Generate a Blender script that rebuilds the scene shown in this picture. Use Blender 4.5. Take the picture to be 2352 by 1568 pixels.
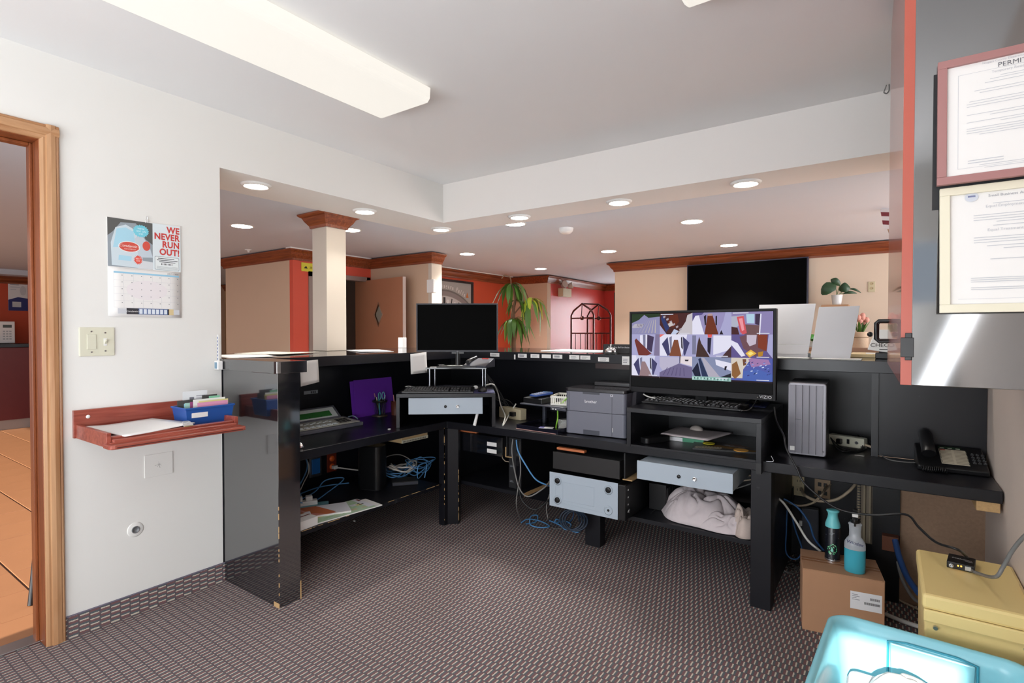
import bpy, bmesh, math, random
from mathutils import Vector, Matrix
random.seed(7)
for o in list(bpy.data.objects): bpy.data.objects.remove(o, do_unlink=True)
SC = bpy.context.scene
COL = SC.collection
R = math.radians

# ---------------------------------------------------------------- camera
YAW, PITCH, FPX = R(35.026), R(-0.956), 1228.3
cd = bpy.data.cameras.new('camera'); cam = bpy.data.objects.new('camera', cd); COL.objects.link(cam)
cd.sensor_width = 36.0; cd.lens = FPX / 2352 * 36.0; cd.clip_start = 0.02
cam.location = (0, 0, 1.3)
cam.rotation_euler = (R(90) + PITCH, 0, YAW)
SC.camera = cam
_f = Vector((-math.sin(YAW)*math.cos(PITCH), math.cos(YAW)*math.cos(PITCH), math.sin(PITCH)))
_r = Vector((math.cos(YAW), math.sin(YAW), 0)); _u = _r.cross(_f)
def G(px, py, **k):
    """point of the world plane x|y|z = value that a measured photo point falls on"""
    (a, v), = k.items(); i = 'xyz'.index(a)
    d = _f*FPX + _r*(px-1176) - _u*(py-784)
    t = (v - (0, 0, 1.3)[i]) / d[i]
    return Vector((0, 0, 1.3)) + d*t

def DP(px, py, depth):
    return Vector((0, 0, 1.3)) + (_f*FPX + _r*(px-1176) - _u*(py-784))*(depth/FPX)

# ---------------------------------------------------------------- world, exposure, daylight and fill
w = bpy.data.worlds.new('world'); SC.world = w; w.use_nodes = True
bg = w.node_tree.nodes['Background']; bg.inputs[0].default_value = (0.75, 0.86, 1.0, 1); bg.inputs[1].default_value = 1.0
SC.view_settings.view_transform = 'Standard'; SC.view_settings.look = 'None'
SC.view_settings.exposure = 0.2; SC.view_settings.gamma = 1.0; SC.view_settings.use_curve_mapping = False
def area(name, loc, rot, sx, sy, power, col=(1, 1, 1), spread=180):
    l = bpy.data.lights.new(name, 'AREA'); l.shape = 'RECTANGLE'; l.size = sx; l.size_y = sy
    l.energy = power; l.color = col; l.spread = R(spread)
    o = bpy.data.objects.new(name, l); COL.objects.link(o); o.location = loc; o.rotation_euler = rot
    return o
# added fill lamps behind, beside and in the lobby, plus daylight at the entrance glass
area('rear_daylight_fill', (-1.35, -1.69, 1.40), (R(112), 0, 0), 2.3, 1.9, 97, (0.91, 0.955, 1.0))  # inferred rear daylight, enlarged and tilted up to brighten the ceiling
area('side_fill', (0.36, -0.85, 1.45), (R(110), 0, R(90)), 1.2, 1.7, 55, (0.91, 0.955, 1.0))  # added lamp before a solid wall, fills the left wall
area('daylight_entrance_glass', (-3.4, 9.3, 1.2), (R(-90), 0, 0), 1.2, 1.9, 60, (0.92, 0.96, 1.0))
area('lobby_fill', (3.05, 4.9, 1.2), (0, R(90), 0), 1.8, 2.4, 95, (0.86, 0.93, 1.0))  # added lamp on an unseen wall, brightens the lobby
sn = bpy.data.lights.new('sun', 'SUN'); sn.energy = 10.0; sn.angle = R(0.6); sn.color = (1.0, 0.95, 0.88)
so = bpy.data.objects.new('sun', sn); COL.objects.link(so); so.location = (0.4, -3, 3)
so.rotation_euler = Vector((-0.04, 1.0, -0.42)).to_track_quat('-Z', 'Y').to_euler()

# ---------------------------------------------------------------- colours and materials
def S(r, g, b):
    f = lambda c: (c/255)/12.92 if c/255 <= 0.04045 else ((c/255+0.055)/1.055)**2.4
    return (f(r), f(g), f(b), 1.0)
_M = {}
def mat(name, col, rough=0.5, metal=0.0, spec=0.5, noise=0.0, nscale=30, bump=0.0, bscale=200, emit=0.0, trans=0.0, alpha=1.0, coat=0.0, ecol=None):
    if name in _M: return _M[name]
    m = bpy.data.materials.new(name); m.use_nodes = True; nt = m.node_tree; b = nt.nodes['Principled BSDF']
    b.inputs['Base Color'].default_value = col; b.inputs['Roughness'].default_value = rough
    b.inputs['Metallic'].default_value = metal; b.inputs['Specular IOR Level'].default_value = spec
    b.inputs['Transmission Weight'].default_value = trans; b.inputs['Alpha'].default_value = alpha
    b.inputs['Coat Weight'].default_value = coat
    tc = nt.nodes.new('ShaderNodeTexCoord')
    if emit:
        b.inputs['Emission Color'].default_value = ecol or col; b.inputs['Emission Strength'].default_value = emit
    if noise:
        n = nt.nodes.new('ShaderNodeTexNoise'); n.inputs['Scale'].default_value = nscale; n.inputs['Detail'].default_value = 5
        nt.links.new(tc.outputs['Object'], n.inputs['Vector'])
        mx = nt.nodes.new('ShaderNodeMix'); mx.data_type = 'RGBA'
        mx.inputs['A'].default_value = tuple(max(0, c*(1-noise)) for c in col[:3])+(1,)
        mx.inputs['B'].default_value = tuple(min(1, c*(1+noise)) for c in col[:3])+(1,)
        nt.links.new(n.outputs['Fac'], mx.inputs['Factor']); nt.links.new(mx.outputs['Result'], b.inputs['Base Color'])
    if bump:
        n2 = nt.nodes.new('ShaderNodeTexNoise'); n2.inputs['Scale'].default_value = bscale; n2.inputs['Detail'].default_value = 3
        nt.links.new(tc.outputs['Object'], n2.inputs['Vector'])
        bp = nt.nodes.new('ShaderNodeBump'); bp.inputs['Strength'].default_value = bump; bp.inputs['Distance'].default_value = 0.002
        nt.links.new(n2.outputs['Fac'], bp.inputs['Height']); nt.links.new(bp.outputs['Normal'], b.inputs['Normal'])
    _M[name] = m
    return m
def wood(name, c1, c2, axis='Y', rough=0.35, scale=18, coat=0.0):
    if name in _M: return _M[name]
    m = bpy.data.materials.new(name); m.use_nodes = True; nt = m.node_tree; b = nt.nodes['Principled BSDF']
    tc = nt.nodes.new('ShaderNodeTexCoord'); mp = nt.nodes.new('ShaderNodeMapping')
    sc = [scale]*3; sc['XYZ'.index(axis)] = scale*0.06; mp.inputs['Scale'].default_value = sc
    n = nt.nodes.new('ShaderNodeTexNoise'); n.inputs['Scale'].default_value = 3; n.inputs['Detail'].default_value = 8; n.inputs['Distortion'].default_value = 0.7
    cr = nt.nodes.new('ShaderNodeValToRGB'); cr.color_ramp.elements[0].color = c1; cr.color_ramp.elements[1].color = c2
    cr.color_ramp.elements[0].position = 0.35; cr.color_ramp.elements[1].position = 0.65
    nt.links.new(tc.outputs['Object'], mp.inputs[0]); nt.links.new(mp.outputs[0], n.inputs['Vector'])
    nt.links.new(n.outputs['Fac'], cr.inputs[0]); nt.links.new(cr.outputs[0], b.inputs['Base Color'])
    b.inputs['Roughness'].default_value = rough; b.inputs['Coat Weight'].default_value = coat
    _M[name] = m
    return m
def worn_black(name, col, rough, chip=0.0, spec=0.5, ior=1.5):
    """black laminate: faint pale scuffs and dust, wear with a shape of its own"""
    if name in _M: return _M[name]
    m = bpy.data.materials.new(name); m.use_nodes = True; nt = m.node_tree; b = nt.nodes['Principled BSDF']
    tc = nt.nodes.new('ShaderNodeTexCoord')
    n = nt.nodes.new('ShaderNodeTexNoise'); n.inputs['Scale'].default_value = 9; n.inputs['Detail'].default_value = 12; n.inputs['Roughness'].default_value = 0.75
    cr = nt.nodes.new('ShaderNodeValToRGB'); cr.color_ramp.elements[0].color = col
    cr.color_ramp.elements[0].position = 0.66 - chip; cr.color_ramp.elements[1].position = 0.82 - chip
    cr.color_ramp.elements[1].color = (0.10, 0.10, 0.11, 1)
    nt.links.new(tc.outputs['Object'], n.inputs['Vector']); nt.links.new(n.outputs['Fac'], cr.inputs[0])
    nt.links.new(cr.outputs[0], b.inputs['Base Color'])
    n2 = nt.nodes.new('ShaderNodeTexNoise'); n2.inputs['Scale'].default_value = 4; n2.inputs['Detail'].default_value = 6
    mr = nt.nodes.new('ShaderNodeMapRange'); mr.inputs['To Min'].default_value = rough*0.8; mr.inputs['To Max'].default_value = rough*1.3
    nt.links.new(tc.outputs['Object'], n2.inputs['Vector']); nt.links.new(n2.outputs['Fac'], mr.inputs['Value']); nt.links.new(mr.outputs[0], b.inputs['Roughness'])
    b.inputs['Specular IOR Level'].default_value = spec; b.inputs['IOR'].default_value = ior
    _M[name] = m
    return m
def carpet(name, vaxis):
    m = bpy.data.materials.new(name); m.use_nodes = True; nt = m.node_tree; b = nt.nodes['Principled BSDF']; L = nt.links
    tc = nt.nodes.new('ShaderNodeTexCoord'); sp = nt.nodes.new('ShaderNodeSeparateXYZ')
    nz = nt.nodes.new('ShaderNodeTexNoise'); nz.inputs['Scale'].default_value = 260; nz.inputs['Detail'].default_value = 2
    L.new(tc.outputs['Object'], sp.inputs[0]); L.new(tc.outputs['Object'], nz.inputs['Vector'])
    def M(op, a, bb=None, c=None):
        n = nt.nodes.new('ShaderNodeMath'); n.operation = op
        for i, v in enumerate((a, bb, c)):
            if v is None: continue
            if hasattr(v, 'is_linked'): L.new(v, n.inputs[i])
            else: n.inputs[i].default_value = v
        return n.outputs[0]
    wob = M('MULTIPLY', M('SUBTRACT', nz.outputs['Fac'], 0.5), 0.25)
    u = M('DIVIDE', sp.outputs['Y'], 0.038)
    col_ = M('FLOOR', u)
    off = M('MULTIPLY', M('MODULO', M('ADD', col_, 4000), 2), 0.5)
    v = M('ADD', M('ADD', M('DIVIDE', sp.outputs[vaxis], 0.0225), off), wob)
    f = M('FRACT', M('ADD', v, 4000))
    fu = M('FRACT', M('ADD', u, 4000))
    rag = M('ADD', M('ABSOLUTE', M('SUBTRACT', fu, 0.5)), M('MULTIPLY', M('SUBTRACT', nz.outputs['Fac'], 0.5), 0.25))
    rnd_ = M('SUBTRACT', M('ABSOLUTE', M('SUBTRACT', f, 0.11)), 0.06)
    gap = M('LESS_THAN', rag, 0.43)
    cr = nt.nodes.new('ShaderNodeValToRGB'); cr.color_ramp.interpolation = 'CONSTANT'
    e = cr.color_ramp.elements
    e[0].position = 0; e[0].color = S(208, 197, 182); e[1].position = 0.22; e[1].color = S(88, 98, 104)
    x = e.new(0.58); x.color = S(122, 88, 90)
    L.new(f, cr.inputs[0])
    mx = nt.nodes.new('ShaderNodeMix'); mx.data_type = 'RGBA'; mx.inputs['A'].default_value = S(94, 86, 90)
    L.new(gap, mx.inputs['Factor']); L.new(cr.outputs[0], mx.inputs['B'])
    # worn, dusty traffic areas
    n3 = nt.nodes.new('ShaderNodeTexNoise'); n3.inputs['Scale'].default_value = 1.6; n3.inputs['Detail'].default_value = 6
    L.new(tc.outputs['Object'], n3.inputs['Vector'])
    mr = nt.nodes.new('ShaderNodeMapRange'); mr.inputs['From Min'].default_value = 0.4; mr.inputs['From Max'].default_value = 0.75; mr.inputs['To Max'].default_value = 0.22
    L.new(n3.outputs['Fac'], mr.inputs['Value'])
    mx2 = nt.nodes.new('ShaderNodeMix'); mx2.data_type = 'RGBA'; mx2.inputs['B'].default_value = S(120, 106, 100)
    L.new(mr.outputs[0], mx2.inputs['Factor']); L.new(mx.outputs['Result'], mx2.inputs['A'])
    L.new(mx2.outputs['Result'], b.inputs['Base Color'])
    b.inputs['Roughness'].default_value = 0.85; b.inputs['Specular IOR Level'].default_value = 0.25
    bp = nt.nodes.new('ShaderNodeBump'); bp.inputs['Strength'].default_value = 0.5; bp.inputs['Distance'].default_value = 0.003
    L.new(nz.outputs['Fac'], bp.inputs['Height']); L.new(bp.outputs['Normal'], b.inputs['Normal'])
    return m
def attrmat(name, emit=0.0, rough=0.6, spec=0.5):
    if name in _M: return _M[name]
    m = bpy.data.materials.new(name); m.use_nodes = True; nt = m.node_tree; b = nt.nodes['Principled BSDF']
    a = nt.nodes.new('ShaderNodeAttribute'); a.attribute_name = 'Col'
    if emit:
        b.inputs['Base Color'].default_value = (0.01, 0.01, 0.01, 1)
        nt.links.new(a.outputs['Color'], b.inputs['Emission Color']); b.inputs['Emission Strength'].default_value = emit
    else: nt.links.new(a.outputs['Color'], b.inputs['Base Color'])
    b.inputs['Roughness'].default_value = rough; b.inputs['Specular IOR Level'].default_value = spec
    _M[name] = m
    return m
PRINT = attrmat('printed_colour'); SCREEN = attrmat('lit_screen', 0.85, 0.5, 0.05)

m_wall = mat('painted_wall_white', S(232, 231, 227), 0.6, noise=0.015, nscale=3, bump=0.08, bscale=120)
m_ceil = mat('painted_ceiling', S(238, 238, 238), 0.8, noise=0.01, nscale=4)
m_beam = mat('painted_beam', S(234, 230, 226), 0.7, noise=0.01, nscale=4)
m_lceil = mat('lobby_ceiling_paint', S(208, 216, 226), 0.8, noise=0.02, nscale=3)
m_tan = mat('tan_wall_paint', S(206, 178, 152), 0.7, noise=0.02, nscale=4)
m_cream = mat('cream_wall_paint', S(226, 205, 182), 0.7, noise=0.02, nscale=4)
m_orange = mat('orange_wall_paint', S(200, 80, 48), 0.7, noise=0.04, nscale=6)
m_red = mat('red_wall_satin', S(196, 64, 56), 0.32, noise=0.04, nscale=6)
m_rtan = mat('right_wall_paint', S(214, 200, 190), 0.7, noise=0.03, nscale=6, bump=0.15, bscale=150)
m_patch = mat('brown_textured_wall', S(150, 122, 100), 0.85, noise=0.22, nscale=70, bump=0.3, bscale=90)
m_oak = wood('oak_casing', S(168, 118, 78), S(196, 152, 112), 'Z', 0.4, 9)
m_oakd = wood('oak_jamb_dark', S(120, 62, 32), S(150, 84, 46), 'Z', 0.4, 9)
m_crown = wood('cherry_crown', S(112, 52, 26), S(148, 78, 42), 'Y', 0.4)
m_crownx = wood('cherry_crown_x', S(112, 52, 26), S(148, 78, 42), 'X', 0.4)
m_cherry = wood('cherry_shelf', S(136, 60, 48), S(168, 88, 72), 'Y', 0.3)
m_cherryz = wood('cherry_door', S(146, 66, 56), S(172, 84, 68), 'Z', 0.22, 10, 0.4)
m_blk = worn_black('black_worktop', S(22, 22, 28), 0.30, spec=0.4)
m_blkg = worn_black('black_gloss_laminate', S(24, 25, 30), 0.07, ior=2.9)
m_blkm = worn_black('black_matt_panel', S(14, 15, 22), 0.35)
m_blkw = worn_black('black_worn_wood', S(22, 22, 28), 0.42, 0.05, spec=0.35)
m_raw = mat('raw_chipboard', S(196, 160, 112), 0.8, noise=0.25, nscale=120)
m_black = mat('black_plastic', S(22, 22, 24), 0.35)
m_blackm = mat('black_plastic_matt', S(28, 28, 31), 0.6)
m_dgrey = mat('dark_grey_plastic', S(60, 62, 72), 0.4)
m_grey = mat('grey_plastic', S(112, 113, 126), 0.4)
m_lgrey = mat('light_grey_metal', S(176, 188, 200), 0.35, spec=0.4, bump=0.03, bscale=400)
m_white = mat('white_plastic', S(232, 232, 230), 0.4)
m_ivory = mat('ivory_plastic', S(218, 216, 196), 0.35)
m_beige = mat('beige_plastic', S(205, 192, 160), 0.45)
m_paper = mat('white_paper', S(236, 234, 232), 0.8)
m_chrome = mat('chrome', (0.8, 0.8, 0.82, 1), 0.12, 1.0)
m_steel = mat('brushed_steel', (0.5, 0.52, 0.55, 1), 0.3, 1.0)
m_off = mat('screen_off', (0.0015, 0.0015, 0.0015, 1), 0.55, spec=0.03)
m_cblue = mat('blue_cable', S(90, 150, 205), 0.45)
m_cwhite = mat('white_cable', S(226, 224, 218), 0.45)
m_cblack = mat('black_cable', S(26, 26, 28), 0.4)
m_cgrey = mat('grey_cable', S(120, 118, 116), 0.45)
m_ctan = mat('tan_cable', S(190, 172, 148), 0.5)
m_diff = mat('light_diffuser', (.30, .30, .29, 1), 0.5, emit=0.66, ecol=(1.0, 0.95, 0.86, 1))
m_led = mat('downlight_lens', (1, 1, 1, 1), 0.5, emit=30, ecol=(1.0, 0.90, 0.78, 1))
m_glass = mat('clear_glass', (0.9, 0.95, 0.95, 1), 0.03, trans=1.0)

# ---------------------------------------------------------------- mesh building
class MB:
    def __init__(s): s.v = []; s.f = []; s.m = []; s.sm = []
    def add(s, vs, fs, m=0, smooth=False):
        o = len(s.v); s.v += [tuple(v) for v in vs]
        for f in fs: s.f.append([o+i for i in f]); s.m.append(m); s.sm.append(smooth)
        return s
    def box(s, x0, x1, y0, y1, z0, z1, m=0):
        if x0 > x1: x0, x1 = x1, x0
        if y0 > y1: y0, y1 = y1, y0
        if z0 > z1: z0, z1 = z1, z0
        return s.add([(x0,y0,z0),(x1,y0,z0),(x1,y1,z0),(x0,y1,z0),(x0,y0,z1),(x1,y0,z1),(x1,y1,z1),(x0,y1,z1)],
            [(0,3,2,1),(4,5,6,7),(0,1,5,4),(1,2,6,5),(2,3,7,6),(3,0,4,7)], m)
    def hexa(s, p, m=0):      # 8 points, bottom 4 then top 4
        return s.add(p, [(0,3,2,1),(4,5,6,7),(0,1,5,4),(1,2,6,5),(2,3,7,6),(3,0,4,7)], m)
    def prism(s, poly, a, b, axis='z', m=0):
        n = len(poly)
        def P(u, v, w): return {'z': (u, v, w), 'y': (u, w, v), 'x': (w, u, v)}[axis]
        vs = [P(u, v, a) for u, v in poly] + [P(u, v, b) for u, v in poly]
        return s.add(vs, [tuple(range(n))[::-1], tuple(range(n, 2*n))] + [(i, (i+1) % n, n+(i+1) % n, n+i) for i in range(n)], m)
    def cyl(s, p0, p1, r0, r1=None, n=16, m=0, caps=True, smooth=True):
        r1 = r0 if r1 is None else r1
        p0 = Vector(p0); p1 = Vector(p1); d = (p1-p0).normalized()
        a = d.orthogonal().normalized(); b = d.cross(a)
        vs = [p0+(a*math.cos(t)+b*math.sin(t))*r0 for t in [2*math.pi*i/n for i in range(n)]]
        vs += [p1+(a*math.cos(t)+b*math.sin(t))*r1 for t in [2*math.pi*i/n for i in range(n)]]
        s.add(vs, [(i, (i+1) % n, n+(i+1) % n, n+i) for i in range(n)], m, smooth)
        if caps: s.add(vs[:n], [tuple(range(n))[::-1]], m); s.add(vs[n:], [tuple(range(n))], m)
        return s
    def tube(s, pts, r, n=8, m=0, res=0):
        pts = [Vector(p) for p in pts]
        if res: pts = spline(pts, res)
        N = len(pts); rr = r if isinstance(r, (list, tuple)) else [r]*N
        if len(rr) != N: rr = [rr[0] + (rr[-1]-rr[0])*i/(N-1) for i in range(N)]
        prev = None; vs = []
        for i, p in enumerate(pts):
            d = (pts[min(i+1, N-1)] - pts[max(i-1, 0)])
            d = d.normalized() if d.length > 1e-9 else Vector((0, 0, 1))
            if prev is None: a = d.orthogonal().normalized()
            else:
                a = prev - d*prev.dot(d); a = a.normalized() if a.length > 1e-6 else d.orthogonal().normalized()
            prev = a; b = d.cross(a)
            for k in range(n):
                t = 2*math.pi*k/n; vs.append(p+(a*math.cos(t)+b*math.sin(t))*rr[i])
        fs = [(i*n+k, i*n+(k+1) % n, (i+1)*n+(k+1) % n, (i+1)*n+k) for i in range(N-1) for k in range(n)]
        s.add(vs, fs, m, True)
        s.add(vs[:n], [tuple(range(n))[::-1]], m); s.add(vs[-n:], [tuple(range(n))], m)
        return s
    def lathe(s, prof, c=(0, 0, 0), n=24, m=0, sx=1, sy=1):
        vs = [(c[0]+r*math.cos(2*math.pi*k/n)*sx, c[1]+r*math.sin(2*math.pi*k/n)*sy, c[2]+z) for r, z in prof for k in range(n)]
        fs = [(i*n+k, i*n+(k+1) % n, (i+1)*n+(k+1) % n, (i+1)*n+k) for i in range(len(prof)-1) for k in range(n)]
        s.add(vs, fs, m, True)
        if prof[0][0] > 1e-5: s.add(vs[:n], [tuple(range(n))[::-1]], m)
        if prof[-1][0] > 1e-5: s.add(vs[-n:], [tuple(range(n))], m)
        return s
    def ball(s, c, rx, ry=None, rz=None, n=12, m=0):
        ry = rx if ry is None else ry; rz = rx if rz is None else rz; k = n//2
        prof = [(max(1e-4, math.sin(math.pi*i/k)), -math.cos(math.pi*i/k)*rz) for i in range(k+1)]
        vs = [(c[0]+r*math.cos(2*math.pi*j/n)*rx, c[1]+r*math.sin(2*math.pi*j/n)*ry, c[2]+z) for r, z in prof for j in range(n)]
        return s.add(vs, [(i*n+j, i*n+(j+1) % n, (i+1)*n+(j+1) % n, (i+1)*n+j) for i in range(k) for j in range(n)], m, True)
    def xf(s, M):
        s.v = [tuple(M @ Vector(v)) for v in s.v]; return s
def spline(pts, res):
    out = []; N = len(pts)
    for i in range(N-1):
        p0 = pts[max(i-1, 0)]; p1 = pts[i]; p2 = pts[i+1]; p3 = pts[min(i+2, N-1)]
        for k in range(res):
            t = k/res
            out.append(0.5*((2*p1)+(p2-p0)*t+(2*p0-5*p1+4*p2-p3)*t*t+(3*p1-p0-3*p2+p3)*t**3))
    return out+[pts[-1]]
def props(o, label=None, cat=None, group=None, kind=None):
    if label: o['label'] = label
    if cat: o['category'] = cat
    if group: o['group'] = group
    if kind: o['kind'] = kind
    return o
def build(name, mb, mats, parent=None, bevel=0.0, label=None, cat=None, group=None, kind=None, loc=None, rz=0.0, seg=2):
    me = bpy.data.meshes.new(name); me.from_pydata(mb.v, [], mb.f)
    if not isinstance(mats, (list, tuple)): mats = [mats]
    for m in mats: me.materials.append(m)
    for p, mi, sm in zip(me.polygons, mb.m, mb.sm): p.material_index = mi; p.use_smooth = sm
    me.update()
    o = bpy.data.objects.new(name, me); COL.objects.link(o)
    if parent: o.parent = parent
    if loc is not None: o.location = loc
    o.rotation_euler = (0, 0, rz)
    if bevel:
        b = o.modifiers.new('bevel', 'BEVEL'); b.width = bevel; b.segments = seg; b.limit_method = 'ANGLE'; b.angle_limit = R(40)
        b.harden_normals = False
    return props(o, label, cat, group, kind)
def thing(name, label, cat, loc=(0, 0, 0), rz=0.0, group=None):
    o = bpy.data.objects.new(name, None); COL.objects.link(o); o.empty_display_size = 0.05
    o.location = loc; o.rotation_euler = (0, 0, rz)
    return props(o, label, cat, group)
def bx(name, par, m, x0, x1, y0, y1, z0, z1, bevel=0.002, **k):
    return build(name, MB().box(x0, x1, y0, y1, z0, z1), m, par, bevel, **k)
def struct(name, mb, m, **k): return build(name, mb, m, kind='structure', **k)
def sbox(name, m, *a): return struct(name, MB().box(*a), m)
def decal(name, par, o, u, v, items, m=None, step=0.00025, **k):
    """flat print: items ('r',u0,v0,u1,v1,col) | ('p',pts,col) | ('e',cu,cv,ru,rv,col), later ones on top"""
    o = Vector(o); u = Vector(u); v = Vector(v); nn = u.cross(v).normalized()
    vs = []; fs = []; cols = []
    for i, it in enumerate(items):
        if it[0] == 'r': _, a, b, c, d, col = it; pts = [(a, b), (c, b), (c, d), (a, d)]
        elif it[0] == 'e': _, a, b, c, d, col = it; pts = [(a+c*math.cos(t*math.pi/10), b+d*math.sin(t*math.pi/10)) for t in range(20)]
        else: _, pts, col = it
        lv = (i+1)*step if len(items) < 12 else step*(1+min(it[3] if it[0] == 'L' else i, 400)*0.25)
        off = len(vs); vs += [o+u*a+v*b+nn*lv for a, b in pts]; fs.append(list(range(off, off+len(pts)))); cols.append(col)
    me = bpy.data.meshes.new(name); me.from_pydata([tuple(x) for x in vs], [], fs)
    ca = me.color_attributes.new('Col', 'FLOAT_COLOR', 'CORNER'); j = 0
    for p, c in zip(me.polygons, cols):
        for _ in p.loop_indices: ca.data[j].color = c; j += 1
    me.materials.append(m or PRINT)
    ob = bpy.data.objects.new(name, me); COL.objects.link(ob)
    if par: ob.parent = par
    return props(ob, **k)
def text(par, s, o, u, v, size, col, align='CENTER', name='lettering', ext=0.0, lift=0.0006, spacing=1.0, squash=1.0, emit=False, shear=0.0, bold=0.0):
    cu = bpy.data.curves.new('t', 'FONT'); cu.body = s; cu.size = size; cu.align_x = align; cu.extrude = ext; cu.space_character = spacing
    cu.resolution_u = 3; cu.shear = shear; cu.offset = bold*size
    t = bpy.data.objects.new('t', cu); me = bpy.data.meshes.new_from_object(t)
    bpy.data.objects.remove(t); bpy.data.curves.remove(cu)
    u = Vector(u).normalized(); v = Vector(v).normalized(); n = u.cross(v); o = Vector(o)
    for vt in me.vertices: vt.co = o+u*vt.co.x*squash+v*vt.co.y+n*(vt.co.z+lift)
    me.materials.clear()
    me.materials.append(mat('ink_%d_%d_%d%s' % (int(col[0]*999), int(col[1]*999), int(col[2]*999), 'e' if emit else ''), col, 0.6, emit=1.0 if emit else 0.0))
    me.name = name
    ob = bpy.data.objects.new(name, me); COL.objects.link(ob); ob.parent = par
    return ob
def cable(name, label, pts, r, m, group=None, res=6, n=7):
    return build(name, MB().tube(pts, r, n, res=res), m, label=label, cat='cable', group=group)
def rrect(x0, x1, y0, y1, r, n=4):
    out = []
    for cx, cy, a in ((x1-r, y1-r, 0), (x0+r, y1-r, 90), (x0+r, y0+r, 180), (x1-r, y0+r, 270)):
        for k in range(n+1): out.append((cx+r*math.cos(R(a+90*k/n)), cy+r*math.sin(R(a+90*k/n))))
    return out
def sheet(name, par, c4, m, th=0.0006, curl=None, n=6, **k):
    """a thin sheet of paper from four corners, optionally lifted by curl(u,v)"""
    c = [Vector(p) for p in c4]; mb = MB()
    nn = (c[1]-c[0]).cross(c[3]-c[0]).normalized()
    g = lambda i, j, t: (c[0].lerp(c[1], i/n)).lerp(c[3].lerp(c[2], i/n), j/n) + Vector((0, 0, curl(i/n, j/n) if curl else 0)) + nn*t
    vs = [g(i, j, t) for t in (0, th) for j in range(n+1) for i in range(n+1)]
    K = (n+1)**2; fs = []
    for j in range(n):
        for i in range(n):
            a = j*(n+1)+i; fs.append((a, a+n+1, a+n+2, a+1)); fs.append((K+a, K+a+1, K+a+n+2, K+a+n+1))
    for i in range(n):
        fs.append((i, i+1, K+i+1, K+i)); a = n*(n+1)+i; fs.append((a+1, a, K+a, K+a+1))
        a = i*(n+1); fs.append((a+n+1, a, K+a, K+a+n+1)); a = i*(n+1)+n; fs.append((a, a+n+1, K+a+n+1, K+a))
    mb.add(vs, fs, 0, True)
    return build(name, mb, m, par, **k)
# ================================================================ THE SETTING
XW, XR, YB = -2.84, 0.37, 3.118        # left wall, right wall, beam face
ZC, ZS, ZL = 2.45, 2.155, 2.17         # office ceiling, soffit, lobby ceiling
m_carpet = carpet('patterned_carpet', 'X'); m_carpetb = carpet('patterned_carpet_base', 'Z')
sbox('floor', m_carpet, -2.90, XR, -1.7, 3.53, -0.05, 0.0)
sbox('floor', m_carpet, -3.13, -2.90, 1.40, 3.53, -0.05, 0.0)
sbox('ceiling', m_ceil, -2.98, XR+.1, -1.8, YB+.01, ZC, ZC+.08)
# office left wall with a doorway (y -0.35..0.66) and the long counter opening (y > 1.391)
struct('wall_left', MB().box(-2.98, XW, 0.70, 1.412, 0, ZC).box(-2.98, XW, -0.35, 0.70, 2.10, ZC).box(-2.98, XW, -1.8, -0.35, 0, ZC), m_wall)
struct('wall_left', MB().box(-3.265, XW, 1.412, YB+.34, ZS, ZC), m_wall)   # soffit over counter
struct('trim_1', MB().box(XW-.002, XR+.1, YB, YB+.345, ZS, ZC), m_beam)     # beam over the counter
m_rear = m_wall
struct('wall_rear', MB().box(-2.98, -2.5, -1.8, -1.7, 0, ZC).box(-.2, 0.02, -1.8, -1.7, 0, ZC).box(0.34, XR, -1.8, -1.7, 0, ZC).box(-2.5, -.2, -1.8, -1.7, 0, .45).box(-2.5, -.2, -1.8, -1.7, 2.35, ZC)
       .box(.02, .34, -1.8, -1.7, 0, 1.5).box(.02, .34, -1.8, -1.7, 1.93, ZC), m_rear)
sbox('wall_right', m_rtan, XR, XR+.1, -1.8, 3.6, 0, ZC)
win = thing('window_1', None, None); win['kind'] = 'structure'
build('window_frame', MB().box(-2.5, -.2, -1.79, -1.75, .45, .5).box(-2.5, -.2, -1.79, -1.75, 2.3, 2.35).box(-2.5, -2.45, -1.79, -1.75, .5, 2.3).box(-.25, -.2, -1.79, -1.75, .5, 2.3).box(-1.38, -1.32, -1.79, -1.75, .5, 2.3), m_white, win)
build('sun_block_sheet', MB().box(-2.52, -.18, -1.745, -1.74, .43, 2.37), m_white, win)  # added opaque sheet in the unseen window, keeps sun off the carpet
# carpet base strip on the left wall, with sewn edge
struct('baseboard_left', MB().box(XW, XW+.006, 0.7525, 1.418, 0, 0.092), m_carpetb)
struct('baseboard_left', MB().tube([(XW+.004, .755, .093), (XW+.005, .95, .0925), (XW+.004, 1.418, .093)], .0035, 6, res=4), mat('carpet_binding', S(112, 106, 122), 0.9))

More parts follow.
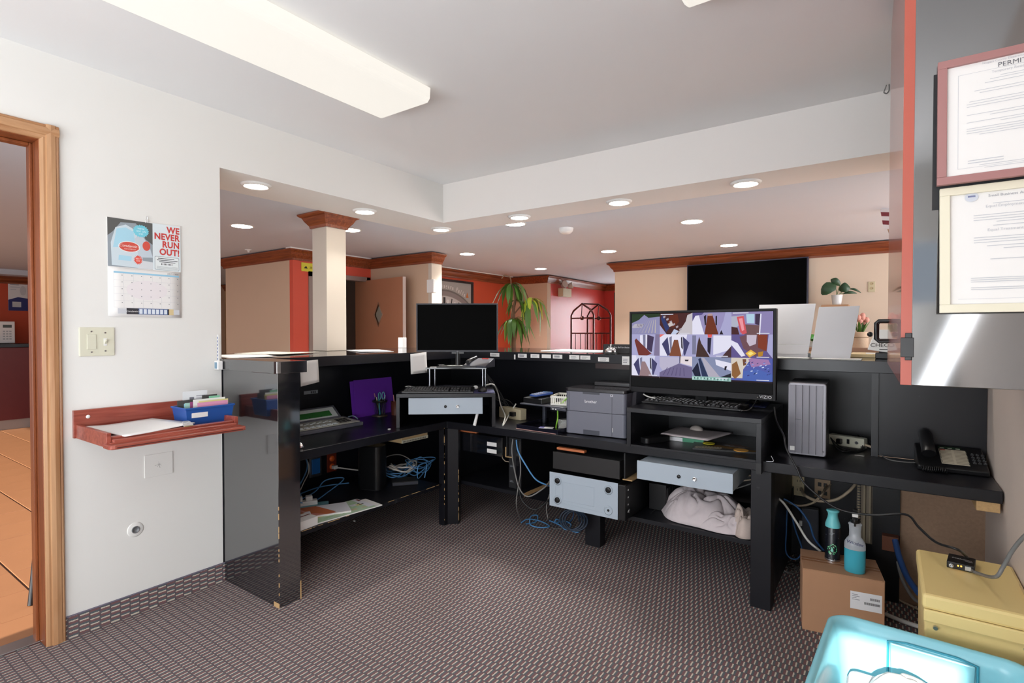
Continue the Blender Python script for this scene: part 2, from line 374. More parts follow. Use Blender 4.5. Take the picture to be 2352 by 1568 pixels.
# ---- doorway in the left wall
d1 = thing('door_1', None, None); d1['kind'] = 'structure'
def casing_profile(w=0.075):
    return [(a*.063/.075, b) for a, b in [(0, 0), (w, 0), (w, .012), (w-.006, .016), (w-.012, .014), (w-.016, .019), (w-.034, .022), (w-.05, .019), (w-.054, .012), (w-.062, .013), (.004, .010), (0, .006)]]
pr_ = casing_profile()
build('casing', MB().add([(XW+d, 0.6885+u, z) for z in (0, 2.152) for u, d in pr_], [tuple(range(12)), tuple(range(12, 24))[::-1]]+[(i, (i+1) % 12, 12+(i+1) % 12, 12+i) for i in range(12)]), m_oak, d1)
build('casing', MB().add([(XW+d+.0005, y, 2.089+u) for y in (-.44, 0.751) for u, d in pr_], [tuple(range(12)), tuple(range(12, 24))[::-1]]+[(i, (i+1) % 12, 12+(i+1) % 12, 12+i) for i in range(12)]), wood('oak_casing_y', S(168, 118, 78), S(196, 152, 112), 'Y', 0.4, 9), d1)
build('jamb', MB().box(-2.985, XW+.002, 0.686, 0.70, 0, 2.10), m_oakd, d1, .003)
build('door_stop', MB().box(-2.953, -2.912, 0.674, 0.686, 0, 2.085).box(-2.953, -2.912, -.33, .674, 2.073, 2.085), m_oakd, d1, .003)
build('jamb', MB().box(-2.985, XW+.002, -.35, 0.686, 2.086, 2.10), m_oakd, d1, .002)
build('jamb', MB().box(-2.99, XW+.002, -.35, -.325, 0, 2.086), m_oakd, d1, .002)
build('threshold', MB().box(-2.985, -2.90, -.325, .686, 0.0, .006), m_steel, d1, .002)

# ---- lobby floor: clay tiles, each a piece
lf = thing('floor', None, None); lf['kind'] = 'structure'
build('grout_bed', MB().box(-10.4, -2.90, -3.0, 9.6, -.05, -.006).box(-2.9, 3.2, 3.53, 9.6, -.05, -.006), mat('dark_grout', S(74, 46, 30), 0.9), lf)
m_tile = mat('clay_tile', S(152, 104, 70), 0.45, noise=0.08, nscale=5)
tile_me = MB().prism([(.002, .005), (.323, .005), (.323, .360), (.002, .360)], -.006, 0.0)
t0 = build('tile', tile_me, m_tile, lf, .002, seg=1)
first = True
tiles = []
for i in range(22):
    for j in range(10):
        x = -2.905-.325*(i+1); y = -.297+.365*(j-1)
        # keep those the doorway shows
        a = (y+.18)/(-x-.16)
        if -0.12 < a < 0.34: tiles.append((x, y))
for x, y in tiles[:300]:
    if first: t0.location = (x, y, 0); first = False
    else:
        c = t0.copy(); COL.objects.link(c); c.location = (x, y, random.uniform(-.0008, 0))
build('tile_field', MB().box(-10.4, -2.92, 3.0, 9.6, -.006, -.001).box(-2.9, 3.2, 3.53, 9.6, -.006, -.001), m_tile, lf)
props(bpy.data.objects[[o.name for o in bpy.data.objects if o.name.startswith('tile_field')][0]], kind='stuff')

# ---- lobby walls and ceiling
sbox('ceiling', m_lceil, -10.4, -3.265, -3.0, 9.6, ZL, ZL+.06)
sbox('ceiling', m_lceil, -3.265, 3.2, YB+.345, 9.6, ZL, ZL+.06)
sbox('ceiling', m_lceil, -3.265, -2.98, -3.0, 1.391, ZL, ZL+.06)
sbox('wall_far', m_cream, -2.78, 3.1, 6.20, 6.35, 0, ZL)              # television wall
sbox('wall_far', m_cream, -2.78, -2.63, 6.35, 9.2, 0, ZL)
sbox('wall_far', m_tan, -10.3, -9.9, 3.0, 9.6, 0, ZL)
# block with the lift lobby: tan face, orange side with doorway
ws = thing('wall_block', None, None); ws['kind'] = 'structure'
build('tan_face', MB().box(-6.34, -5.10, 3.24, 3.30, 0, ZL).box(-6.40, -6.34, 3.24, 5.4, 0, ZL), m_tan, ws)
build('orange_face', MB().box(-5.10, -5.04, 3.24, 3.44, 0, ZL).box(-5.10, -5.04, 3.44, 4.20, 1.93, ZL).box(-5.10, -5.04, 4.20, 4.26, 0, ZL), mat('orange_red_paint', S(214, 84, 62), 0.55, noise=.04, nscale=6), ws)
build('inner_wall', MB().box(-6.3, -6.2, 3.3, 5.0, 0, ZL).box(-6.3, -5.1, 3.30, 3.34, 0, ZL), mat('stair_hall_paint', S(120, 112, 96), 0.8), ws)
build('frame', MB().box(-5.12, -5.025, 3.42, 3.47, 0, 1.95).box(-5.12, -5.025, 3.42, 4.24, 1.90, 1.95).box(-5.12, -5.025, 4.19, 4.24, 0, 1.95), mat('mauve_metal_frame', S(150, 134, 128), 0.5), ws)
build('stair_rail', MB().tube([(-6.0, 3.6, .9), (-6.0, 4.6, 1.5)], .025, 8), m_black, ws)
sbox('wall_block', m_tan, -5.04, -4.10, 4.26, 4.40, 0, ZL)
sbox('wall_block', mat('column_paint', S(208, 198, 184), .6), -4.10, -4.05, 4.26, 4.42, 0, ZL)
sbox('wall_left', m_orange, -5.0, -4.90, 4.40, 6.95, 0, ZL)
sbox('wall_far', m_tan, -5.0, -4.22, 6.95, 7.05, 0, ZL)
sbox('wall_left', m_red, -4.30, -4.22, 7.05, 9.0, 0, ZL)
sbox('wall_far', m_red, -4.3, -4.02, 8.95, 9.05, 0, ZL)
sbox('wall_far', m_red, -4.02, -2.6, 8.95, 9.05, 2.02, ZL)
sbox('wall_far', mat('hall_ochre_paint', S(184, 142, 92), .8), -9.9, -6.40, 5.0, 5.1, 0, ZL)
sbox('wall_right', m_cream, 3.1, 3.2, 3.4, 9.6, 0, ZL)
d2 = thing('door_2', None, None); d2['kind'] = 'structure'
m_bronze = mat('dark_bronze_frame', S(40, 26, 24), 0.35)
build('frame', MB().box(-4.02, -3.92, 8.93, 8.99, 0, 2.02).box(-2.75, -2.65, 8.93, 8.99, 0, 2.02).box(-3.92, -2.75, 8.93, 8.99, 1.94, 2.02).box(-3.80, -3.72, 8.94, 8.98, 0, 1.94).box(-3.72, -2.75, 8.94, 8.98, .98, 1.06), m_bronze, d2)
build('glass', MB().box(-3.72, -2.75, 8.955, 8.962, 1.06, 1.94).box(-3.72, -2.75, 8.955, 8.962, .05, .98), m_glass, d2)
m_sky = mat('daylight_backdrop', (.9, .95, 1, 1), .9, emit=2.2)
# bright pavement and wall outside the entrance
sbox('ground', mat('pale_pavement', S(214, 214, 210), .9), -8, 3, 9.6, 14, -.06, -.02)
# orange alcove seen through the office door
sbox('wall_far', m_orange, -10.35, -10.25, -2.2, 3.0, 0, ZL)
sbox('trim_2', m_lceil, -10.25, -9.9, -2.2, 3.0, 2.10, ZL)

# ---- crown mouldings
def crown(name, pts, zt, m, s=1.0):
    """swept crown along plan points; room side is right of travel"""
    prof = [(0, -.105), (.012, -.105), (.016, -.085), (.040, -.055), (.052, -.030), (.066, -.022), (.078, -.012), (.078, 0), (0, 0)]
    P = [Vector((p[0], p[1])) for p in pts]; rings = []
    for i, p in enumerate(P):
        ds = []
        if i > 0: ds.append((P[i]-P[i-1]).normalized())
        if i < len(P)-1: ds.append((P[i+1]-P[i]).normalized())
        ns = [Vector((d.y, -d.x)) for d in ds]
        if len(ns) == 2: b = (ns[0]+ns[1]); b = b/ (b.length_squared/2) if b.length > .01 else ns[0]; 
        else: b = ns[0]
        rings.append([(p.x+b.x*u*s, p.y+b.y*u*s, zt+z*s) for u, z in prof])
    k = len(prof); vs = [v for r in rings for v in r]
    fs = [(i*k+j, i*k+(j+1) % k, (i+1)*k+(j+1) % k, (i+1)*k+j) for i in range(len(rings)-1) for j in range(k)]
    fs += [tuple(range(k)), tuple(range((len(rings)-1)*k, len(rings)*k))[::-1]]
    return struct(name, MB().add(vs, fs), m)
crown('trim_3', [(-6.42, 5.0), (-6.42, 3.24), (-5.04, 3.24), (-5.04, 4.26), (-4.05, 4.26), (-4.05, 4.42)], ZL-.012, m_crownx)
crown('trim_4', [(-4.90, 4.40), (-4.90, 6.95), (-4.22, 6.95), (-4.22, 8.95), (-2.78, 8.95)], ZL-.012, m_crown)
crown('trim_5', [(-2.78, 8.9), (-2.78, 6.20), (3.1, 6.20)], ZL-.012, m_crownx)
crown('trim_6', [(-9.9, 5.0), (-6.42, 5.0)], ZL-.012, m_crownx)
crown('trim_7', [(-10.25, -2.2), (-10.25, 3.0)], 2.10, m_crown)
# white lath above the crowns, where the ceiling was dropped
struct('trim_8', MB().box(-5.04, -4.955, 3.16, 4.2, ZL-.012, ZL).box(-4.82, -4.79, 4.42, 6.87, ZL-.011, ZL), m_white)
# square column with wooden capital, standing through the counter
cx0, cx1, cy0, cy1 = -3.50, -3.33, 2.41, 2.58
colm = thing('column', None, None, ((cx0+cx1)/2, (cy0+cy1)/2, 1.166)); colm['kind'] = 'structure'
build('shaft', MB().box(-.085, .085, -.085, .085, 0, ZL-1.166), mat('column_paint', S(208, 198, 184), .6), colm, .002)
prof = [(0, -.10), (.012, -.10), (.016, -.082), (.040, -.050), (.052, -.026), (.066, -.018), (.076, -.010), (.076, 0)]
vs = []; 
for u, z in prof:
    for sx, sy in ((-1, -1), (1, -1), (1, 1), (-1, 1)): vs.append((sx*(.0852+u), sy*(.0852+u), ZL-1.166-.002+z))
build('capital', MB().add(vs, [(i*4+j, i*4+(j+1) % 4, i*4+4+(j+1) % 4, i*4+4+j) for i in range(7) for j in range(4)]+[(0, 1, 2, 3)[::-1], tuple(28+j for j in range(4))]), m_crownx, colm)

# ================================================================ THE BLACK COUNTER
# raised transaction top: one L-shaped slab
rc = thing('reception_counter', 'black laminate L-shaped reception counter with raised glossy transaction top', 'counter', (-2.84, 3.1, 0))
def rel(o, mb): return mb.xf(Matrix.Translation(-o.location))
outline = [(-2.8385, 1.4135), (-2.8385, 1.397), (-2.330, 1.397), (-2.314, 1.403), (-2.308, 1.418), (-2.308, 1.556), (-2.62, 1.556), (-2.62, 3.05), (XR-.002, 3.05), (XR-.002, 3.92), (-3.50, 3.92), (-3.50, 1.4135)]
rt_ = MB().prism(outline, 1.108, 1.165)
for i in range(len(outline)):
    if outline[i] in ((-2.62, 1.556), (-2.62, 3.05)): rt_.m[2+i] = 1
build('raised_top', rel(rc, rt_), [m_blkg, m_blk], rc, .002)
build('end_panel', rel(rc, MB().box(-3.10, -2.332, 1.417, 1.532, 0, 1.108)), m_blkg, rc, .002, label='tall glossy black end panel scuffed along its corner')
build('back_panel', rel(rc, MB().box(-3.13, -3.10, 1.532, 3.53, 0, 1.108)), m_blkm, rc)
build('back_panel', rel(rc, MB().box(-3.10, -.03, 3.50, 3.53, 0, 1.108)), m_blkm, rc)
build('back_panel', rel(rc, MB().box(-.03, XR-.002, 3.15, 3.17, .700, 1.108)), m_blk, rc)
build('return_panel', rel(rc, MB().box(-.05, -.03, 3.17, 3.50, 0, 1.108)), m_blkm, rc)
build('batten', rel(rc, MB().box(-.058, -.03, 3.13, 3.17, .7, 1.108)), m_blkm, rc)
build('apron', rel(rc, MB().box(-1.50, -1.06, 3.055, 3.075, 1.075, 1.108)), mat('maroon_black_wood', S(40, 16, 14), .3), rc)
# worktop: L
wo = [(-3.10, 1.532), (-2.42, 1.532), (-2.435, 2.705), (XR-.005, 2.705), (XR-.005, 3.148), (-.06, 3.148), (-.06, 3.50), (-3.10, 3.50)]
wt = thing('worktop', 'continuous black L-shaped worktop running under the raised counter', 'desk', (-2.44, 2.7, 0))
build('top', rel(wt, MB().prism(wo, .652, .70)), m_blk, wt, .003)
for n, (x0, x1, y0, y1, z1) in enumerate([(-.521, -.432, 2.715, 2.81, .652), (-1.505, -1.405, 2.93, 3.0, .258)]):
    build('leg', rel(wt, MB().box(x0, x1, y0, y1, 0, z1)), m_blkw, wt, .002)
build('leg', rel(wt, MB().prism([(-2.475, 2.668), (-2.425, 2.668), (-2.425, 2.70), (-2.372, 2.752), (-2.395, 2.80), (-2.475, 2.80)], 0, .652)), m_blkw, wt, .002)
# chipped edges show pale chipboard
ch = MB()
for k in range(22):
    z = random.uniform(.02, .62); ch.box(-2.4265, -2.4235, 2.6668, 2.670, z, z+random.uniform(.008, .05))
for k in range(10):
    z = random.uniform(.02, .35); ch.box(-2.374, -2.3705, 2.7505, 2.754, z, z+random.uniform(.008, .05))
build('chips', rel(wt, ch), m_raw, wt, kind='stuff')
ch = MB()
for z in (.42, .465, .36, .33, .27, .245, .22, .15, .1, .06): ch.box(-2.3335, -2.3305, 1.4155, 1.4185, z, z+random.uniform(.006, .03))
ch.box(-2.375, -2.331, 1.4155, 1.418, 0, .022); ch.box(-2.3335, -2.331, 1.527, 1.533, 0, .09)
build('chips', rel(rc, ch), m_raw, rc, kind='stuff')
def segs(ax, a0, a1, b0, b1, z0, z1, seed):
    rd = random.Random(seed); mb = MB(); b = b0
    while b < b1:
        l = rd.uniform(.01, .09); zz = z0+rd.uniform(0, .002)
        if ax == 'y': mb.box(a0, a1, b, min(b+l, b1), zz, z1)
        else: mb.box(b, min(b+l, b1), a0, a1, zz, z1)
        b += l+rd.uniform(.005, .06)
    return mb
# undershelves
us = thing('undershelf', 'black lower shelf at the left, maps and cables on it', 'shelf', (-2.7, 2.1, .28), group=None)
build('board', rel(us, MB().box(-3.10, -2.45, 1.532, 2.66, .257, .28)), m_blkw, us, .001)
build('worn_edge', rel(us, segs('y', -2.4505, -2.4485, 1.56, 2.64, .277, .2808, 3)), m_raw, us, kind='stuff')
us2 = thing('undershelf', 'short black lower shelf right of the corner post, black computer on its end', 'shelf', (-2.1, 2.9, .28))
build('board', rel(us2, MB().box(-2.47, -1.875, 2.81, 3.42, .257, .28)), m_blkw, us2, .001)
build('worn_edge', rel(us2, MB().box(-1.8755, -1.873, 2.81, 3.42, .257, .2805)), m_raw, us2)
us3 = thing('undershelf', 'long black lower shelf at the right, towels heaped on it', 'shelf', (-1.1, 2.9, .28))
build('board', rel(us3, MB().box(-1.66, -.521, 2.80, 3.42, .257, .28)), m_blkw, us3, .001)
build('side_board', rel(wt, MB().box(-.46, -.44, 2.81, 3.45, .02, .652)), m_blkm, wt, .001)
build('cleat', rel(wt, MB().box(.29, .36, 2.72, 3.1, .612, .652)), m_raw, wt, .002, label='bare wood cleat carrying the right end')
# brown wall strip and black panel beneath the worktop at right
sbox('wall_right', m_patch, .06, XR, 3.17, 3.2, 0, .652)
build('lower_panel', rel(rc, MB().box(-.03, .06, 3.15, 3.25, 0, .652)), m_blkm, rc)

# paper labels stuck along the counter edge
lab_px = [(1126, 810, 1147, 819), (1181, 814, 1184, 825), (1190, 812, 1210, 821.5), (1219, 813, 1239, 822), (1244.5, 813.5, 1265.5, 822.5), (1270, 814, 1291.5, 823.5), (1308, 815, 1331, 825.5), (1333, 816, 1356, 826), (1374, 820, 1399, 830.5), (1429, 818, 1446, 838)]
lab_tx = [1, 0, 2, 1, 0, 2, 1, 1, 1, 1]
ords = ['leftmost, just right of the small monitor', 'very narrow, second from left', 'with two written lines, third from left', 'fourth from left', 'blank, fifth from left', 'with heavy black writing, sixth from left', 'seventh from left', 'eighth from left', 'ninth, under the bell', 'tall one beside the big screen']
for (a, b, c, d), tx, od in zip(lab_px, lab_tx, ords):
    p = G(a, b, y=3.05); q = G(c, d, y=3.05)
    t = thing('paper_label', 'white paper label on the counter edge, '+od, 'label', ((p.x+q.x)/2, 3.0495, q.z), group='labels along the counter edge')
    wd = (q.x-p.x)/2; hh = p.z-q.z
    bx('paper', t, m_paper, -wd, wd, -.0008, 0, 0, hh, 0)
    if tx:
        it = []
        for k in range(3):
            it.append(('r', -wd*.7, hh*(.25+.2*k), wd*(.2+.5*random.random()), hh*(.25+.2*k)+hh*.06*tx, S(90, 90, 100)))
        decal('print', t, (0, -.0008, 0), (1, 0, 0), (0, 0, 1), it)
# ================================================================ LEFT WALL
# wall calendar hung on a clip
cal = thing('wall_calendar', 'white wall calendar with a photo of ice bags and red lettering', 'calendar', (XW+.003, .918, 1.372))
U, V = (0, 1, 0), (0, 0, 1)
sheet('page', cal, [(0, .0, 0), (0, .302, 0), (0, .302, .228), (0, .0, .228)], m_paper, .001)
cv = build('cover', MB().hexa([(0, -.001, .222), (.004, -.001, .222), (.004, .300, .222), (0, .300, .222), (0, -.001, .442), (.003, -.001, .442), (.003, .300, .446), (0, .300, .446)]), m_paper, cal)
ice = S(206, 220, 228); lb = S(170, 214, 232); ro = S(212, 84, 70)
it = [('r', 0, .224, .178, .441, S(150, 160, 168)), ('p', [(0, .36), (0, .441), (.178, .441), (.178, .34), (.15, .36), (.11, .43), (.05, .425), (.02, .38)], S(92, 92, 90)),
      ('p', [(.015, .23), (.012, .33), (.03, .40), (.07, .418), (.105, .40), (.13, .33), (.14, .225)], ice), ('p', [(.02, .31), (.035, .395), (.07, .405), (.10, .39), (.11, .32)], lb),
      ('p', [(.12, .275), (.105, .36), (.13, .385), (.165, .33), (.178, .28)], S(196, 208, 218)), ('e', .083, .319, .043, .025, S(236, 236, 236)), ('e', .083, .319, .040, .022, ro),
      ('p', [(.04, .255), (.09, .255), (.092, .276), (.042, .278)], lb), ('e', .152, .331, .016, .022, ro), ('p', [(.118, .225), (.13, .262), (.178, .258), (.178, .225)], S(214, 218, 222))]
st = [(.130+(.034 if k % 2 else .029)*math.cos(k*math.pi/20), .397+(.030 if k % 2 else .0255)*math.sin(k*math.pi/20)) for k in range(40)]
it.append(('p', st, S(120, 206, 224)))
st = [(.118+(.019 if k % 2 else .013)*math.cos(k*math.pi/16), .263+(.023 if k % 2 else .016)*math.sin(k*math.pi/16)) for k in range(32)]
it.append(('p', st, S(226, 84, 66)))
it += [('r', .178, .224, .299, .443, S(222, 232, 236)), ('p', rrect(.186, .292, .226, .290, .005), S(150, 160, 166)), ('p', rrect(.188, .290, .228, .288, .005), S(232, 238, 238))]
for a, b, c in ((.20, .279, .27), (.195, .271, .285), (.205, .263, .275)): it.append(('r', a, b, c, b+.003, S(60, 64, 70)))
for k in range(9): it.append(('r', .214+k*.0056, .250, .2165+k*.0056, .258, S(40, 44, 50)))
for k in range(4): it.append(('r', .194, .2315+k*.0035, .286, .2325+k*.0035, S(150, 156, 160)))
decal('print', cv, (.004, 0, 0), U, V, it, step=.0001)
text(cv, 'WE', (.0046, .294, .406), U, V, .041, S(204, 66, 62), 'RIGHT', squash=.86, spacing=1.06, bold=.035)
text(cv, 'NEVER', (.0046, .294, .371), U, V, .041, S(204, 66, 62), 'RIGHT', squash=.86, spacing=1.06, bold=.035)
text(cv, 'RUN', (.0046, .294, .335), U, V, .041, S(204, 66, 62), 'RIGHT', squash=.86, spacing=1.06, bold=.035)
text(cv, 'OUT!', (.0046, .294, .299), U, V, .041, S(204, 66, 62), 'RIGHT', squash=.86, spacing=1.06, bold=.035)
text(cv, 'Condamin\'s', (.0046, .083, .317), U, V, .017, S(245, 240, 236), shear=.3)
text(cv, 'ICE COMPANY', (.0046, .086, .306), U, V, .007, S(240, 220, 214))
for k, s_ in enumerate(("WE'RE", 'HOT ON', 'ICE!')): text(cv, s_, (.0046, .130, .404-k*.012), U, V, .010, S(240, 250, 252))
text(cv, 'BEST', (.0046, .118, .265), U, V, .010, S(250, 226, 220)); text(cv, 'ICE!', (.0046, .118, .255), U, V, .010, S(250, 226, 220))
it = [('r', .022, .196, .292, .204, S(150, 200, 226))]
g = S(196, 198, 204)
for k in range(8): it.append(('r', .022+k*.0386, .042, .0226+k*.0386, .196, g))
for k in range(6): it.append(('r', .022, .042+k*.0308, .292, .0426+k*.0308, g))
it.append(('e', .155, .125, .085, .045, S(234, 228, 230)))
for r_ in range(5):
    for c_ in range(7): it.append(('r', .052+c_*.0386, .063+r_*.0308, .056+c_*.0386, .066+r_*.0308, S(120, 122, 130)))
it += [('r', .036, .014, .292, .038, S(206, 208, 214)), ('r', .070, .012, .118, .040, S(46, 44, 52)), ('r', .118, .012, .246, .040, S(70, 96, 146)), ('r', .246, .012, .266, .040, S(216, 196, 150)), ('r', .240, .012, .246, .040, S(50, 44, 44))]
for k in range(7): it.append(('r', .121+k*.0172, .015, .134+k*.0172, .037, S(220, 228, 238)))
decal('print', cal, (.0012, 0, 0), U, V, it, step=.00008)
text(cal, 'JULY  |  2025', (.0022, .265, .207), U, V, .009, S(90, 94, 104))
text(cal, 'Condamin\'s', (.0022, .094, .022), U, V, .011, S(236, 236, 236), shear=.3)
build('hanging_clip', MB().tube([(.002, .152, .435), (.006, .150, .452), (.004, .155, .470), (.003, .161, .452), (.003, .158, .44)], .0015, 6, res=5), m_chrome, cal)
# two-gang switch plate
sp = thing('light_switch', 'ivory two-gang light switch plate by the door casing', 'light switch', (XW, .811, 1.197))
bx('plate', sp, m_ivory, .0, .007, 0, .130, 0, .126, .004)
bx('rocker', sp, m_ivory, .007, .010, .027, .061, .030, .096, .0015)
bx('toggle_frame', sp, m_white, .007, .0085, .088, .100, .045, .078, .001)
build('toggle', MB().hexa([(.008, .090, .052), (.021, .0905, .066), (.021, .0975, .066), (.008, .098, .052), (.008, .090, .066), (.021, .0905, .074), (.021, .0975, .074), (.008, .098, .066)]), m_ivory, sp, .001)
for y, z in ((.044, .018), (.044, .108), (.094, .022), (.094, .102)): build('screw', MB().cyl((.007, y, z), (.0085, y, z), .0035, n=10), m_steel, sp)
# blank plate and round wall stop
t = thing('blank_wall_plate', 'white painted blank plate with a dark star-shaped scratch under the shelf', 'wall plate', (XW, 1.053, .617))
bx('plate', t, m_wall, 0, .004, 0, .122, .0, .108, .002)
it = []
for k in range(4):
    a = k*math.pi/4+.2; c, s_ = math.cos(a), math.sin(a); r1 = .012 if k % 2 else .018
    it.append(('p', [(.061-c*r1-s_*.0006, .056-s_*r1+c*.0006), (.061-c*r1+s_*.0006, .056-s_*r1-c*.0006), (.061+c*r1, .056+s_*r1)], S(60, 60, 60)))
decal('scratch', t, (.004, 0, 0), U, V, it)
t = thing('door_stop', 'small round white wall bumper with a dark scuffed centre, low on the wall', 'door stop', (XW, 1.014, .389))
build('ring', MB().lathe([(.001, .004), (.012, .004), (.030, .0035), (.034, .001), (.034, 0)][::-1], n=24).xf(Matrix.Rotation(R(90), 4, 'Y')), m_wall, t)
build('centre', MB().lathe([(.0165, .0), (.0165, .007), (.013, .007), (.013, .005), (.001, .005)], n=20).xf(Matrix.Rotation(R(90), 4, 'Y')), mat('scuffed_metal', S(130, 132, 134), .5, .4, noise=.5, nscale=160), t)

# cherry wall shelf
sh = thing('wall_shelf', 'cherry wood wall shelf with back board and grooved front ledge', 'shelf', (XW, .786, .85))
bx('back_board', sh, m_cherry, 0, .018, 0, .545, 0, .118, .001)
bx('tray_bottom', sh, m_cherry, .018, .385, .012, .52, .004, .022, .001)
bx('side_panel', sh, m_cherry, .018, .360, .006, .022, .0, .058, .002)
bx('side_panel', sh, m_cherry, .018, .360, .506, .522, .0, .058, .002)
bx('ledge', sh, m_cherry, .320, .352, .022, .506, .022, .040, .003)
lip = [(.352, -.004), (.404, -.004), (.418, .002), (.422, .014), (.422, .514), (.418, .526), (.404, .532), (.352, .532)]
build('front_lip', MB().prism(lip, 0, .018), m_cherry, sh, .004)
bx('pencil_rail', sh, m_cherry, .358, .380, .022, .506, .018, .032, .004)
build('edge_groove', MB().box(.4215, .4228, .02, .51, .0055, .0085), mat('dark_groove', S(70, 26, 24), .5), sh)
build('screw_cap', MB().lathe([(.001, .004), (.005, .004), (.008, 0)][::-1], n=14).xf(Matrix.Translation((.018, .05, .087)) @ Matrix.Rotation(R(90), 4, 'Y')), m_white, sh)
clip = thing('bulldog_clip', 'chrome clip at the front corner of the paper on the shelf', 'clip', (XW+.34, 1.095, .892))
build('jaw', MB().prism([(-.004, 0), (.012, -.002), (.012, .004), (0, .014)], -.02, .02, 'y'), m_chrome, clip, .001)
build('handle', MB().tube([(.0, -.015, .012), (-.018, -.012, .018), (-.018, .012, .018), (0, .015, .012)], .0015, 6, res=4), m_chrome, clip)
sheet('paper_stack', None, [(XW+.05, .80, .887), (XW+.37, .85, .879), (XW+.33, 1.13, .894), (XW+.035, 1.075, .894)], m_paper, .003, lambda a, b: .035*max(0, (.35-b))**1.2*(1-a*.6)+.004, 8, label='curling white papers lying on the cherry wall shelf', cat='paper')
# blue file box
fb = thing('file_box', 'blue plastic file box with a white sticker on the wall shelf', 'file box', (XW+.20, 1.13, .8725))
m_bluep = mat('blue_plastic', S(34, 84, 160), .3)
W_, D_, H_ = .205, .14, .092   # along y, along x, high
def obox(mb, x0, x1, y0, y1, h, fl, th):   # flared open box
    o = fl
    mb.hexa([(x0-0, y0, 0), (x1, y0, 0), (x1, y1, 0), (x0, y1, 0), (x0, y0, th), (x1, y0, th), (x1, y1, th), (x0, y1, th)])
    for (a, b, c, d) in ((x0, y0, x1, y0), (x1, y0, x1, y1), (x1, y1, x0, y1), (x0, y1, x0, y0)):
        cxm, cym = (x0+x1)/2, (y0+y1)/2
        f = lambda x, y, t, z: (x+(o*z/h-t)*(1 if x > cxm else -1), y+(o*z/h-t)*(1 if y > cym else -1), z)
        mb.hexa([f(a, b, 0, 0), f(c, d, 0, 0), f(c, d, th, 0), f(a, b, th, 0), f(a, b, 0, h), f(c, d, 0, h), f(c, d, th, h), f(a, b, th, h)])
    return mb
build('body', obox(MB(), -.06, .06, 0, .195, .085, .010, .002), m_bluep, fb, .0008)
rim = MB()
for a in ((-.074, -.068, -.014, .209), (.068, .074, -.014, .209), (-.068, .068, -.014, -.008), (-.068, .068, .203, .209)): rim.box(a[0], a[1], a[2], a[3], .079, .087)
build('rim', rim, m_bluep, fb, .001)
bx('sticker', fb, m_paper, .0665, .068, .015, .085, .040, .062, 0)
for k, (nm, lb_, x, y0, y1, z1, c) in enumerate([('index_divider', 'dark grey divider tab in the blue box', -.04, .0, .19, .112, S(74, 72, 70)), ('index_card', 'white card standing behind the others in the blue box', -.055, .03, .14, .150, S(234, 236, 238)),
        ('index_card', 'pink index card in front of the blue box', .045, .05, .188, .104, S(232, 158, 190)), ('index_card', 'yellow-edged index card behind the pink one', .036, .06, .194, .110, S(226, 222, 150)),
        ('index_card', 'white index card with a green tab behind the yellow one', .026, .04, .185, .118, S(236, 238, 236)), ('index_card', 'pale green index card at the left of the blue box', .012, .01, .08, .104, S(170, 214, 200)),
        ('index_card', 'pale blue index card at the left of the blue box', .0, .012, .09, .100, S(150, 200, 226)), ('index_card', 'dark pink narrow index card in the blue box', .018, .03, .07, .108, S(150, 70, 120))]):
    t = build(nm, MB().box(0, .0012, 0, y1-y0, 0, z1-.004), mat('card_%d' % k, c, .7), label=lb_, cat='card', group='index cards in the blue box', loc=Vector(fb.location)+Vector((x, y0, .004)))
    if k == 0: build('tab', MB().box(0, .0012, .11, .18, z1-.004, z1+.012), mat('card_0', c, .7), t)
    if k == 4: build('tab', MB().box(0, .0012, .07, .12, z1-.004, z1+.006), mat('card_tab', S(130, 196, 160), .7), t)
    if k == 1: decal('print', t, (.0012, 0, 0), U, V, [('r', .03, .095, .05, .118, S(120, 120, 130)), ('r', .06, .12, .1, .124, S(170, 170, 180)), ('r', .06, .11, .095, .113, S(180, 180, 190))])
# little thermometer gadget on the counter corner
tg = thing('thermometer', 'small white digital thermometer clamped on the counter corner against the wall', 'thermometer', (-2.80, 1.385, 1.10))
bx('case', tg, m_white, -.025, .015, -.018, .008, .01, .055, .004)
decal('display', tg, (-.019, -.018, .016), (1, 0, 0), (0, 0, 1), [('r', 0, 0, .026, .032, S(120, 150, 170))])
bx('stem', tg, m_white, -.015, -.005, -.006, .002, .055, .190, .001)
it = [('r', -.003, .06+.018*k, .004, .070+.018*k, S(90, 110, 160)) for k in range(7)]
decal('scale', tg, (-.010, -.006, 0), (1, 0, 0), (0, 0, 1), it)

# ================================================================ ON THE RAISED COUNTER, LEFT RUN
zt = 1.1652
t = sheet('paper_sheet', None, [(-3.30, 1.56, zt), (-2.83, 1.45, zt), (-2.74, 1.66, zt), (-3.25, 1.86, zt)], m_paper, .0012, lambda a, b: .004*a*b, label='white paper sheet on the counter right beside the wall end', cat='paper')
t = sheet('paper_stack', None, [(-3.30, 1.72, zt+.002), (-2.92, 1.80, zt+.002), (-3.06, 2.15, zt+.002), (-3.43, 2.02, zt+.002)], mat('cream_paper', S(236, 230, 216), .8), .003, lambda a, b: .006*abs(a-.4), label='cream papers with a lifted edge on the counter left of the column', cat='paper')
t = sheet('paper_sheet', None, [(-3.38, 2.62, zt), (-2.92, 2.38, zt), (-2.86, 2.62, zt), (-3.30, 2.86, zt)], m_paper, .002, lambda a, b: .004*a*(1-b), label='white paper sheets on the counter right of the column', cat='paper')
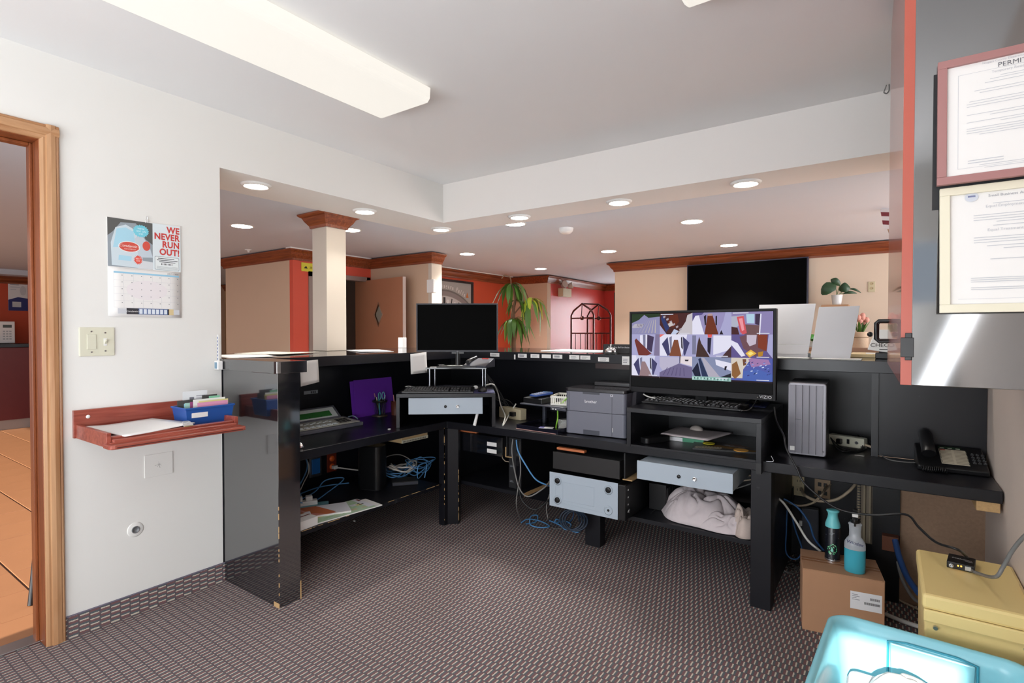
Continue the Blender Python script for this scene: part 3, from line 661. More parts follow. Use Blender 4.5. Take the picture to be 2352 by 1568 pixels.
for k, (y, w_, ttl) in enumerate([(1.725, .118, 'white note sheet taped under the counter edge beside the end panel'), (2.55, .16, 'white note sheet taped under the counter edge left of the small monitor')]):
    sheet('taped_note', None, [(-2.617, y, 1.005 if k == 0 else 1.02), (-2.617, y+w_*.98, 1.022), (-2.619, y+w_*.93, 1.148 if k == 0 else 1.165), (-2.619, y-.003, 1.143 if k == 0 else 1.155)], m_paper, .0008, lambda a, b: 0, label=ttl, cat='note')

# ================================================================ DESK, LEFT RUN (faces +x)
ph = thing('telephone_console', 'grey attendant telephone console with a long green display', 'telephone', (-2.765, 1.74, .7005), R(91))
m_cons = mat('console_slate', S(92, 94, 104), .4); m_keys = mat('console_keypad', S(186, 186, 176), .4)
build('base', MB().prism([(0, 0), (0, .022), (.20, .045), (.20, 0)], 0, .54, 'x'), m_cons, ph, .004)
build('keypad_plate', MB().hexa([(.06, .018, .0245), (.525, .018, .0245), (.50, .16, .041), (.06, .16, .041), (.06, .018, .0285), (.525, .018, .0285), (.50, .16, .045), (.06, .16, .045)]), m_keys, ph, .001)
build('display_housing', MB().prism([(.165, .03), (.150, .045), (.235, .118), (.250, .105), (.25, .03)], 0, .49, 'x'), m_cons, ph, .003)
sl = Vector((0, .085, .073)).normalized()
decal('display', ph, (.0, .1495, .0448), (1, 0, 0), sl, [('r', .03, .016, .47, .098, S(206, 216, 216)), ('r', .05, .028, .43, .072, S(44, 112, 50))] + [('r', .09+.085*k, .030, .10+.085*k, .036, S(20, 60, 26)) for k in range(4)])
kb_ = MB()
kz = lambda y: .0285+(y-.018)*.0165/.142
def key(mb, x, y, w_, d_, h=.003): z = kz(y); mb.box(x, x+w_, y, y+d_, z, z+h+.001)
for r_ in range(2):
    for k in range(7): key(kb_, .10+k*.040, .030+r_*.018, .028, .010)
for k in range(6): key(kb_, .11+k*.045, .115, .020, .008); key(kb_, .125+k*.045, .098, .018, .006)
build('line_keys', kb_, mat('pale_keys', S(226, 236, 240), .4), ph, .001, kind='stuff')
for r_ in range(4):
    for k in range(3): build('dial_key', (lambda m: (key(m, .395+k*.03+r_*.004, .045+r_*.022, .022, .014), m)[1])(MB()), m_black, ph, .001)
hs = thing('telephone_handset', 'black handset lying at the near end of the grey console', 'telephone handset', (-2.70, 1.655, .7005), R(80))
build('body', MB().tube([(-.02, 0, .06), (0, .02, .075), (.06, .05, .08), (.10, .08, .07)], [.02, .018, .018, .024], 10, res=3), m_black, hs)
build('cradle', MB().box(-.02, .07, -.01, .06, 0, .055), m_black, hs, .01)
co = [(.05+.05*t/60+.011*math.cos(t*1.05)*0, -.02-.012*math.cos(t*1.05), .014+.012*math.sin(t*1.05)) for t in range(60)]
build('coiled_cord', MB().tube(co, .0028, 5), m_black, hs, kind='stuff')
t = thing('desk_bell', 'small chrome bell at the desk edge beside the end panel', 'bell', (-2.50, 1.63, .7005))
build('dome', MB().lathe([(.001, .034), (.012, .033), (.024, .024), (.029, .010), (.030, .006)][::-1], n=18), m_chrome, t)
build('base', MB().lathe([(.033, 0), (.033, .005), (.02, .007)], n=18), m_black, t); build('button', MB().cyl((0, 0, .033), (0, 0, .042), .005, n=10), m_chrome, t)

pf = thing('ring_binder', 'purple folder leaning on the black panel behind the pen holder', 'folder', (-3.045, 2.435, .7005), R(92))
m_pur = mat('purple_card', S(126, 60, 200), .3)
build('cover', MB().hexa([(0, 0, 0), (.375, 0, 0), (.375, .003, 0), (0, .003, 0), (.012, .035, .262), (.375, .035, .262), (.375, .038, .262), (.012, .038, .262)]), m_pur, pf, .001)
build('cover', MB().hexa([(-.016, .012, 0), (.36, .012, 0), (.36, .015, 0), (-.016, .015, 0), (-.018, .041, .255), (.36, .041, .255), (.36, .044, .255), (-.018, .044, .255)]), m_pur, pf, .001)
lab = thing('device_label', 'narrow silver label strip on the black panel beneath the taped note', 'label', (-3.0985, 2.02, .905))
lq0, lq1 = G(698, 906, x=-3.0985), G(730, 897, x=-3.0985); lab.location = (-3.0985, lq0.y, lq0.z)
bx('strip', lab, mat('silver_label', S(150, 158, 166), .4), 0, .0008, 0, lq1.y-lq0.y, 0, .022, 0)
decal('digits', lab, (.0008, 0, 0), U, V, [('r', .05+.014*k, .004, .058+.014*k, .018, S(40, 42, 50)) for k in range(3)])
# pen holder
pc = thing('pen_holder', 'round dark wire pen holder on a foot beside the purple folder', 'pen holder', (-2.985, 2.60, .7005))
m_smoke = mat('smoked_wire', S(40, 38, 36), .4)
build('foot', MB().lathe([(.055, 0), (.055, .006), (.03, .010)], n=24), mat('bronze_foot', S(96, 84, 66), .4, .4), pc)
wr = MB()
for k in range(18):
    a = 2*math.pi*k/18; wr.cyl((.034*math.cos(a), .034*math.sin(a), .008), (.042*math.cos(a), .042*math.sin(a), .105), .0011, n=5)
build('wire_basket', wr, m_smoke, pc, kind='stuff')
build('rim', MB().lathe([(.040, .098), (.052, .100), (.054, .108), (.052, .114), (.040, .113), (.040, .098)], n=26), m_black, pc)
def pen(label, loc, tip, c, r=.0038, name='pen', cap=None):
    t = thing(name, label, 'pen', loc, group='pens in the wire holder'); d = Vector(tip)
    build('barrel', MB().cyl((0, 0, 0), d*.82, r, n=8), c, t); build('cap', MB().cyl(d*.82, d, r*1.15, r*.8, n=8), cap or c, t)
b0 = Vector(pc.location)
pen('olive yellow pencil leaning left in the wire holder', b0+Vector((0, .005, .012)), (-.01, -.028, .125), mat('olive', S(150, 146, 50), .4), cap=m_ivory)
pen('pink-tipped pen at the left of the wire holder', b0+Vector((-.01, .0, .012)), (-.01, -.032, .152), m_blackm, cap=mat('pinkcap', S(214, 150, 160), .4))
pen('white-capped pen at the right of the wire holder', b0+Vector((.01, .012, .012)), (0, .030, .135), m_dgrey, cap=m_white)
pen('teal marker pen standing in the wire holder', b0+Vector((.008, -.006, .012)), (0, -.012, .155), mat('teal', S(56, 150, 170), .4), r=.006)
sc = thing('scissors', 'scissors with light blue loop handles standing in the wire holder', 'scissors', b0+Vector((.012, .004, .04)))
m_tl = mat('light_teal', S(110, 186, 204), .35)
for s_ in (-1, 1):
    ring = [(.0, s_*.017+.012*math.cos(a)*1.0+.002, .105+.026*math.sin(a)) for a in [2*math.pi*k/16 for k in range(17)]]
    build('handle', MB().tube(ring, .0032, 6), m_tl, sc)
    build('blade', MB().hexa([(-.001, -s_*.004, -.02), (.001, -s_*.004, -.02), (.001, -s_*.003, -.02), (-.001, -s_*.003, -.02), (-.001, s_*.006, .08), (.001, s_*.006, .08), (.001, s_*.014, .08), (-.001, s_*.014, .08)]), m_steel, sc)
t = thing('pencil_cup', 'brown pencil cup beside the wire holder, half behind the corner stand', 'cup', (-2.93, 2.70, .7005))
m_brn = mat('brown_leather', S(96, 46, 30), .5)
build('cup', MB().lathe([(.03, 0), (.034, .10), (.031, .10), (.028, .006), (.001, .006)], n=20), m_brn, t)
pen('pale pink pencil leaning in the brown cup', Vector((-2.935, 2.705, .708)), (.01, -.03, .14), mat('pinkpencil', S(220, 150, 150), .4), name='pencil')
t = thing('adhesive_tape', 'small white scrap on the desk by the foot of the corner stand', 'scrap', (-2.52, 2.27, .7005)); build('scrap', MB().lathe([(.010, 0), (.010, .004), (.004, .005)], n=12), m_white, t)
cable('telephone_cable', 'pale blue plug lead behind the grey console', [G(800, 957, z=.72), G(812, 955, z=.73), G(822, 962, z=.712)], .004, mat('paleblue', S(176, 206, 226), .4))

# ---- under the left run
for k, (px, py, nm, lb_) in enumerate([(725, 1072, 'b', 'wall outlet with blue data sockets under the left desk'), (762, 1062, 'o', 'orange power outlet under the left desk with a white plug in it')]):
    p = G(px, py, x=-3.095)
    t = thing('wall_outlet', lb_, 'outlet', (-3.099, p.y, p.z))
    if nm == 'b':
        bx('plate', t, m_steel, 0, .005, -.045, .045, -.065, .065, .002); bx('socket', t, mat('data_blue', S(36, 110, 190), .4), .005, .012, -.032, .030, -.045, .055, .002)
    else:
        bx('plate', t, mat('rust_plate', S(116, 44, 26), .4), 0, .005, -.038, .038, -.062, .062, .002)
        mo = mat('orange_socket', S(240, 104, 40), .4)
        for dz in (-.026, .028): build('socket', MB().lathe([(.019, 0), (.019, .006), (.001, .006)], n=18).xf(Matrix.Translation((.005, 0, dz)) @ Matrix.Rotation(R(90), 4, 'Y')), mo, t)
        pl = p
t = thing('power_plug', 'white power plug in the orange outlet', 'plug', (-3.086, pl.y+.004, pl.z-.028)); bx('body', t, m_white, 0, .035, -.014, .014, -.012, .012, .004)
cable('mains_cable', 'white cord from the plug to behind the black router', [(-3.052, pl.y+.004, pl.z-.028), (-3.02, pl.y+.08, pl.z-.05), (-2.97, pl.y+.22, pl.z-.09), (-2.93, pl.y+.36, pl.z-.14)], .005, m_cwhite)
rt = thing('router', 'tall black rounded router box on the left lower shelf', 'router', (-2.755, 2.335, .2805), R(20))
build('body', MB().prism(rrect(-.082, .082, -.062, .062, .035, 6), .004, .285), mat('router_black', S(20, 20, 22), .28), rt, .006, seg=3)
build('foot', MB().prism(rrect(-.074, .074, -.054, .054, .03, 6), 0, .004), m_blackm, rt)
dv = thing('external_drive', 'flat black device with a cable across it on the left lower shelf', 'device', (-2.60, 2.50, .2805), R(52))
bx('body', dv, m_blackm, -.085, .085, -.055, .055, 0, .028, .004); bx('side_strip', dv, m_dgrey, -.083, .083, -.0562, -.055, .006, .022, 0)
dv.location = (-2.66, 2.53, .2805)
# cables heaped on the shelf: loops, each a cable
def loops(cx, cy, z, n, r, jitter, h, seed):
    rd = random.Random(seed); pts = []; a0 = rd.random()*6
    for k in range(n*6):
        a = a0+2*math.pi*k/6; rr = r*(.6+.6*rd.random())
        pts.append((cx+rr*math.cos(a)*1.0+rd.uniform(-jitter, jitter), cy+rr*math.sin(a)*1.3+rd.uniform(-jitter, jitter), z+.004+h*rd.random()))
    return pts
gp = 'cables heaped on the left lower shelf'
cable('network_cable', 'pale blue cable with a high loop, right part of the left shelf', loops(-2.78, 2.78, .285, 5, .085, .03, .09, 3)+[(-2.62, 2.62, .30), (-2.6, 2.6, .39), (-2.62, 2.70, .385), (-2.60, 2.66, .30)], .0035, m_cblue, gp)
cable('network_cable', 'bundled blue cable lying behind the flat black device', loops(-2.83, 2.62, .285, 6, .08, .03, .05, 5), .0035, m_cblue, gp)
cable('white_cable', 'thick white coiled cable behind the flat black device', loops(-2.82, 2.66, .31, 4, .09, .02, .07, 9), .0055, m_cwhite, gp)
cable('grey_cable', 'thin grey cable arching over the white coil', [(-2.9, 2.5, .30), (-2.86, 2.52, .42), (-2.8, 2.62, .44), (-2.74, 2.7, .37), (-2.8, 2.76, .29)], .0035, m_cgrey, gp)
cable('network_cable', 'blue cable running from the blue outlet to the white power strip', [(-3.07, 1.90, .57), (-3.0, 1.98, .54), (-2.97, 2.0, .46), (-2.96, 1.94, .36), (-2.86, 1.80, .30), (-2.78, 1.72, .29)], .004, m_cblue, gp)
cable('network_cable', 'blue cable stretched behind the maps towards the router', [(-2.84, 1.80, .30), (-2.90, 2.0, .31), (-2.98, 2.14, .34), (-2.95, 2.26, .33), (-2.90, 2.1, .287), (-2.80, 1.9, .288), (-2.92, 1.85, .30), (-3.0, 2.1, .30), (-2.95, 2.3, .29)], .004, m_cblue, gp)
cable('network_cable', 'tangled blue cable beside the white power strip', loops(-2.86, 1.80, .285, 4, .07, .03, .05, 11), .004, m_cblue, gp)
cable('network_cable', 'pale cable dropping from the blue outlet', [(-3.07, 1.92, .56), (-3.02, 2.02, .50), (-3.0, 2.03, .42), (-2.98, 1.98, .36), (-2.92, 1.9, .31)], .003, m_cwhite, gp)
t = thing('power_adapter', 'white power strip with plugs among the cables behind the maps', 'power strip', (-2.80, 1.83, .2805), R(60))
bx('body', t, m_white, -.10, .10, -.025, .025, 0, .035, .005)
for k in (-1, 0, 1): bx('plug', t, m_white, -.02+k*.055, .018+k*.055, -.018, .02, .035, .062, .005)
# maps and books
def booklet(name, label, cat, loc, rz, w_, d_, h_, col, items, pages=None, group=None):
    t = thing(name, label, cat, loc, R(rz), group)
    if pages: bx('pages', t, pages, -w_/2+.001, w_/2-.001, -d_/2+.001, d_/2-.001, 0, h_-.001, 0); bx('cover', t, col, -w_/2, w_/2, -d_/2, d_/2, h_-.001, h_, 0)
    else: bx('sheets', t, col, -w_/2, w_/2, -d_/2, d_/2, 0, h_, 0)
    if items: decal('print', t, (-w_/2, -d_/2, h_), (1, 0, 0), (0, 1, 0), items)
    return t
gr = S(188, 218, 178); ye = S(226, 220, 150); pk = S(222, 150, 140); wh = S(232, 232, 238); bl = S(120, 176, 190); og = S(206, 116, 76)
rnd = random.Random(4)
mapit = [('r', 0, 0, .40, .21, S(196, 220, 190))] + [('r', rnd.uniform(0, .33), rnd.uniform(0, .17), 0, 0, 0) for _ in range(0)]
for k in range(26):
    a, b = rnd.uniform(.005, .33), rnd.uniform(.005, .16); mapit.append(('r', a, b, a+rnd.uniform(.02, .07), b+rnd.uniform(.01, .04), rnd.choice([gr, ye, S(206, 228, 216), S(178, 208, 160), wh, S(216, 208, 168)])))
for k in range(9): mapit.append(('r', 0, .02*k+.01, .40, .0115+.02*k, S(150, 176, 150)))
mapit += [('r', .36, .02, .40, .20, wh), ('r', .345, .09, .375, .10, S(40, 40, 40)), ('r', .345, .11, .36, .12, S(40, 40, 40)), ('r', .38, .15, .395, .19, S(120, 60, 50))]
booklet('folded_map', 'pale green street map spread at the edge of the left lower shelf', 'map', (-2.535, 1.92, .2805), 84, .44, .17, .006, m_paper, mapit)
booklet('folded_map', 'brochure with a terracotta corner lying on the street map', 'brochure', (-2.61, 1.845, .2870), 62, .30, .17, .010, m_paper,
        [('r', 0, 0, .30, .17, S(222, 152, 140)), ('p', [(.0, .0), (.17, .0), (.20, .10), (.0, .06)], pk), ('p', [(.1, .17), (.3, .17), (.3, .0), (.22, .0)], wh), ('p', [(.03, .17), (.13, .17), (.22, .02), (.17, .0), (.08, .06)], og), ('r', .02, .02, .09, .09, wh)], pages=m_paper)
booklet('folded_map', 'blue and tan coastal map under the white brochure', 'map', (-2.735, 1.80, .2870), 55, .30, .20, .004, m_paper,
        [('r', 0, 0, .30, .20, bl), ('p', [(.0, .0), (.30, .0), (.26, .07), (.15, .12), (.05, .11), (0, .14)], S(212, 204, 164)), ('p', [(.02, .15), (.1, .17), (.22, .12), (.28, .18), (.3, .2), (0, .2)], S(110, 170, 178)), ('p', [(.1, .02), (.2, .03), (.18, .06), (.08, .06)], S(206, 176, 130))])
booklet('paperback_book', 'thick white book with a brown band beside the end panel', 'book', (-2.56, 1.635, .2805), 95, .16, .20, .045, m_paper, [('r', 0, .10, .16, .15, S(190, 120, 90)), ('r', 0, .06, .16, .07, S(120, 50, 40))], pages=m_paper)
# keyboard tray / beige case pushed under the desk
t = thing('beige_case', 'beige equipment case hung under the desk left of the corner post', 'equipment case', (-2.60, 2.30, .58))
pA = G(925, 1005, x=-2.55); 
build('body', MB().box(-.32, .03, .12, .36, 0, .065), mat('manila', S(206, 178, 134), .6), t, .003)
bx('front_rail', t, m_ivory, .03, .034, .12, .36, 0, .02, .001)
decal('connector_row', t, (.0345, .13, .004), U, V, [('r', .01*k, 0, .01*k+.005, .010, S(60, 60, 60)) for k in range(21)])
# ================================================================ CORNER STATION
RZ = 39.3; O = Vector((-2.518, 2.325, .7005))
cs = thing('monitor_stand', 'black wooden corner desk stand open at the front, small monitor above', 'desk stand', O, R(RZ))
Wd = .624
bx('top', cs, m_blk, 0, Wd, 0, .60, .190, .213, .001)
bx('side', cs, m_blk, 0, .022, 0, .60, 0, .190, .001); bx('side', cs, m_blk, Wd-.022, Wd, 0, .60, 0, .190, .001)
def L2W(x, y, z=0):
    return O + Vector((x*math.cos(R(RZ))-y*math.sin(R(RZ)), x*math.sin(R(RZ))+y*math.cos(R(RZ)), z))
def cash(name, label, loc, rz, w_, d_, h_, m_front, m_body, kn, side=True):
    t = thing(name, label, 'drawer', loc, rz)
    bx('body', t, m_body, .004, w_-.004, .012, d_, .004, h_-.004, .002)
    bx('front', t, m_front, 0, w_, 0, .012, 0, h_, .0015)
    if kn:
        a, b = kn
        build('keyhole', MB().lathe([(.009, 0), (.009, .004), (.005, .006), (.001, .006)], n=16).xf(Matrix.Translation((a, 0, h_*.47)) @ Matrix.Rotation(R(90), 4, 'X')), m_black, t)
        build('lock', MB().lathe([(.011, 0), (.011, .006), (.008, .008), (.007, .005), (.001, .005)], n=16).xf(Matrix.Translation((b, 0, h_*.47)) @ Matrix.Rotation(R(90), 4, 'X')), m_chrome, t)
    return t
cash('cash_drawer', 'pale grey cash drawer front hung inside the corner stand', L2W(.075, .012, .082), R(RZ), .468, .38, .104, m_lgrey, m_blackm, (.232, .308))
t = thing('white_lever', 'white plastic support foot under the grey drawer in the corner stand', 'support', L2W(.49, .03, .0), R(RZ))
build('rod', MB().cyl((.0, 0, 0.004), (.02, .01, .08), .011, .009, n=12), m_white, t)
def keyboard(label, loc, rz, w_, d_, tilt=4, seed=1, dots=False):
    t = thing('keyboard', label, 'keyboard', loc, rz)
    zz = lambda y: .010+y/d_*d_*math.tan(R(tilt))
    build('case', MB().prism([(0, 0), (0, .011), (d_, .011+d_*math.tan(R(tilt))), (d_, 0)], 0, w_, 'x'), m_black, t, .003)
    mb = MB(); mk = MB(); rd = random.Random(seed)
    rows = 6; u = (w_-.03)/22.5; rh = (d_-.03)/6.3
    for r_ in range(rows):
        y = .012+r_*rh+(.006 if r_ == 5 else 0)
        def kk(x, w2):
            z = zz(y+rh/2)
            mb.hexa([(x, y, z), (x+w2, y, z), (x+w2, y+rh*.86, z+.002), (x, y+rh*.86, z+.002), (x+.002, y+.002, z+.008), (x+w2-.002, y+.002, z+.008), (x+w2-.002, y+rh*.8, z+.009), (x+.002, y+rh*.8, z+.009)])
            if dots and rd.random() < .75: mk.box(x+w2*.25, x+w2*.6, y+rh*.3, y+rh*.6, z+.0086, z+.0098)
        x = .014
        if r_ == 0:
            for w2 in (1.25, 1.25, 1.25, 6.2, 1.25, 1.25, 1.25, 1.25): kk(x, w2*u*.93); x += w2*u
        else:
            while x < .014+14.6*u: kk(x, u*.93); x += u
        x = .014+15.4*u
        if r_ in (0, 1, 3, 4, 5):
            for k in range(3):
                if r_ == 1 and k != 1: continue
                kk(x+k*u, u*.93)
        x = .014+18.7*u
        if r_ < 5:
            for k in range(4): kk(x+k*u*.92, u*.86)
    build('keys', mb, m_blackm, t, kind='stuff')
    if dots: build('key_marks', mk, mat('key_legend', S(190, 190, 196), .6), t, kind='stuff')
    return t
keyboard('black keyboard on the corner stand with crumpled receipts behind it', L2W(.03, .03, .2135), R(RZ-3), .455, .165, 5, 2)
t = thing('mouse_pad', 'dark blue mouse pad at the right of the corner stand', 'mouse pad', L2W(.455, .015, .2137), R(RZ)); build('pad', MB().prism(rrect(0, .165, 0, .17, .01), 0, .003), mat('navy_pad', S(40, 40, 84), .6), t)
decal('print', t, (0, 0, .003), (1, 0, 0), (0, 1, 0), [('r', .11, .02, .15, .04, S(170, 170, 200))])
def mouse(label, loc, rz, m):
    t = thing('computer_mouse', label, 'mouse', loc, rz)
    build('shell', MB().ball((0, 0, .0), .030, .052, .034, 20), m, t)
    return t
m_ = mouse('black computer mouse on the dark blue pad of the corner stand', L2W(.545, .085, .2172), R(RZ), m_black)
for o in m_.children:
    for v in o.data.vertices: v.co.z = max(v.co.z, 0)
t = thing('plug_adapter', 'small white round knob behind the mouse on the corner stand', 'adapter', L2W(.50, .24, .2137), R(RZ)); build('knob', MB().ball((0, 0, .014), .018, .014, .014, 12), m_white, t)
sheet('receipts', None, [tuple(L2W(.03, .215, .236)), tuple(L2W(.20, .215, .228)), tuple(L2W(.20, .27, .222)), tuple(L2W(.02, .27, .234))], m_paper, .0012, lambda a, b: .006*math.sin(a*9), 8, label='crumpled white receipts at the back left of the corner keyboard', cat='paper')
# glass riser shelf with metal legs
Pm = DP(1050, 838, 3.66)
gs = thing('monitor_riser', 'small black glass monitor riser on four thin metal legs', 'monitor riser', (Pm.x, Pm.y, .914), R(35))
hz = DP(1050, 844, 3.56).z-.914
bx('shelf', gs, mat('black_glass', S(16, 16, 18), .08), -.20, .205, -.10, .11, hz-.010, hz, .001)
for x, y in ((-.175, -.085), (-.165, .09), (.18, -.085), (.19, .09)):
    build('leg', MB().cyl((x, y, 0), (x, y, hz-.010), .008, n=10), mat('dark_steel', (.25, .26, .28, 1), .25, 1.0), gs)
# monitor
def screen_thing(label, base, rz, w_, h_, zb, bez, stand, logo=None, logo_at='c', th=.03, m_bez=None, bot=None, name='monitor', cat='monitor', y0=0):
    t = thing(name, label, cat, base, rz); bot = bot or bez; m_bez = m_bez or mat('bezel_grey', S(62, 62, 68), .45, spec=.3)
    bx('housing', t, m_bez, -w_/2, w_/2, y0, y0+th, zb, zb+h_, .003)
    mbz = MB().box(-w_/2, -w_/2+bez, y0-.004, y0, zb, zb+h_).box(w_/2-bez, w_/2, y0-.004, y0, zb, zb+h_).box(-w_/2+bez, w_/2-bez, y0-.004, y0, zb+h_-bez, zb+h_).box(-w_/2+bez, w_/2-bez, y0-.004, y0, zb, zb+bot)
    build('bezel', mbz, m_bez, t, .0008)
    bx('screen', t, m_off, -w_/2+bez, w_/2-bez, y0-.0015, y0, zb+bot, zb+h_-bez, 0)
    return t
pb = DP(1050, 808, 3.58); zg = .914+hz
mon = screen_thing('small black monitor with a blank dark screen on the corner riser', (pb.x, pb.y, zg+.0005), R(35), .546, .324, pb.z-zg, .009, None, bot=.012)
build('stand_neck', MB().cyl((0, .045, .01), (0, .045, .12), .017, n=16).box(-.04, .04, .03, .05, .09, .16), m_black, mon)
build('stand_foot', MB().prism([(-.13, -.06), (.13, -.06), (.10, .09), (-.10, .09)], 0, .010), m_black, mon, .002)
text(mon, 'LG', (.002, -.004, pb.z-zg+.002), (1, 0, 0), (0, 0, 1), .008, S(190, 190, 196))
t = thing('card_terminal', 'dark desk phone with a red light strip on the right of the monitor riser', 'telephone', DP(1100, 843, 3.60), R(12)); t.location.z = zg+.0008
build('base', MB().prism([(-.07, 0), (-.075, .012), (.06, .058), (.075, .05), (.075, 0)], -.085, .085, 'x'), m_dgrey, t, .003)
build('cradle', MB().tube([(-.06, -.05, .035), (-.065, 0, .045), (-.05, .06, .06)], .014, 8, res=3), m_black, t)
bx('light', t, mat('red_lens', S(190, 60, 56), .3), 0, .05, .045, .06, .052, .058, .002)
build('card', MB().prism(rrect(-.045, .045, -.03, .03, .003), 0, .001), m_paper, loc=(DP(1003, 845, 3.60).x, DP(1003, 845, 3.60).y, zg+.0006), rz=R(35), label='white card at the left of the monitor foot', cat='card')
t = thing('mobile_phone', 'small dark phone lying left of the monitor foot', 'mobile phone', DP(1014, 843, 3.68), R(50)); t.location.z = zg+.001; bx('body', t, m_black, -.022, .022, -.045, .045, 0, .012, .003)
build('sticky_note', MB().prism(rrect(-.05, .05, -.025, .025, .004), 0, .0012), m_paper, label='white slip lying on the foot of the small monitor', cat='note', loc=(pb.x-.02, pb.y-.0, zg+.0112), rz=R(35))
cable('mains_cable', 'white cord curving from the corner stand down to the desk', [L2W(.57, .30, .235), L2W(.62, .26, .245), G(1143, 900, y=3.0), G(1150, 930, y=3.0), G(1160, 955, y=2.95), G(1155, 977, z=.705), G(1168, 955, y=3.0), G(1185, 927, y=3.05)], .0045, m_cwhite)
for k in range(7):
    rd = random.Random(30+k)
    cable('black_cord', 'thin black cord in the tangle behind the corner stand', [DP(1110+rd.uniform(-6, 10), 850, 3.9), DP(1122+rd.uniform(-6, 10), 875, 3.86), DP(1135+rd.uniform(-10, 20), 905+rd.uniform(-8, 8), 3.84), DP(1160+rd.uniform(-10, 14), 925+rd.uniform(-12, 12), 3.84), DP(1178+rd.uniform(-20, 20), 950, 3.8)], .0035, m_cblack, 'black cords behind the corner stand')

# ================================================================ DESK, RIGHT RUN
def gz(px, py, z=.7005): return G(px, py, z=z)
p = gz(1150, 958)
t = thing('power_block', 'beige power block with a black plug on the desk behind the tray stand', 'power strip', (p.x, p.y, .7005), R(-12))
bx('body', t, m_beige, -.02, .20, 0, .06, 0, .075, .004); bx('plug', t, m_black, .12, .16, -.03, 0, .025, .055, .004)
# two-tier tray
p = gz(1186, 984); q = gz(1281, 998)
tr = thing('document_tray', 'black two-tier desk tray, calculator and basket on its upper tier', 'tray', (p.x, p.y, .7005), math.atan2(q.y-p.y, q.x-p.x))
tw = (q-p).length
build('lower_tray', MB().box(0, tw, 0, .34, 0, .004).box(0, tw, 0, .004, .004, .028).box(0, .004, .004, .34, .004, .028).box(tw-.004, tw, .004, .34, .004, .028), mat('smoke_black', S(24, 24, 36), .15), tr, .001)
bx('front_edge', tr, mat('pale_edge', S(200, 160, 150), .5), 0, tw*.96, -.003, -.001, .001, .004, 0)
for x in (.02, tw-.02): bx('leg', tr, m_dgrey, x-.01, x+.01, .26, .28, .004, .145, .002)
bx('upper_tray', tr, m_dgrey, -.02, tw+.015, .06, .36, .145, .153, .002)
bx('handle_tab', tr, m_dgrey, tw-.09, tw+.02, .052, .06, .132, .146, .002)
for k in (0, 1): bx('screw', tr, m_white, tw-.075+k*.02, tw-.066+k*.02, .0505, .052, .136, .142, 0)
def trloc(x, y, z): return tr.matrix_basis @ Vector((x, y, z))
bpy.context.view_layer.update()
def in_tr(x, y, z):
    a = tr.rotation_euler.z; return Vector((tr.location.x+x*math.cos(a)-y*math.sin(a), tr.location.y+x*math.sin(a)+y*math.cos(a), tr.location.z+z))
t = thing('card_reader', 'low black box on the upper tray under the blue calculator', 'device', in_tr(.06, .17, .1535), tr.rotation_euler.z-.1)
build('body', MB().prism([(-.08, 0), (-.08, .032), (.09, .045), (.09, 0)], -.075, .085, 'x'), m_black, t, .004)
t = thing('calculator', 'blue desk calculator on the low black box', 'calculator', in_tr(.075, .15, .196), tr.rotation_euler.z-.35)
build('body', MB().hexa([(-.035, -.06, 0), (.035, -.06, 0), (.035, .075, .010), (-.035, .075, .010), (-.035, -.06, .010), (.035, -.06, .010), (.035, .075, .024), (-.035, .075, .024)]), mat('calculator_blue', S(46, 74, 140), .3), t, .003)
bx('display', t, mat('lcd_dim', S(96, 118, 150), .2), -.028, .028, .035, .065, .019, .0255, .001)
mb = MB()
for i in range(4):
    for j in range(5): mb.box(-.028+i*.0155, -.017+i*.0155, -.05+j*.016, -.04+j*.016, .010+.001*j, .0155+.0016*j)
build('keys', mb, mat('grey_keys', S(150, 156, 176), .4), t, kind='stuff')
bk = thing('basket', 'white slotted plastic basket on the upper tray beside the printer', 'basket', in_tr(.19, .10, .1538), tr.rotation_euler.z+.35)
mb = MB().box(0, .15, 0, .20, 0, .002)
for (x0, x1, y0, y1) in ((0, .15, 0, .002), (0, .15, .198, .20), (0, .002, 0, .2), (.148, .15, 0, .2)): mb.box(x0, x1, y0, y1, .002, .010); mb.box(x0-.004, x1+.004, y0-.004, y1+.004, .046, .054) if 0 else mb.box(x0-.002, x1+.002, y0-.002, y1+.002, .044, .056)
for k in range(11): mb.box(.002+k*.0135, .008+k*.0135, 0, .002, .010, .044); mb.box(.002+k*.0135, .008+k*.0135, .198, .2, .010, .044)
for k in range(14): mb.box(0, .002, .004+k*.0138, .0105+k*.0138, .010, .044); mb.box(.148, .15, .004+k*.0138, .0105+k*.0138, .010, .044)
build('slotted_body', mb, mat('basket_white', S(226, 224, 214), .4), bk)
m_lime = mat('lime_strap', S(150, 214, 60), .5)
cable('lanyard', 'lime green lanyard hanging from the basket down to the desk', [in_tr(.33, .08, .21), G(1285, 930, y=2.95), G(1281, 937, y=2.93), G(1281, 960, y=2.92), G(1278, 975, y=2.91), G(1277, 985, y=2.88)], .005, m_lime)
lp = G(1277, 985, y=2.88)
build('lanyard_clip', MB().tube([(lp.x+.009*math.cos(a), lp.y, lp.z-.012+.014*math.sin(a)) for a in [2*math.pi*k/12+1.57 for k in range(13)]], .0028, 6), mat('yellow_clip', S(214, 226, 70), .4), label='yellow oval clip at the end of the lime lanyard', cat='clip')
p = gz(1255, 993); booklet('key_card', 'white and purple key card at the front of the tray', 'card', (p.x, p.y, .7345-.005), 20, .085, .05, .002, m_white, [('r', 0, 0, .03, .05, S(90, 84, 150))])
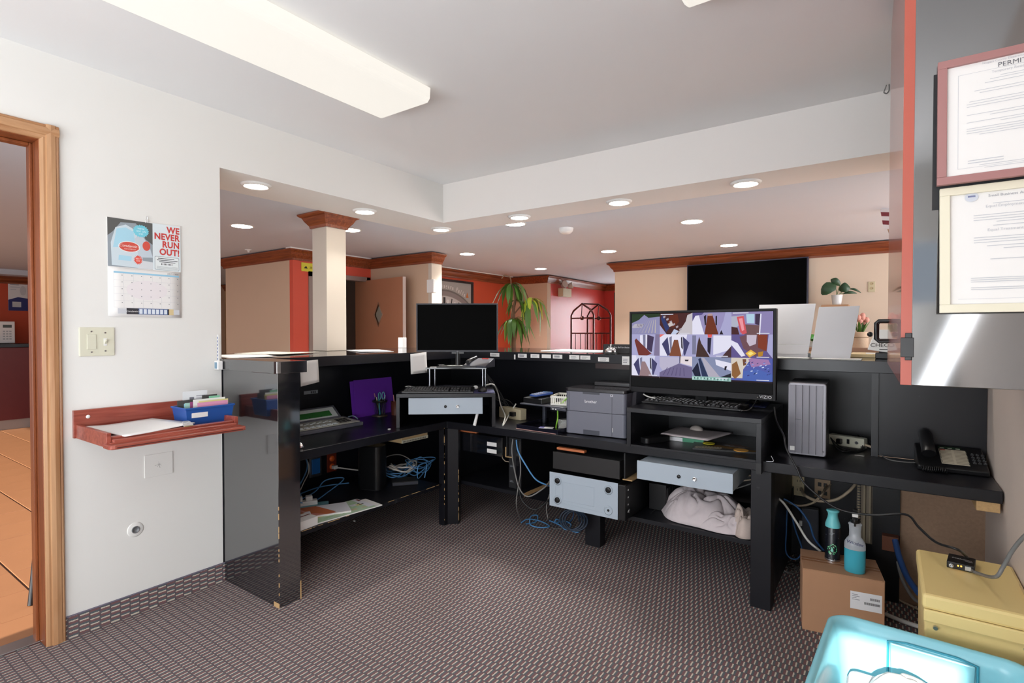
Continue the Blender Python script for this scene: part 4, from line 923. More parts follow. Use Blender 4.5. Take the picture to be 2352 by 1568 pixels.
for k in range(9):
    p = gz(1287+k*.4, 985-k*.6)
    booklet('card_stack', 'white card wedged against the printer, '+('lowest', 'second from the bottom', 'third from the bottom', 'fourth from the bottom', 'middle one', 'fourth from the top', 'third from the top', 'second from the top', 'topmost')[k]+' of the loose stack', 'card', (p.x+.015, p.y+.03, .7008+k*.0052), 28+k*3.5, .085, .06, .0035, m_paper, None, group='loose cards beside the printer')

# printer
A = gz(1298.5, 994); B = gz(1437, 1009); rzp = math.atan2(B.y-A.y, B.x-A.x)
pw = (B-A).length
prn = thing('laser_printer', 'grey laser printer with black top beside the big screen', 'printer', A, rzp)
ph_ = .272
build('lower_body', MB().prism(rrect(0, pw, 0, .36, .02), .004, ph_*.50), m_grey, prn, .002)
build('upper_body', MB().prism(rrect(0, pw, 0, .36, .02), ph_*.505, ph_*.93), m_grey, prn, .002)
build('top', MB().prism(rrect(-.002, pw+.002, -.002, .362, .02), ph_*.93, ph_), mat('printer_black', S(40, 38, 42), .2), prn, .003)
build('top_rear', MB().box(.10, pw-.02, .20, .35, ph_, ph_+.025), mat('printer_black', S(40, 38, 42), .2), prn, .004)
bx('front_line', prn, m_dgrey, .024, .026, -.001, .002, ph_*.52, ph_*.92, 0); bx('front_line', prn, m_dgrey, pw*.78, pw*.78+.002, -.001, .002, .01, ph_*.92, 0)
bx('top_notch', prn, m_dgrey, pw*.30, pw*.58, -.0015, .01, ph_*.885, ph_*.935, .001)
build('tray_handle', MB().box(pw*.31, pw*.58, -.0012, .012, .004, .032), mat('printer_recess', S(66, 68, 80), .5), prn, .001)
text(prn, 'brother', (pw*.435, -.0005, ph_*.70), (1, 0, 0), (0, 0, 1), .024, S(225, 225, 230), bold=.015)
decal('badge', prn, (pw*.76, -.0004, ph_*.86), (1, 0, 0), (0, 0, 1), [('r', 0, 0, .014, .014, S(220, 220, 226)), ('r', .004, .004, .010, .010, S(70, 74, 90)), ('r', .0, -.19, .0, -.19, wh)])
bx('level_slot', prn, m_white, pw*.79, pw*.797, -.001, .001, ph_*.12, ph_*.21, 0)
build('foot_pads', MB().box(.03, .06, .03, .06, 0, .004).box(pw-.06, pw-.03, .03, .06, 0, .004).box(.03, .06, .3, .33, 0, .004).box(pw-.06, pw-.03, .3, .33, 0, .004), m_blackm, prn)

# big desk stand
YF = 2.655
a = G(1439.7, 939, y=YF); b = G(1749, 959, y=YF); c = G(1751, 1066, y=YF)
X0, X1, ZT = a.x, b.x, (a.z+b.z)/2
bs = thing('monitor_stand', 'wide black wooden desk stand carrying the big screen and a keyboard', 'desk stand', (X0, YF, .7005)); hh = ZT-.7005; wB = X1-X0
bx('top', bs, m_blk, 0, wB, 0, .62, hh-.022, hh, .001)
bx('side', bs, m_blk, 0, .022, 0, .62, 0, hh-.022, .001)
bx('side', bs, m_blk, wB-.022, wB, .0, .62, 0, hh-.022, .001)
bx('bottom', bs, m_blk, .022, wB-.022, .0, .62, 0, .012, .001)
bx('back', bs, m_blkm, .022, wB-.022, .60, .62, .012, hh-.022, 0)
bx('front_edge', bs, m_black, wB-.022, wB, .0, .045, -.052, 0, 0)
zb_ = .7005+.012
# contents
zi = zb_+.0005
P = lambda px, py, z=None: G(px, py, z=zi if z is None else z)
p = P(1505, 1015); t = thing('remote_case', 'black rounded eyeglass case at the left in the wide desk stand', 'case', (p.x, p.y, zi), R(62)); build('body', MB().prism(rrect(-.085, .085, -.03, .03, .018, 5), 0, .032), m_black, t, .006, seg=3)
p = P(1560, 1012); booklet('paperback_book', 'green and white paperback under the loose papers in the wide stand', 'book', (p.x+.02, p.y+.07, zi), 2, .22, .17, .022, mat('green_cover', S(30, 120, 84), .4), [('r', 0, 0, .10, .17, S(190, 190, 196))], pages=mat('book_page', S(214, 226, 214), .7))
bx('spine', bpy.data.objects['paperback_book.001'], mat('spine_green', S(26, 128, 90), .3), .0, .11, -.087, -.085, .001, .021, 0); bx('spine', bpy.data.objects['paperback_book.001'], mat('spine_white', S(210, 210, 214), .4), -.11, -.0, -.087, -.085, .001, .021, 0)
p = P(1570, 1000, zi+.03); sheet('paper_stack', None, [(p.x-.12, p.y-.02, zi+.026), (p.x+.14, p.y-.05, zi+.026), (p.x+.21, p.y+.20, zi+.030), (p.x-.10, p.y+.26, zi+.030)], mat('pinkish_paper', S(218, 206, 208), .8), .006, lambda a, b: .010*max(0, a-.6)*b, 8, label='loose pinkish papers stacked in the wide desk stand', cat='paper')
p = P(1600, 988, zi+.045); t = mouse('pale grey mouse lying on the papers in the wide stand', (p.x, p.y, zi+.047), R(75), mat('beige_mouse', S(176, 166, 160), .3))
for o in t.children:
    for v in o.data.vertices: v.co.z = max(v.co.z, 0)*.75; v.co.x *= .85; v.co.y *= .75
p = P(1655, 1030); t = booklet('magazine', 'black patterned folder with white diamonds along its corner in the wide stand', 'magazine', (p.x+.01, p.y+.035, zi), 14, .30, .20, .008, m_black,
   [('p', [(.08, .07), (.28, .0), (.30, .03), (.12, .12)], S(120, 92, 50)), ('p', [(.14, .12), (.24, .07), (.26, .10), (.17, .15)], S(150, 150, 156))] + [('r', .01+.014*k+.007*(j % 2), .003+.013*j, .0195+.014*k+.007*(j % 2), .0115+.013*j, S(222, 214, 190)) for k in range(9) for j in range(4)] + [('p', [(.15+.02*k, .15), (.16+.02*k, .15), (.22+.02*k, .08), (.21+.02*k, .08)], S(110, 76, 50)) for k in range(4)])
for (px, py, rr, cc, lb_) in ((1628, 1018, .030, S(206, 196, 50), 'yellow-green round disc on the patterned folder'), (1702, 1034, .034, S(216, 156, 60), 'orange round disc at the right of the patterned folder')):
    p = P(px, py, zi+.012); t = thing('disc', lb_, 'disc', (p.x, p.y, zi+.0112)); build('body', MB().cyl((0, 0, 0), (0, 0, .003), rr, n=28), mat('disc%d' % px, cc, .35), t)
# big screen
bk_ = DP(1448, 712, 0) if 0 else None
YT = 2.90
tl, tr_, bl_, br_ = G(1446, 714, y=YT), G(1784, 710, y=YT), G(1450, 900, y=YT), G(1786, 920, y=YT)
w_ = ((tr_.x-tl.x)+(br_.x-bl_.x))/2; zb0 = (bl_.z+br_.z)/2; zt0 = (tl.z+tr_.z)/2
tv = screen_thing('big black screen showing twelve security camera views', ((tl.x+tr_.x)/2, YT, ZT+.0005), 0, w_, zt0-zb0, zb0-ZT, .012, None, bot=.030, th=.045, m_bez=mat('tv_bezel', S(20, 18, 22), .5, spec=.25))
TW, TH, TZ = w_, zt0-zb0, zb0-ZT
build('stand_neck', MB().box(-.03, .03, .075, .10, .012, TZ+.10).box(-.05, .05, .045, .10, TZ+.05, TZ+.12), mat('stand_black', S(12, 12, 14), .6, spec=.2), tv, .002); build('stand_base', MB().prism(rrect(-.16, .16, .03, .19, .03), 0, .010), mat('stand_black', S(12, 12, 14), .6, spec=.2), tv, .003)
text(tv, 'VIZIO', (TW/2-.045, -.0045, TZ+.010), (1, 0, 0), (0, 0, 1), .020, S(220, 220, 224), squash=1.1)
# camera views, drawn as flat lit shapes
sx0, sz0 = -TW/2+.014, TZ+.032; SW, SH = TW-.028, TH-.046
v1 = lambda f: f*SH
cxs = [0, .222, .465, .735, 1.0]; rys = [1.0, .72, .43, .15]
sc_ = []
def quad(c, r, pts, col): # unit coords in cell, origin bottom-left
    x0, x1 = cxs[c]*SW, cxs[c+1]*SW; y1, y0 = rys[r]*SH, rys[r+1]*SH
    sc_.append(('p', [(x0+(x1-x0)*a, y0+(y1-y0)*b) for a, b in pts], col))
sc_.append(('r', 0, 0, SW, SH, S(4, 4, 5))); sc_.append(('r', 0, .13*SH, SW, SH, S(34, 20, 26)))
LV, LW, DB, DK, NV, BR, GY = S(168, 166, 206), S(226, 224, 242), S(108, 48, 28), S(34, 26, 40), S(64, 62, 104), S(140, 70, 46), S(122, 122, 150)
F = [(0, 0), (1, 0), (1, 1), (0, 1)]
def corridor(c, r, wall, floor_, vx=.45, vy=.95, l=.3, rr=.75, doors=True, wl=LW):
    quad(c, r, F, wall)
    quad(c, r, [(0, 0), (.0, 1), (.15, 1), (.28, .2), (l, 0)], wl); quad(c, r, [(rr, 0), (.8, .6), (.85, 1), (1, 1), (1, 0)], LV)
    if doors:
        quad(c, r, [(.07, .55), (.25, .88), (.33, .06), (.25, 0)], NV); quad(c, r, [(.30, .85), (.38, .92), (.38, .25), (.34, .15)], GY)
        quad(c, r, [(.72, .90), (.92, .62), (.78, .02), (.74, .1)], NV); quad(c, r, [(.66, .85), (.70, .9), (.72, .3), (.67, .4)], DK)
    quad(c, r, [(l, 0), (vx-.05, vy-.2), (vx+.07, vy-.2), (rr, 0)], floor_)
# row 0
quad(0, 0, F, S(142, 140, 178)); quad(0, 0, [(0, 1), (1, 1), (1, .85), (.6, .8), (.45, .95), (.25, .7), (0, .55)], S(38, 56, 34)); quad(0, 0, [(0, .35), (.1, .5), (.42, .52), (.38, .33), (.05, .3)], S(180, 176, 190))
for k in range(5): quad(0, 0, [(.18+.05*k, .36), (.2+.05*k, .36), (.23+.05*k, .5), (.21+.05*k, .5)], S(120, 110, 120))
for k in range(7): quad(0, 0, [(.1+.12*k, .05), (.14+.12*k, .07), (.5+.06*k, .72), (.48+.06*k, .7)], S(150+6*k, 148+5*k, 176))
quad(1, 0, F, S(70, 34, 34)); quad(1, 0, [(.55, .0), (1, 0), (1, 1), (.85, .9), (.8, .6)], S(196, 190, 196)); quad(1, 0, [(0, 0), (.22, 0), (0, .45)], LV); quad(1, 0, [(.03, .75), (.1, .95), (.3, .3), (.2, .1)], S(44, 54, 104)); quad(1, 0, [(.3, .9), (.55, .95), (.6, .6), (.42, .3), (.25, .5)], S(96, 40, 24))
for k in range(6): quad(1, 0, [(.1+.1*k, .85-.12*k), (.17+.1*k, .9-.12*k), (.18+.1*k, .82-.12*k), (.12+.1*k, .76-.12*k)], S(170, 160, 170))
quad(1, 0, [(.35, 0), (.45, .25), (.6, .15), (.5, 0)], S(190, 200, 226)); quad(1, 0, [(.25, .5), (.38, .6), (.42, .42), (.3, .35)], S(200, 190, 190))
corridor(2, 0, S(150, 142, 186), DB, .45, 1.1, .32, .68, False, LW); quad(2, 0, [(.30, .82), (.36, .9), (.36, .45), (.33, .4)], DK); quad(2, 0, [(.60, .82), (.64, .85), (.64, .4), (.60, .45)], DK); quad(2, 0, [(.40, .85), (.52, .85), (.52, .95), (.40, .95)], S(180, 150, 150)); quad(2, 0, [(0, .6), (0, 1), (.3, 1), (.25, .9), (.08, .86)], S(84, 74, 130)); quad(2, 0, [(.7, 0), (.75, .2), (.8, 0)], DK)
quad(3, 0, F, S(140, 130, 176)); quad(3, 0, [(0, .1), (.3, .6), (.3, .85), (0, .8)], S(176, 178, 196)); quad(3, 0, [(.3, .45), (.7, .4), (.68, 0), (.32, 0)], S(110, 80, 82)); quad(3, 0, [(.13, .78), (.30, .82), (.38, .06), (.28, 0), (.22, .1)], S(206, 84, 92)); quad(3, 0, [(.18, .7), (.27, .72), (.32, .2), (.26, .15)], S(236, 150, 160)); quad(3, 0, [(.36, .9), (.56, .9), (.56, .48), (.38, .5)], S(176, 206, 226)); quad(3, 0, [(.58, .9), (.7, .9), (.68, .4), (.58, .45)], S(60, 44, 70)); quad(3, 0, [(.7, .9), (.73, .9), (.7, 0), (.67, 0)], LW); quad(3, 0, [(0, 0), (.2, 0), (.15, .3), (0, .35)], S(70, 34, 40))
# row 1
quad(0, 1, F, LV); quad(0, 1, [(.3, .95), (.55, 1), (.75, .1), (.3, .6)], LW); quad(0, 1, [(.56, .98), (.8, .88), (.72, .15), (.55, .3)], S(66, 54, 84)); quad(0, 1, [(.4, .98), (.5, .98), (.5, .35), (.42, .42)], GY); quad(0, 1, [(.1, .7), (.16, .8), (.72, .08), (.55, 0), (.25, 0)], S(112, 50, 44)); quad(0, 1, [(.85, 1), (1, 1), (1, 0), (.8, 0)], S(128, 118, 150))
corridor(1, 1, LW, S(126, 72, 50), .5, .95, .3, .68); quad(1, 1, [(0, 1), (.15, 1), (0, .85)], S(230, 110, 100))
quad(2, 1, F, LV); quad(2, 1, [(.55, .95), (1, .95), (1, .35), (.55, .1)], LW); quad(2, 1, [(.1, 0), (.13, .5), (.18, .9), (.24, .6), (.46, 0)], S(66, 44, 40)); quad(2, 1, [(.40, .85), (.50, .85), (.47, .1), (.40, .25)], S(34, 28, 50)); quad(2, 1, [(.40, 1), (.52, 1), (.5, .86), (.41, .86)], S(222, 90, 88)); quad(2, 1, [(.75, 0), (1, .5), (1, 0)], S(70, 44, 48)); quad(2, 1, [(0, .1), (.1, .1), (.1, .95), (0, .95)], GY)
quad(3, 1, F, S(96, 84, 140)); quad(3, 1, [(.2, .9), (.4, 1), (.8, 1), (.95, .5), (.6, .05), (.3, .4)], S(110, 76, 84)); quad(3, 1, [(.38, .98), (.62, .98), (.6, .6), (.45, .5), (.38, .7)], S(196, 184, 200)); quad(3, 1, [(.64, 1), (.88, 1), (.85, .3), (.65, .45)], S(128, 56, 36)); quad(3, 1, [(.35, .2), (.48, .36), (.62, .2), (.45, .02)], S(226, 176, 70)); quad(3, 1, [(.40, .2), (.48, .28), (.55, .2), (.46, .1)], S(246, 226, 130)); quad(3, 1, [(.0, .75), (.16, .62), (.35, .1), (.25, .05), (.0, .55)], LW); quad(3, 1, [(.9, 1), (1, 1), (1, 0), (.86, .3)], LV); quad(3, 1, [(.65, .25), (.78, .3), (.76, .1), (.66, .05)], S(180, 130, 40))
# row 2
corridor(0, 2, S(206, 208, 232), S(148, 122, 126), .42, .9, .28, .74)
quad(1, 2, F, LV); quad(1, 2, [(0, .95), (.6, .95), (.6, .65), (.1, .3), (0, .5)], S(186, 180, 204)); quad(1, 2, [(.62, 1), (1, 1), (1, .55), (.64, .68)], S(226, 214, 220)); quad(1, 2, [(0, 0), (0, .2), (.12, .3), (.6, .66), (1, .5), (1, 0)], S(112, 102, 140)); quad(1, 2, [(.62, 1), (.65, 1), (.64, .66), (.62, .66)], DK); quad(1, 2, [(.78, .85), (.9, .85), (.88, .78), (.79, .78)], DK)
for k in range(6): quad(1, 2, [(.1+.13*k, .08), (.13+.13*k, .08), (.26+.1*k, .46), (.24+.1*k, .46)], S(92, 82, 120))
quad(2, 2, F, S(132, 140, 172)); quad(2, 2, [(0, .35), (.15, .75), (.24, .05), (.1, 0)], S(24, 28, 54)); quad(2, 2, [(.16, .9), (.22, .95), (.45, 0), (.28, 0)], S(40, 50, 84)); quad(2, 2, [(.24, .98), (.32, .95), (.75, .05), (.45, 0)], S(176, 170, 186)); quad(2, 2, [(.6, .9), (1, .75), (1, .4), (.62, .65)], LW); quad(2, 2, [(.6, 0), (1, .3), (1, 0)], S(34, 36, 46)); quad(2, 2, [(.84, .6), (.9, .62), (.87, .42), (.83, .44)], DK)
quad(3, 2, F, S(82, 92, 168)); quad(3, 2, [(0, 1), (.5, 1), (.3, .5), (.28, .1), (0, .1)], S(212, 202, 190)); quad(3, 2, [(.02, .7), (.14, .85), (.24, .3), (.1, .05), (.02, .2)], S(140, 96, 56)); quad(3, 2, [(.28, .95), (.37, .95), (.37, .7), (.30, .65)], S(110, 70, 50)); quad(3, 2, [(.42, .95), (.5, 1), (.9, .95), (.95, .75), (.5, .6)], S(160, 120, 170)); quad(3, 2, [(.3, .4), (.6, .55), (1, .3), (1, 0), (.3, 0)], S(76, 100, 176))
rd = random.Random(5)
for k in range(26):
    a_, b_ = .32+.6*rd.random(), .2+.6*rd.random(); quad(3, 2, [(a_, b_), (a_+.05*rd.random()+.01, b_+.02), (a_+.05, b_+.07), (a_, b_+.04)], rd.choice([S(200, 210, 240), S(60, 60, 130), S(130, 150, 220), S(36, 60, 110)]))
sc_.append(('r', cxs[2]*SW, .13*SH, cxs[3]*SW, .178*SH, S(150, 190, 184)))
for k in range(22): a_ = cxs[2]*SW+.003+k*.0085; sc_.append(('r', a_, .135*SH+.004*(k % 3), a_+.004, .165*SH, S(60, 90, 84) if k % 2 else S(210, 228, 226)))
sc_.append(('r', cxs[1]*SW-.0005, .13*SH, cxs[1]*SW+.0005, .16*SH, S(150, 150, 150)))
for (c_, r_) in ((1, 0), (3, 0), (3, 1), (2, 1), (2, 2), (0, 2), (3, 2)): quad(c_, r_, [(.62, .03), (.92, .03), (.92, .065), (.62, .065)], S(214, 214, 228))
for c_, r_ in ((1, 0), (3, 0)): quad(c_, r_, [(.03, .93), (.42, .93), (.42, .97), (.03, .97)], S(214, 214, 228))
decal('camera_views', tv, (sx0, -.0018, sz0), (1, 0, 0), (0, 0, 1), sc_, SCREEN, step=.00003)
# keyboard and bits on the wide stand
pk1 = G(1473, 925, z=ZT+.001); pk2 = G(1702, 945, z=ZT+.001)
keyboard('black keyboard with white key marks in front of the big screen', (pk1.x, pk1.y, ZT+.0008), math.atan2(pk2.y-pk1.y, pk2.x-pk1.x), (pk2-pk1).length, .155, 4, 3, True)
p = G(1742, 930, z=ZT+.001); t = thing('mouse_pad', 'blue mouse pad at the right end of the wide stand', 'mouse pad', (p.x-.07, p.y-.0, ZT+.0006), R(4)); build('pad', MB().prism(rrect(0, .115, -.09, .13, .01), 0, .003), mat('blue_pad', S(26, 40, 96), .6), t)
decal('print', t, (0, 0, .003), (1, 0, 0), (0, 1, 0), [('r', .05, -.06, .09, -.045, S(130, 130, 170))])
t = mouse('black mouse on the blue pad under the big screen', (p.x-.03, p.y+.06, ZT+.0038), R(20), m_black)
for o in t.children:
    for v in o.data.vertices: v.co.z = max(v.co.z, 0)
cable('keyboard_cable', 'thin grey cord looping from the big keyboard to the screen', [G(1704, 943, z=ZT+.008), G(1722, 940, z=ZT+.006), G(1735, 922, z=ZT+.02), G(1740, 912, y=2.88)], .0028, m_cgrey)
cable('screen_cable', 'white cord hanging out under the left corner of the big screen', [G(1478, 905, y=2.93), G(1490, 911, y=2.92), G(1505, 914, y=2.93)], .004, m_cwhite)

# hp tower
A = gz(1812, 1040); B = gz(1897, 1053)
tw_ = B.x-A.x; th_ = .355
twr = thing('computer_tower', 'silver grey computer tower with ribbed front on the right desk', 'computer', (A.x, 2.93, .7005), R(2))
build('case', MB().prism(rrect(0, tw_, .012, .30, .006), 0.003, th_), mat('tower_side', S(46, 46, 54), .4), twr, .003)
m_tf = mat('tower_front', S(142, 140, 148), .35, .3)
build('front_panel', MB().prism(rrect(0, tw_, .006, th_, .014), -.004, .012, 'y'), m_tf, twr, .003)
for k in range(5):
    x = .004+k*tw_*.178
    build('rib', MB().prism([(x, -.004), (x+tw_*.172, -.012), (x+tw_*.176, -.004)], .014, th_-.010), m_tf, twr)
build('port_strip', MB().prism([(tw_*.81, .012), (tw_*.97, .012), (tw_*.97, th_-.014), (tw_*.81, th_-.014)], -.006, -.004, 'y'), m_tf, twr)
for k, (z, h2, w2) in enumerate([(.318, .022, .007), (.293, .006, .005), (.265, .016, .006), (.240, .014, .006), (.213, .014, .009), (.188, .014, .009), (.150, .028, .005), (.132, .006, .006)]):
    bx('port', twr, m_white if k == 0 else m_black, tw_*.89-w2/2, tw_*.89+w2/2, -.0075, -.006, z, z+h2, 0)
bx('drive_seam', twr, m_dgrey, tw_*.19, tw_*.35, -.0125, -.011, .178, .1795, 0)
bx('sticker', twr, m_white, .010, .030, -.0128, -.009, .026, .046, 0)
text(twr, 'hp', (tw_*.885, -.0065, .026), (1, 0, 0), (0, 0, 1), .020, S(50, 50, 56), shear=.4)
# power strip on desk
p = gz(1912, 1018)
t = thing('power_strip', 'white power strip with a black switch on the desk behind the silver tower', 'power strip', (p.x-.02, p.y-.03, .7005), R(-20))
bx('body', t, m_ivory, 0, .175, 0, .045, .0, .055, .004); bx('switch', t, m_black, .095, .108, -.003, 0, .018, .042, .001); bx('plug', t, m_black, .05, .075, -.022, 0, .014, .040, .004)
build('button', MB().cyl((.142, 0, .03), (.142, -.004, .03), .008, n=12), m_steel, t)
cable('mains_cable', 'white cord end leaving the power strip behind the tower', [(p.x+.13, p.y-.06, .725), (p.x+.18, p.y-.09, .718), (p.x+.20, p.y-.12, .708)], .006, m_ctan)
for k in range(5):
    rd = random.Random(60+k)
    cable('black_cord', 'black cord lying around the white power strip', [gz(1908, 1005, .78-.02*k), gz(1920+rd.uniform(0, 12), 1028+rd.uniform(-4, 8), .712), gz(1955+rd.uniform(-10, 10), 1036+rd.uniform(-6, 2), .706), gz(1985+rd.uniform(-8, 10), 1028+rd.uniform(-4, 4), .710), gz(1975+rd.uniform(-8, 20), 1005+rd.uniform(-10, 10), .735), gz(2010, 1025, .71)], .003, m_cblack, 'black cords by the power strip')
cable('telephone_cable', 'thin dark cord running along the desk to the right telephone', [gz(2008, 1028, .71), gz(2035, 1052, .705), gz(2070, 1060, .705), gz(2110, 1062, .705)], .0025, m_cgrey)
t = thing('scrap', 'torn white scrap on the desk in front of the power strip', 'scrap', gz(1973, 1046)); build('scrap', MB().prism([(-.018, 0), (.02, -.006), (.022, .004), (-.004, .008)], 0, .001), m_paper, t)
cd_ = thing('scrap', 'small metal hook clip at the right foot of the wide stand', 'hook', gz(1760, 1060)); build('hook', MB().tube([(0, 0, .002), (.03, .0, .006), (.02, 0, .03)], .002, 6, res=4), m_steel, cd_)

# right telephone
A = gz(2108, 1078); B = gz(2268, 1088)
dp = thing('desk_telephone', 'black desk telephone with a paper key list at the right wall', 'telephone', (A.x, A.y, .7005), R(2)); dw = min(B.x-A.x+.0, .245)
build('base', MB().prism([(0, 0), (-.004, .022), (.19, .085), (.20, .08), (.20, 0)], 0, dw, 'x'), m_black, dp, .006, seg=3)
sl = Vector((0, .194, .063)).normalized()
decal('key_list', dp, (0, -.003, .0228), (1, 0, 0), sl, [('r', .085, .032, .180, .165, S(214, 206, 184))] + [('r', .090, .040+.0125*k, .128, .0445+.0125*k, S(170, 158, 140)) for k in range(10)] + [('r', .137, .040+.0125*k, .175, .0445+.0125*k, S(170, 158, 140)) for k in range(10)] + [('r', .088, .152, .108, .160, S(180, 60, 50)), ('r', .085, .170, .165, .186, S(30, 60, 40))] + [('r', .09+.028*k, .170, .105+.028*k, .176, S(200, 210, 190)) for k in range(3)] + [('r', .0855, .038+.0125*k, .089, .0445+.0125*k, S(30, 30, 30)) for k in range(10)] + [('r', .176, .038+.0125*k, .1795, .0445+.0125*k, S(30, 30, 30)) for k in range(10)], step=.0003)
mb = MB(); mk = MB()
for i in range(3):
    for j in range(4):
        c_ = Vector((.192+i*.017, -.003, .0228)) + sl*(.058+j*.024); mb.box(c_.x, c_.x+.012, c_.y, c_.y+.013, c_.z-.002, c_.z+.006)
        mk.box(c_.x+.004, c_.x+.0065, c_.y+.005, c_.y+.008, c_.z+.006, c_.z+.0066)
build('dial_keys', mb, m_blackm, dp, .001, kind='stuff'); build('key_marks', mk, m_white, dp, kind='stuff')
build('handset', MB().tube([(.038, .0, .075), (.038, .02, .088), (.038, .09, .108), (.038, .16, .128), (.038, .185, .130)], [.026, .024, .019, .022, .026], 12, res=2), m_black, dp)
build('coiled_cord', MB().tube([(.01+.09*t/70, -.025-.010*math.cos(t*1.1)-.01*math.sin(t/11), .014+.010*math.sin(t*1.1)) for t in range(70)], .0025, 5), m_black, dp, kind='stuff')

# ================================================================ UNDER THE DESK
# black drawer by the corner post
YD = 2.815
a = G(1037, 990, y=YD); b = G(1153, 1049, y=YD)
t = cash('cash_drawer', 'glossy black drawer with two white stickers right of the corner post', (a.x, YD, b.z+.0), R(0), b.x-a.x, .42, .125, m_blkg, m_blackm, None)
dwd = b.x-a.x
for k in range(2): bx('sticker', t, m_paper, dwd*.72, dwd*.90, -.0012, 0, .040+k*.046-.026, .066+k*.046-.026, 0)
for k in range(3): build('rivet', MB().cyl((.04+.02*k, 0, .02), (.04+.02*k, -.002, .02), .002, n=8), m_steel, t)
bx('runner', t, mat('copper_wood', S(190, 112, 70), .4), .0, .22, .004, .03, .128, .140, .002); bx('runner', t, m_raw, dwd+.004, dwd+.012, .03, .40, .0, .06, .001); bx('runner', t, m_raw, dwd+.004, dwd+.06, .03, .40, -.006, .0, .001)
bx('hanger_board', t, m_blackm, dwd+.012, dwd+.02, .03, .42, 0, .18, .001)
t = thing('computer_tower', 'small black computer tower at the end of the short lower shelf', 'computer', G(1186, 1140, y=2.90)+Vector((-.03, .03, 0)), R(-3)); t.location = (-2.03, 2.86, .2805)
bx('case', t, m_black, 0, .10, .01, .40, 0, .33, .003); bx('front_panel', t, m_blackm, -.001, .101, 0, .012, .0, .332, .003); bx('front_edge', t, m_blkg, .062, .095, -.004, 0, .01, .32, .002)
for k in (0, 1): decal('badge', t, (.01, -.0005, .14-.1*k), (1, 0, 0), (0, 0, 1), [('r', 0, 0, .03, .004, S(120, 124, 130)), ('r', 0, .008, .022, .011, S(120, 124, 130))])
# cash drawer (black) and computer lying on its side
YD = 2.70
a = G(1270, 1034, y=YD); b = G(1423, 1100, y=YD)
t = cash('cash_drawer', 'plain matt black drawer above the silver computer case', (a.x, YD, .503), 0, b.x-a.x, .40, .10, mat('matt_black_metal', S(30, 28, 28), .5), m_blackm, None); dwd = b.x-a.x
bx('runner', t, mat('copper_wood', S(190, 112, 70), .4), .02, .20, .01, .04, .112, .126, .002); bx('hanger_board', t, m_blackm, dwd+.012, dwd+.02, .03, .40, 0, .14, .001); bx('runner', t, m_raw, dwd+.004, dwd+.06, .03, .38, -.008, -.002, .001)
pc2 = thing('desktop_computer', 'silver bottomed computer case lying on its side on the long lower shelf', 'computer', (-1.622, 2.70, .2805)); cwid = .432
bx('case', pc2, m_black, 0, cwid, .004, .42, .001, .198, .003)
bx('steel_bottom', pc2, m_lgrey, 0, cwid, 0, .004, .0, .200, .001)
bx('front_bezel', pc2, m_black, cwid, cwid+.045, -.002, .42, 0, .196, .006)
for x, z in ((.055, .155), (.055, .042), (cwid-.055, .155), (cwid-.055, .042)):
    build('raised_ring', MB().lathe([(.024, 0), (.026, .002), (.021, .0035), (.018, .001)], n=22).xf(Matrix.Translation((x, 0, z)) @ Matrix.Rotation(R(90), 4, 'X')), m_lgrey, pc2)
    if (x, z) != (cwid-.055, .042): build('rubber_foot', MB().lathe([(.016, 0), (.016, .008), (.012, .010), (.001, .009)], n=20).xf(Matrix.Translation((x, 0, z)) @ Matrix.Rotation(R(90), 4, 'X')), m_black, pc2)
    else: build('screw_hole', MB().lathe([(.007, 0), (.007, .002), (.001, .002)], n=14).xf(Matrix.Translation((x, 0, z)) @ Matrix.Rotation(R(90), 4, 'X')), m_black, pc2)
def ridge(x0, x1, z0, z1): return MB().tube([(x0, 0, z0), (x1, 0, z0), (x1, 0, z1), (x0, 0, z1), (x0, 0, z0)], .0015, 6)
build('pressed_ridge', ridge(.09, .29, .045, .152), m_lgrey, pc2); build('pressed_ridge', MB().tube([(.04, 0, .13), (.04, 0, .07)], .0015, 6).tube([(.09, 0, .03), (.34, 0, .022), (.36, 0, .010)], .0015, 6), m_lgrey, pc2)
mb = MB()
for k in range(4): mb.box(cwid+.0455, cwid+.0465, .03, .04, .04+.04*k, .048+.04*k)
build('front_ports', mb, m_white, pc2)
build('badge', MB().lathe([(.012, 0), (.012, .002), (.001, .002)], n=16).xf(Matrix.Translation((cwid+.045, .05, .045)) @ Matrix.Rotation(R(90), 4, 'Y')), m_steel, pc2)
t = thing('network_box', 'black finned box behind the silver computer case on the long shelf', 'device', (-1.12, 2.98, .2805)); bx('body', t, m_black, 0, .10, 0, .25, 0, .15, .003)
for k in range(6): bx('fin', t, m_blackm, .100, .104, .02+.03*k, .035+.03*k, .02, .13, 0)
# grey drawer pulled out under the wide stand
YD = 2.60
a = G(1463, 1049, y=YD); b = G(1683, 1124, y=YD); c = G(1463, 1094, y=YD)
cash('cash_drawer', 'pale grey locking cash drawer pulled out under the wide stand', (a.x, YD, .5525), 0, b.x-a.x, .45, .0935, m_lgrey, m_lgrey, (.215, .292))
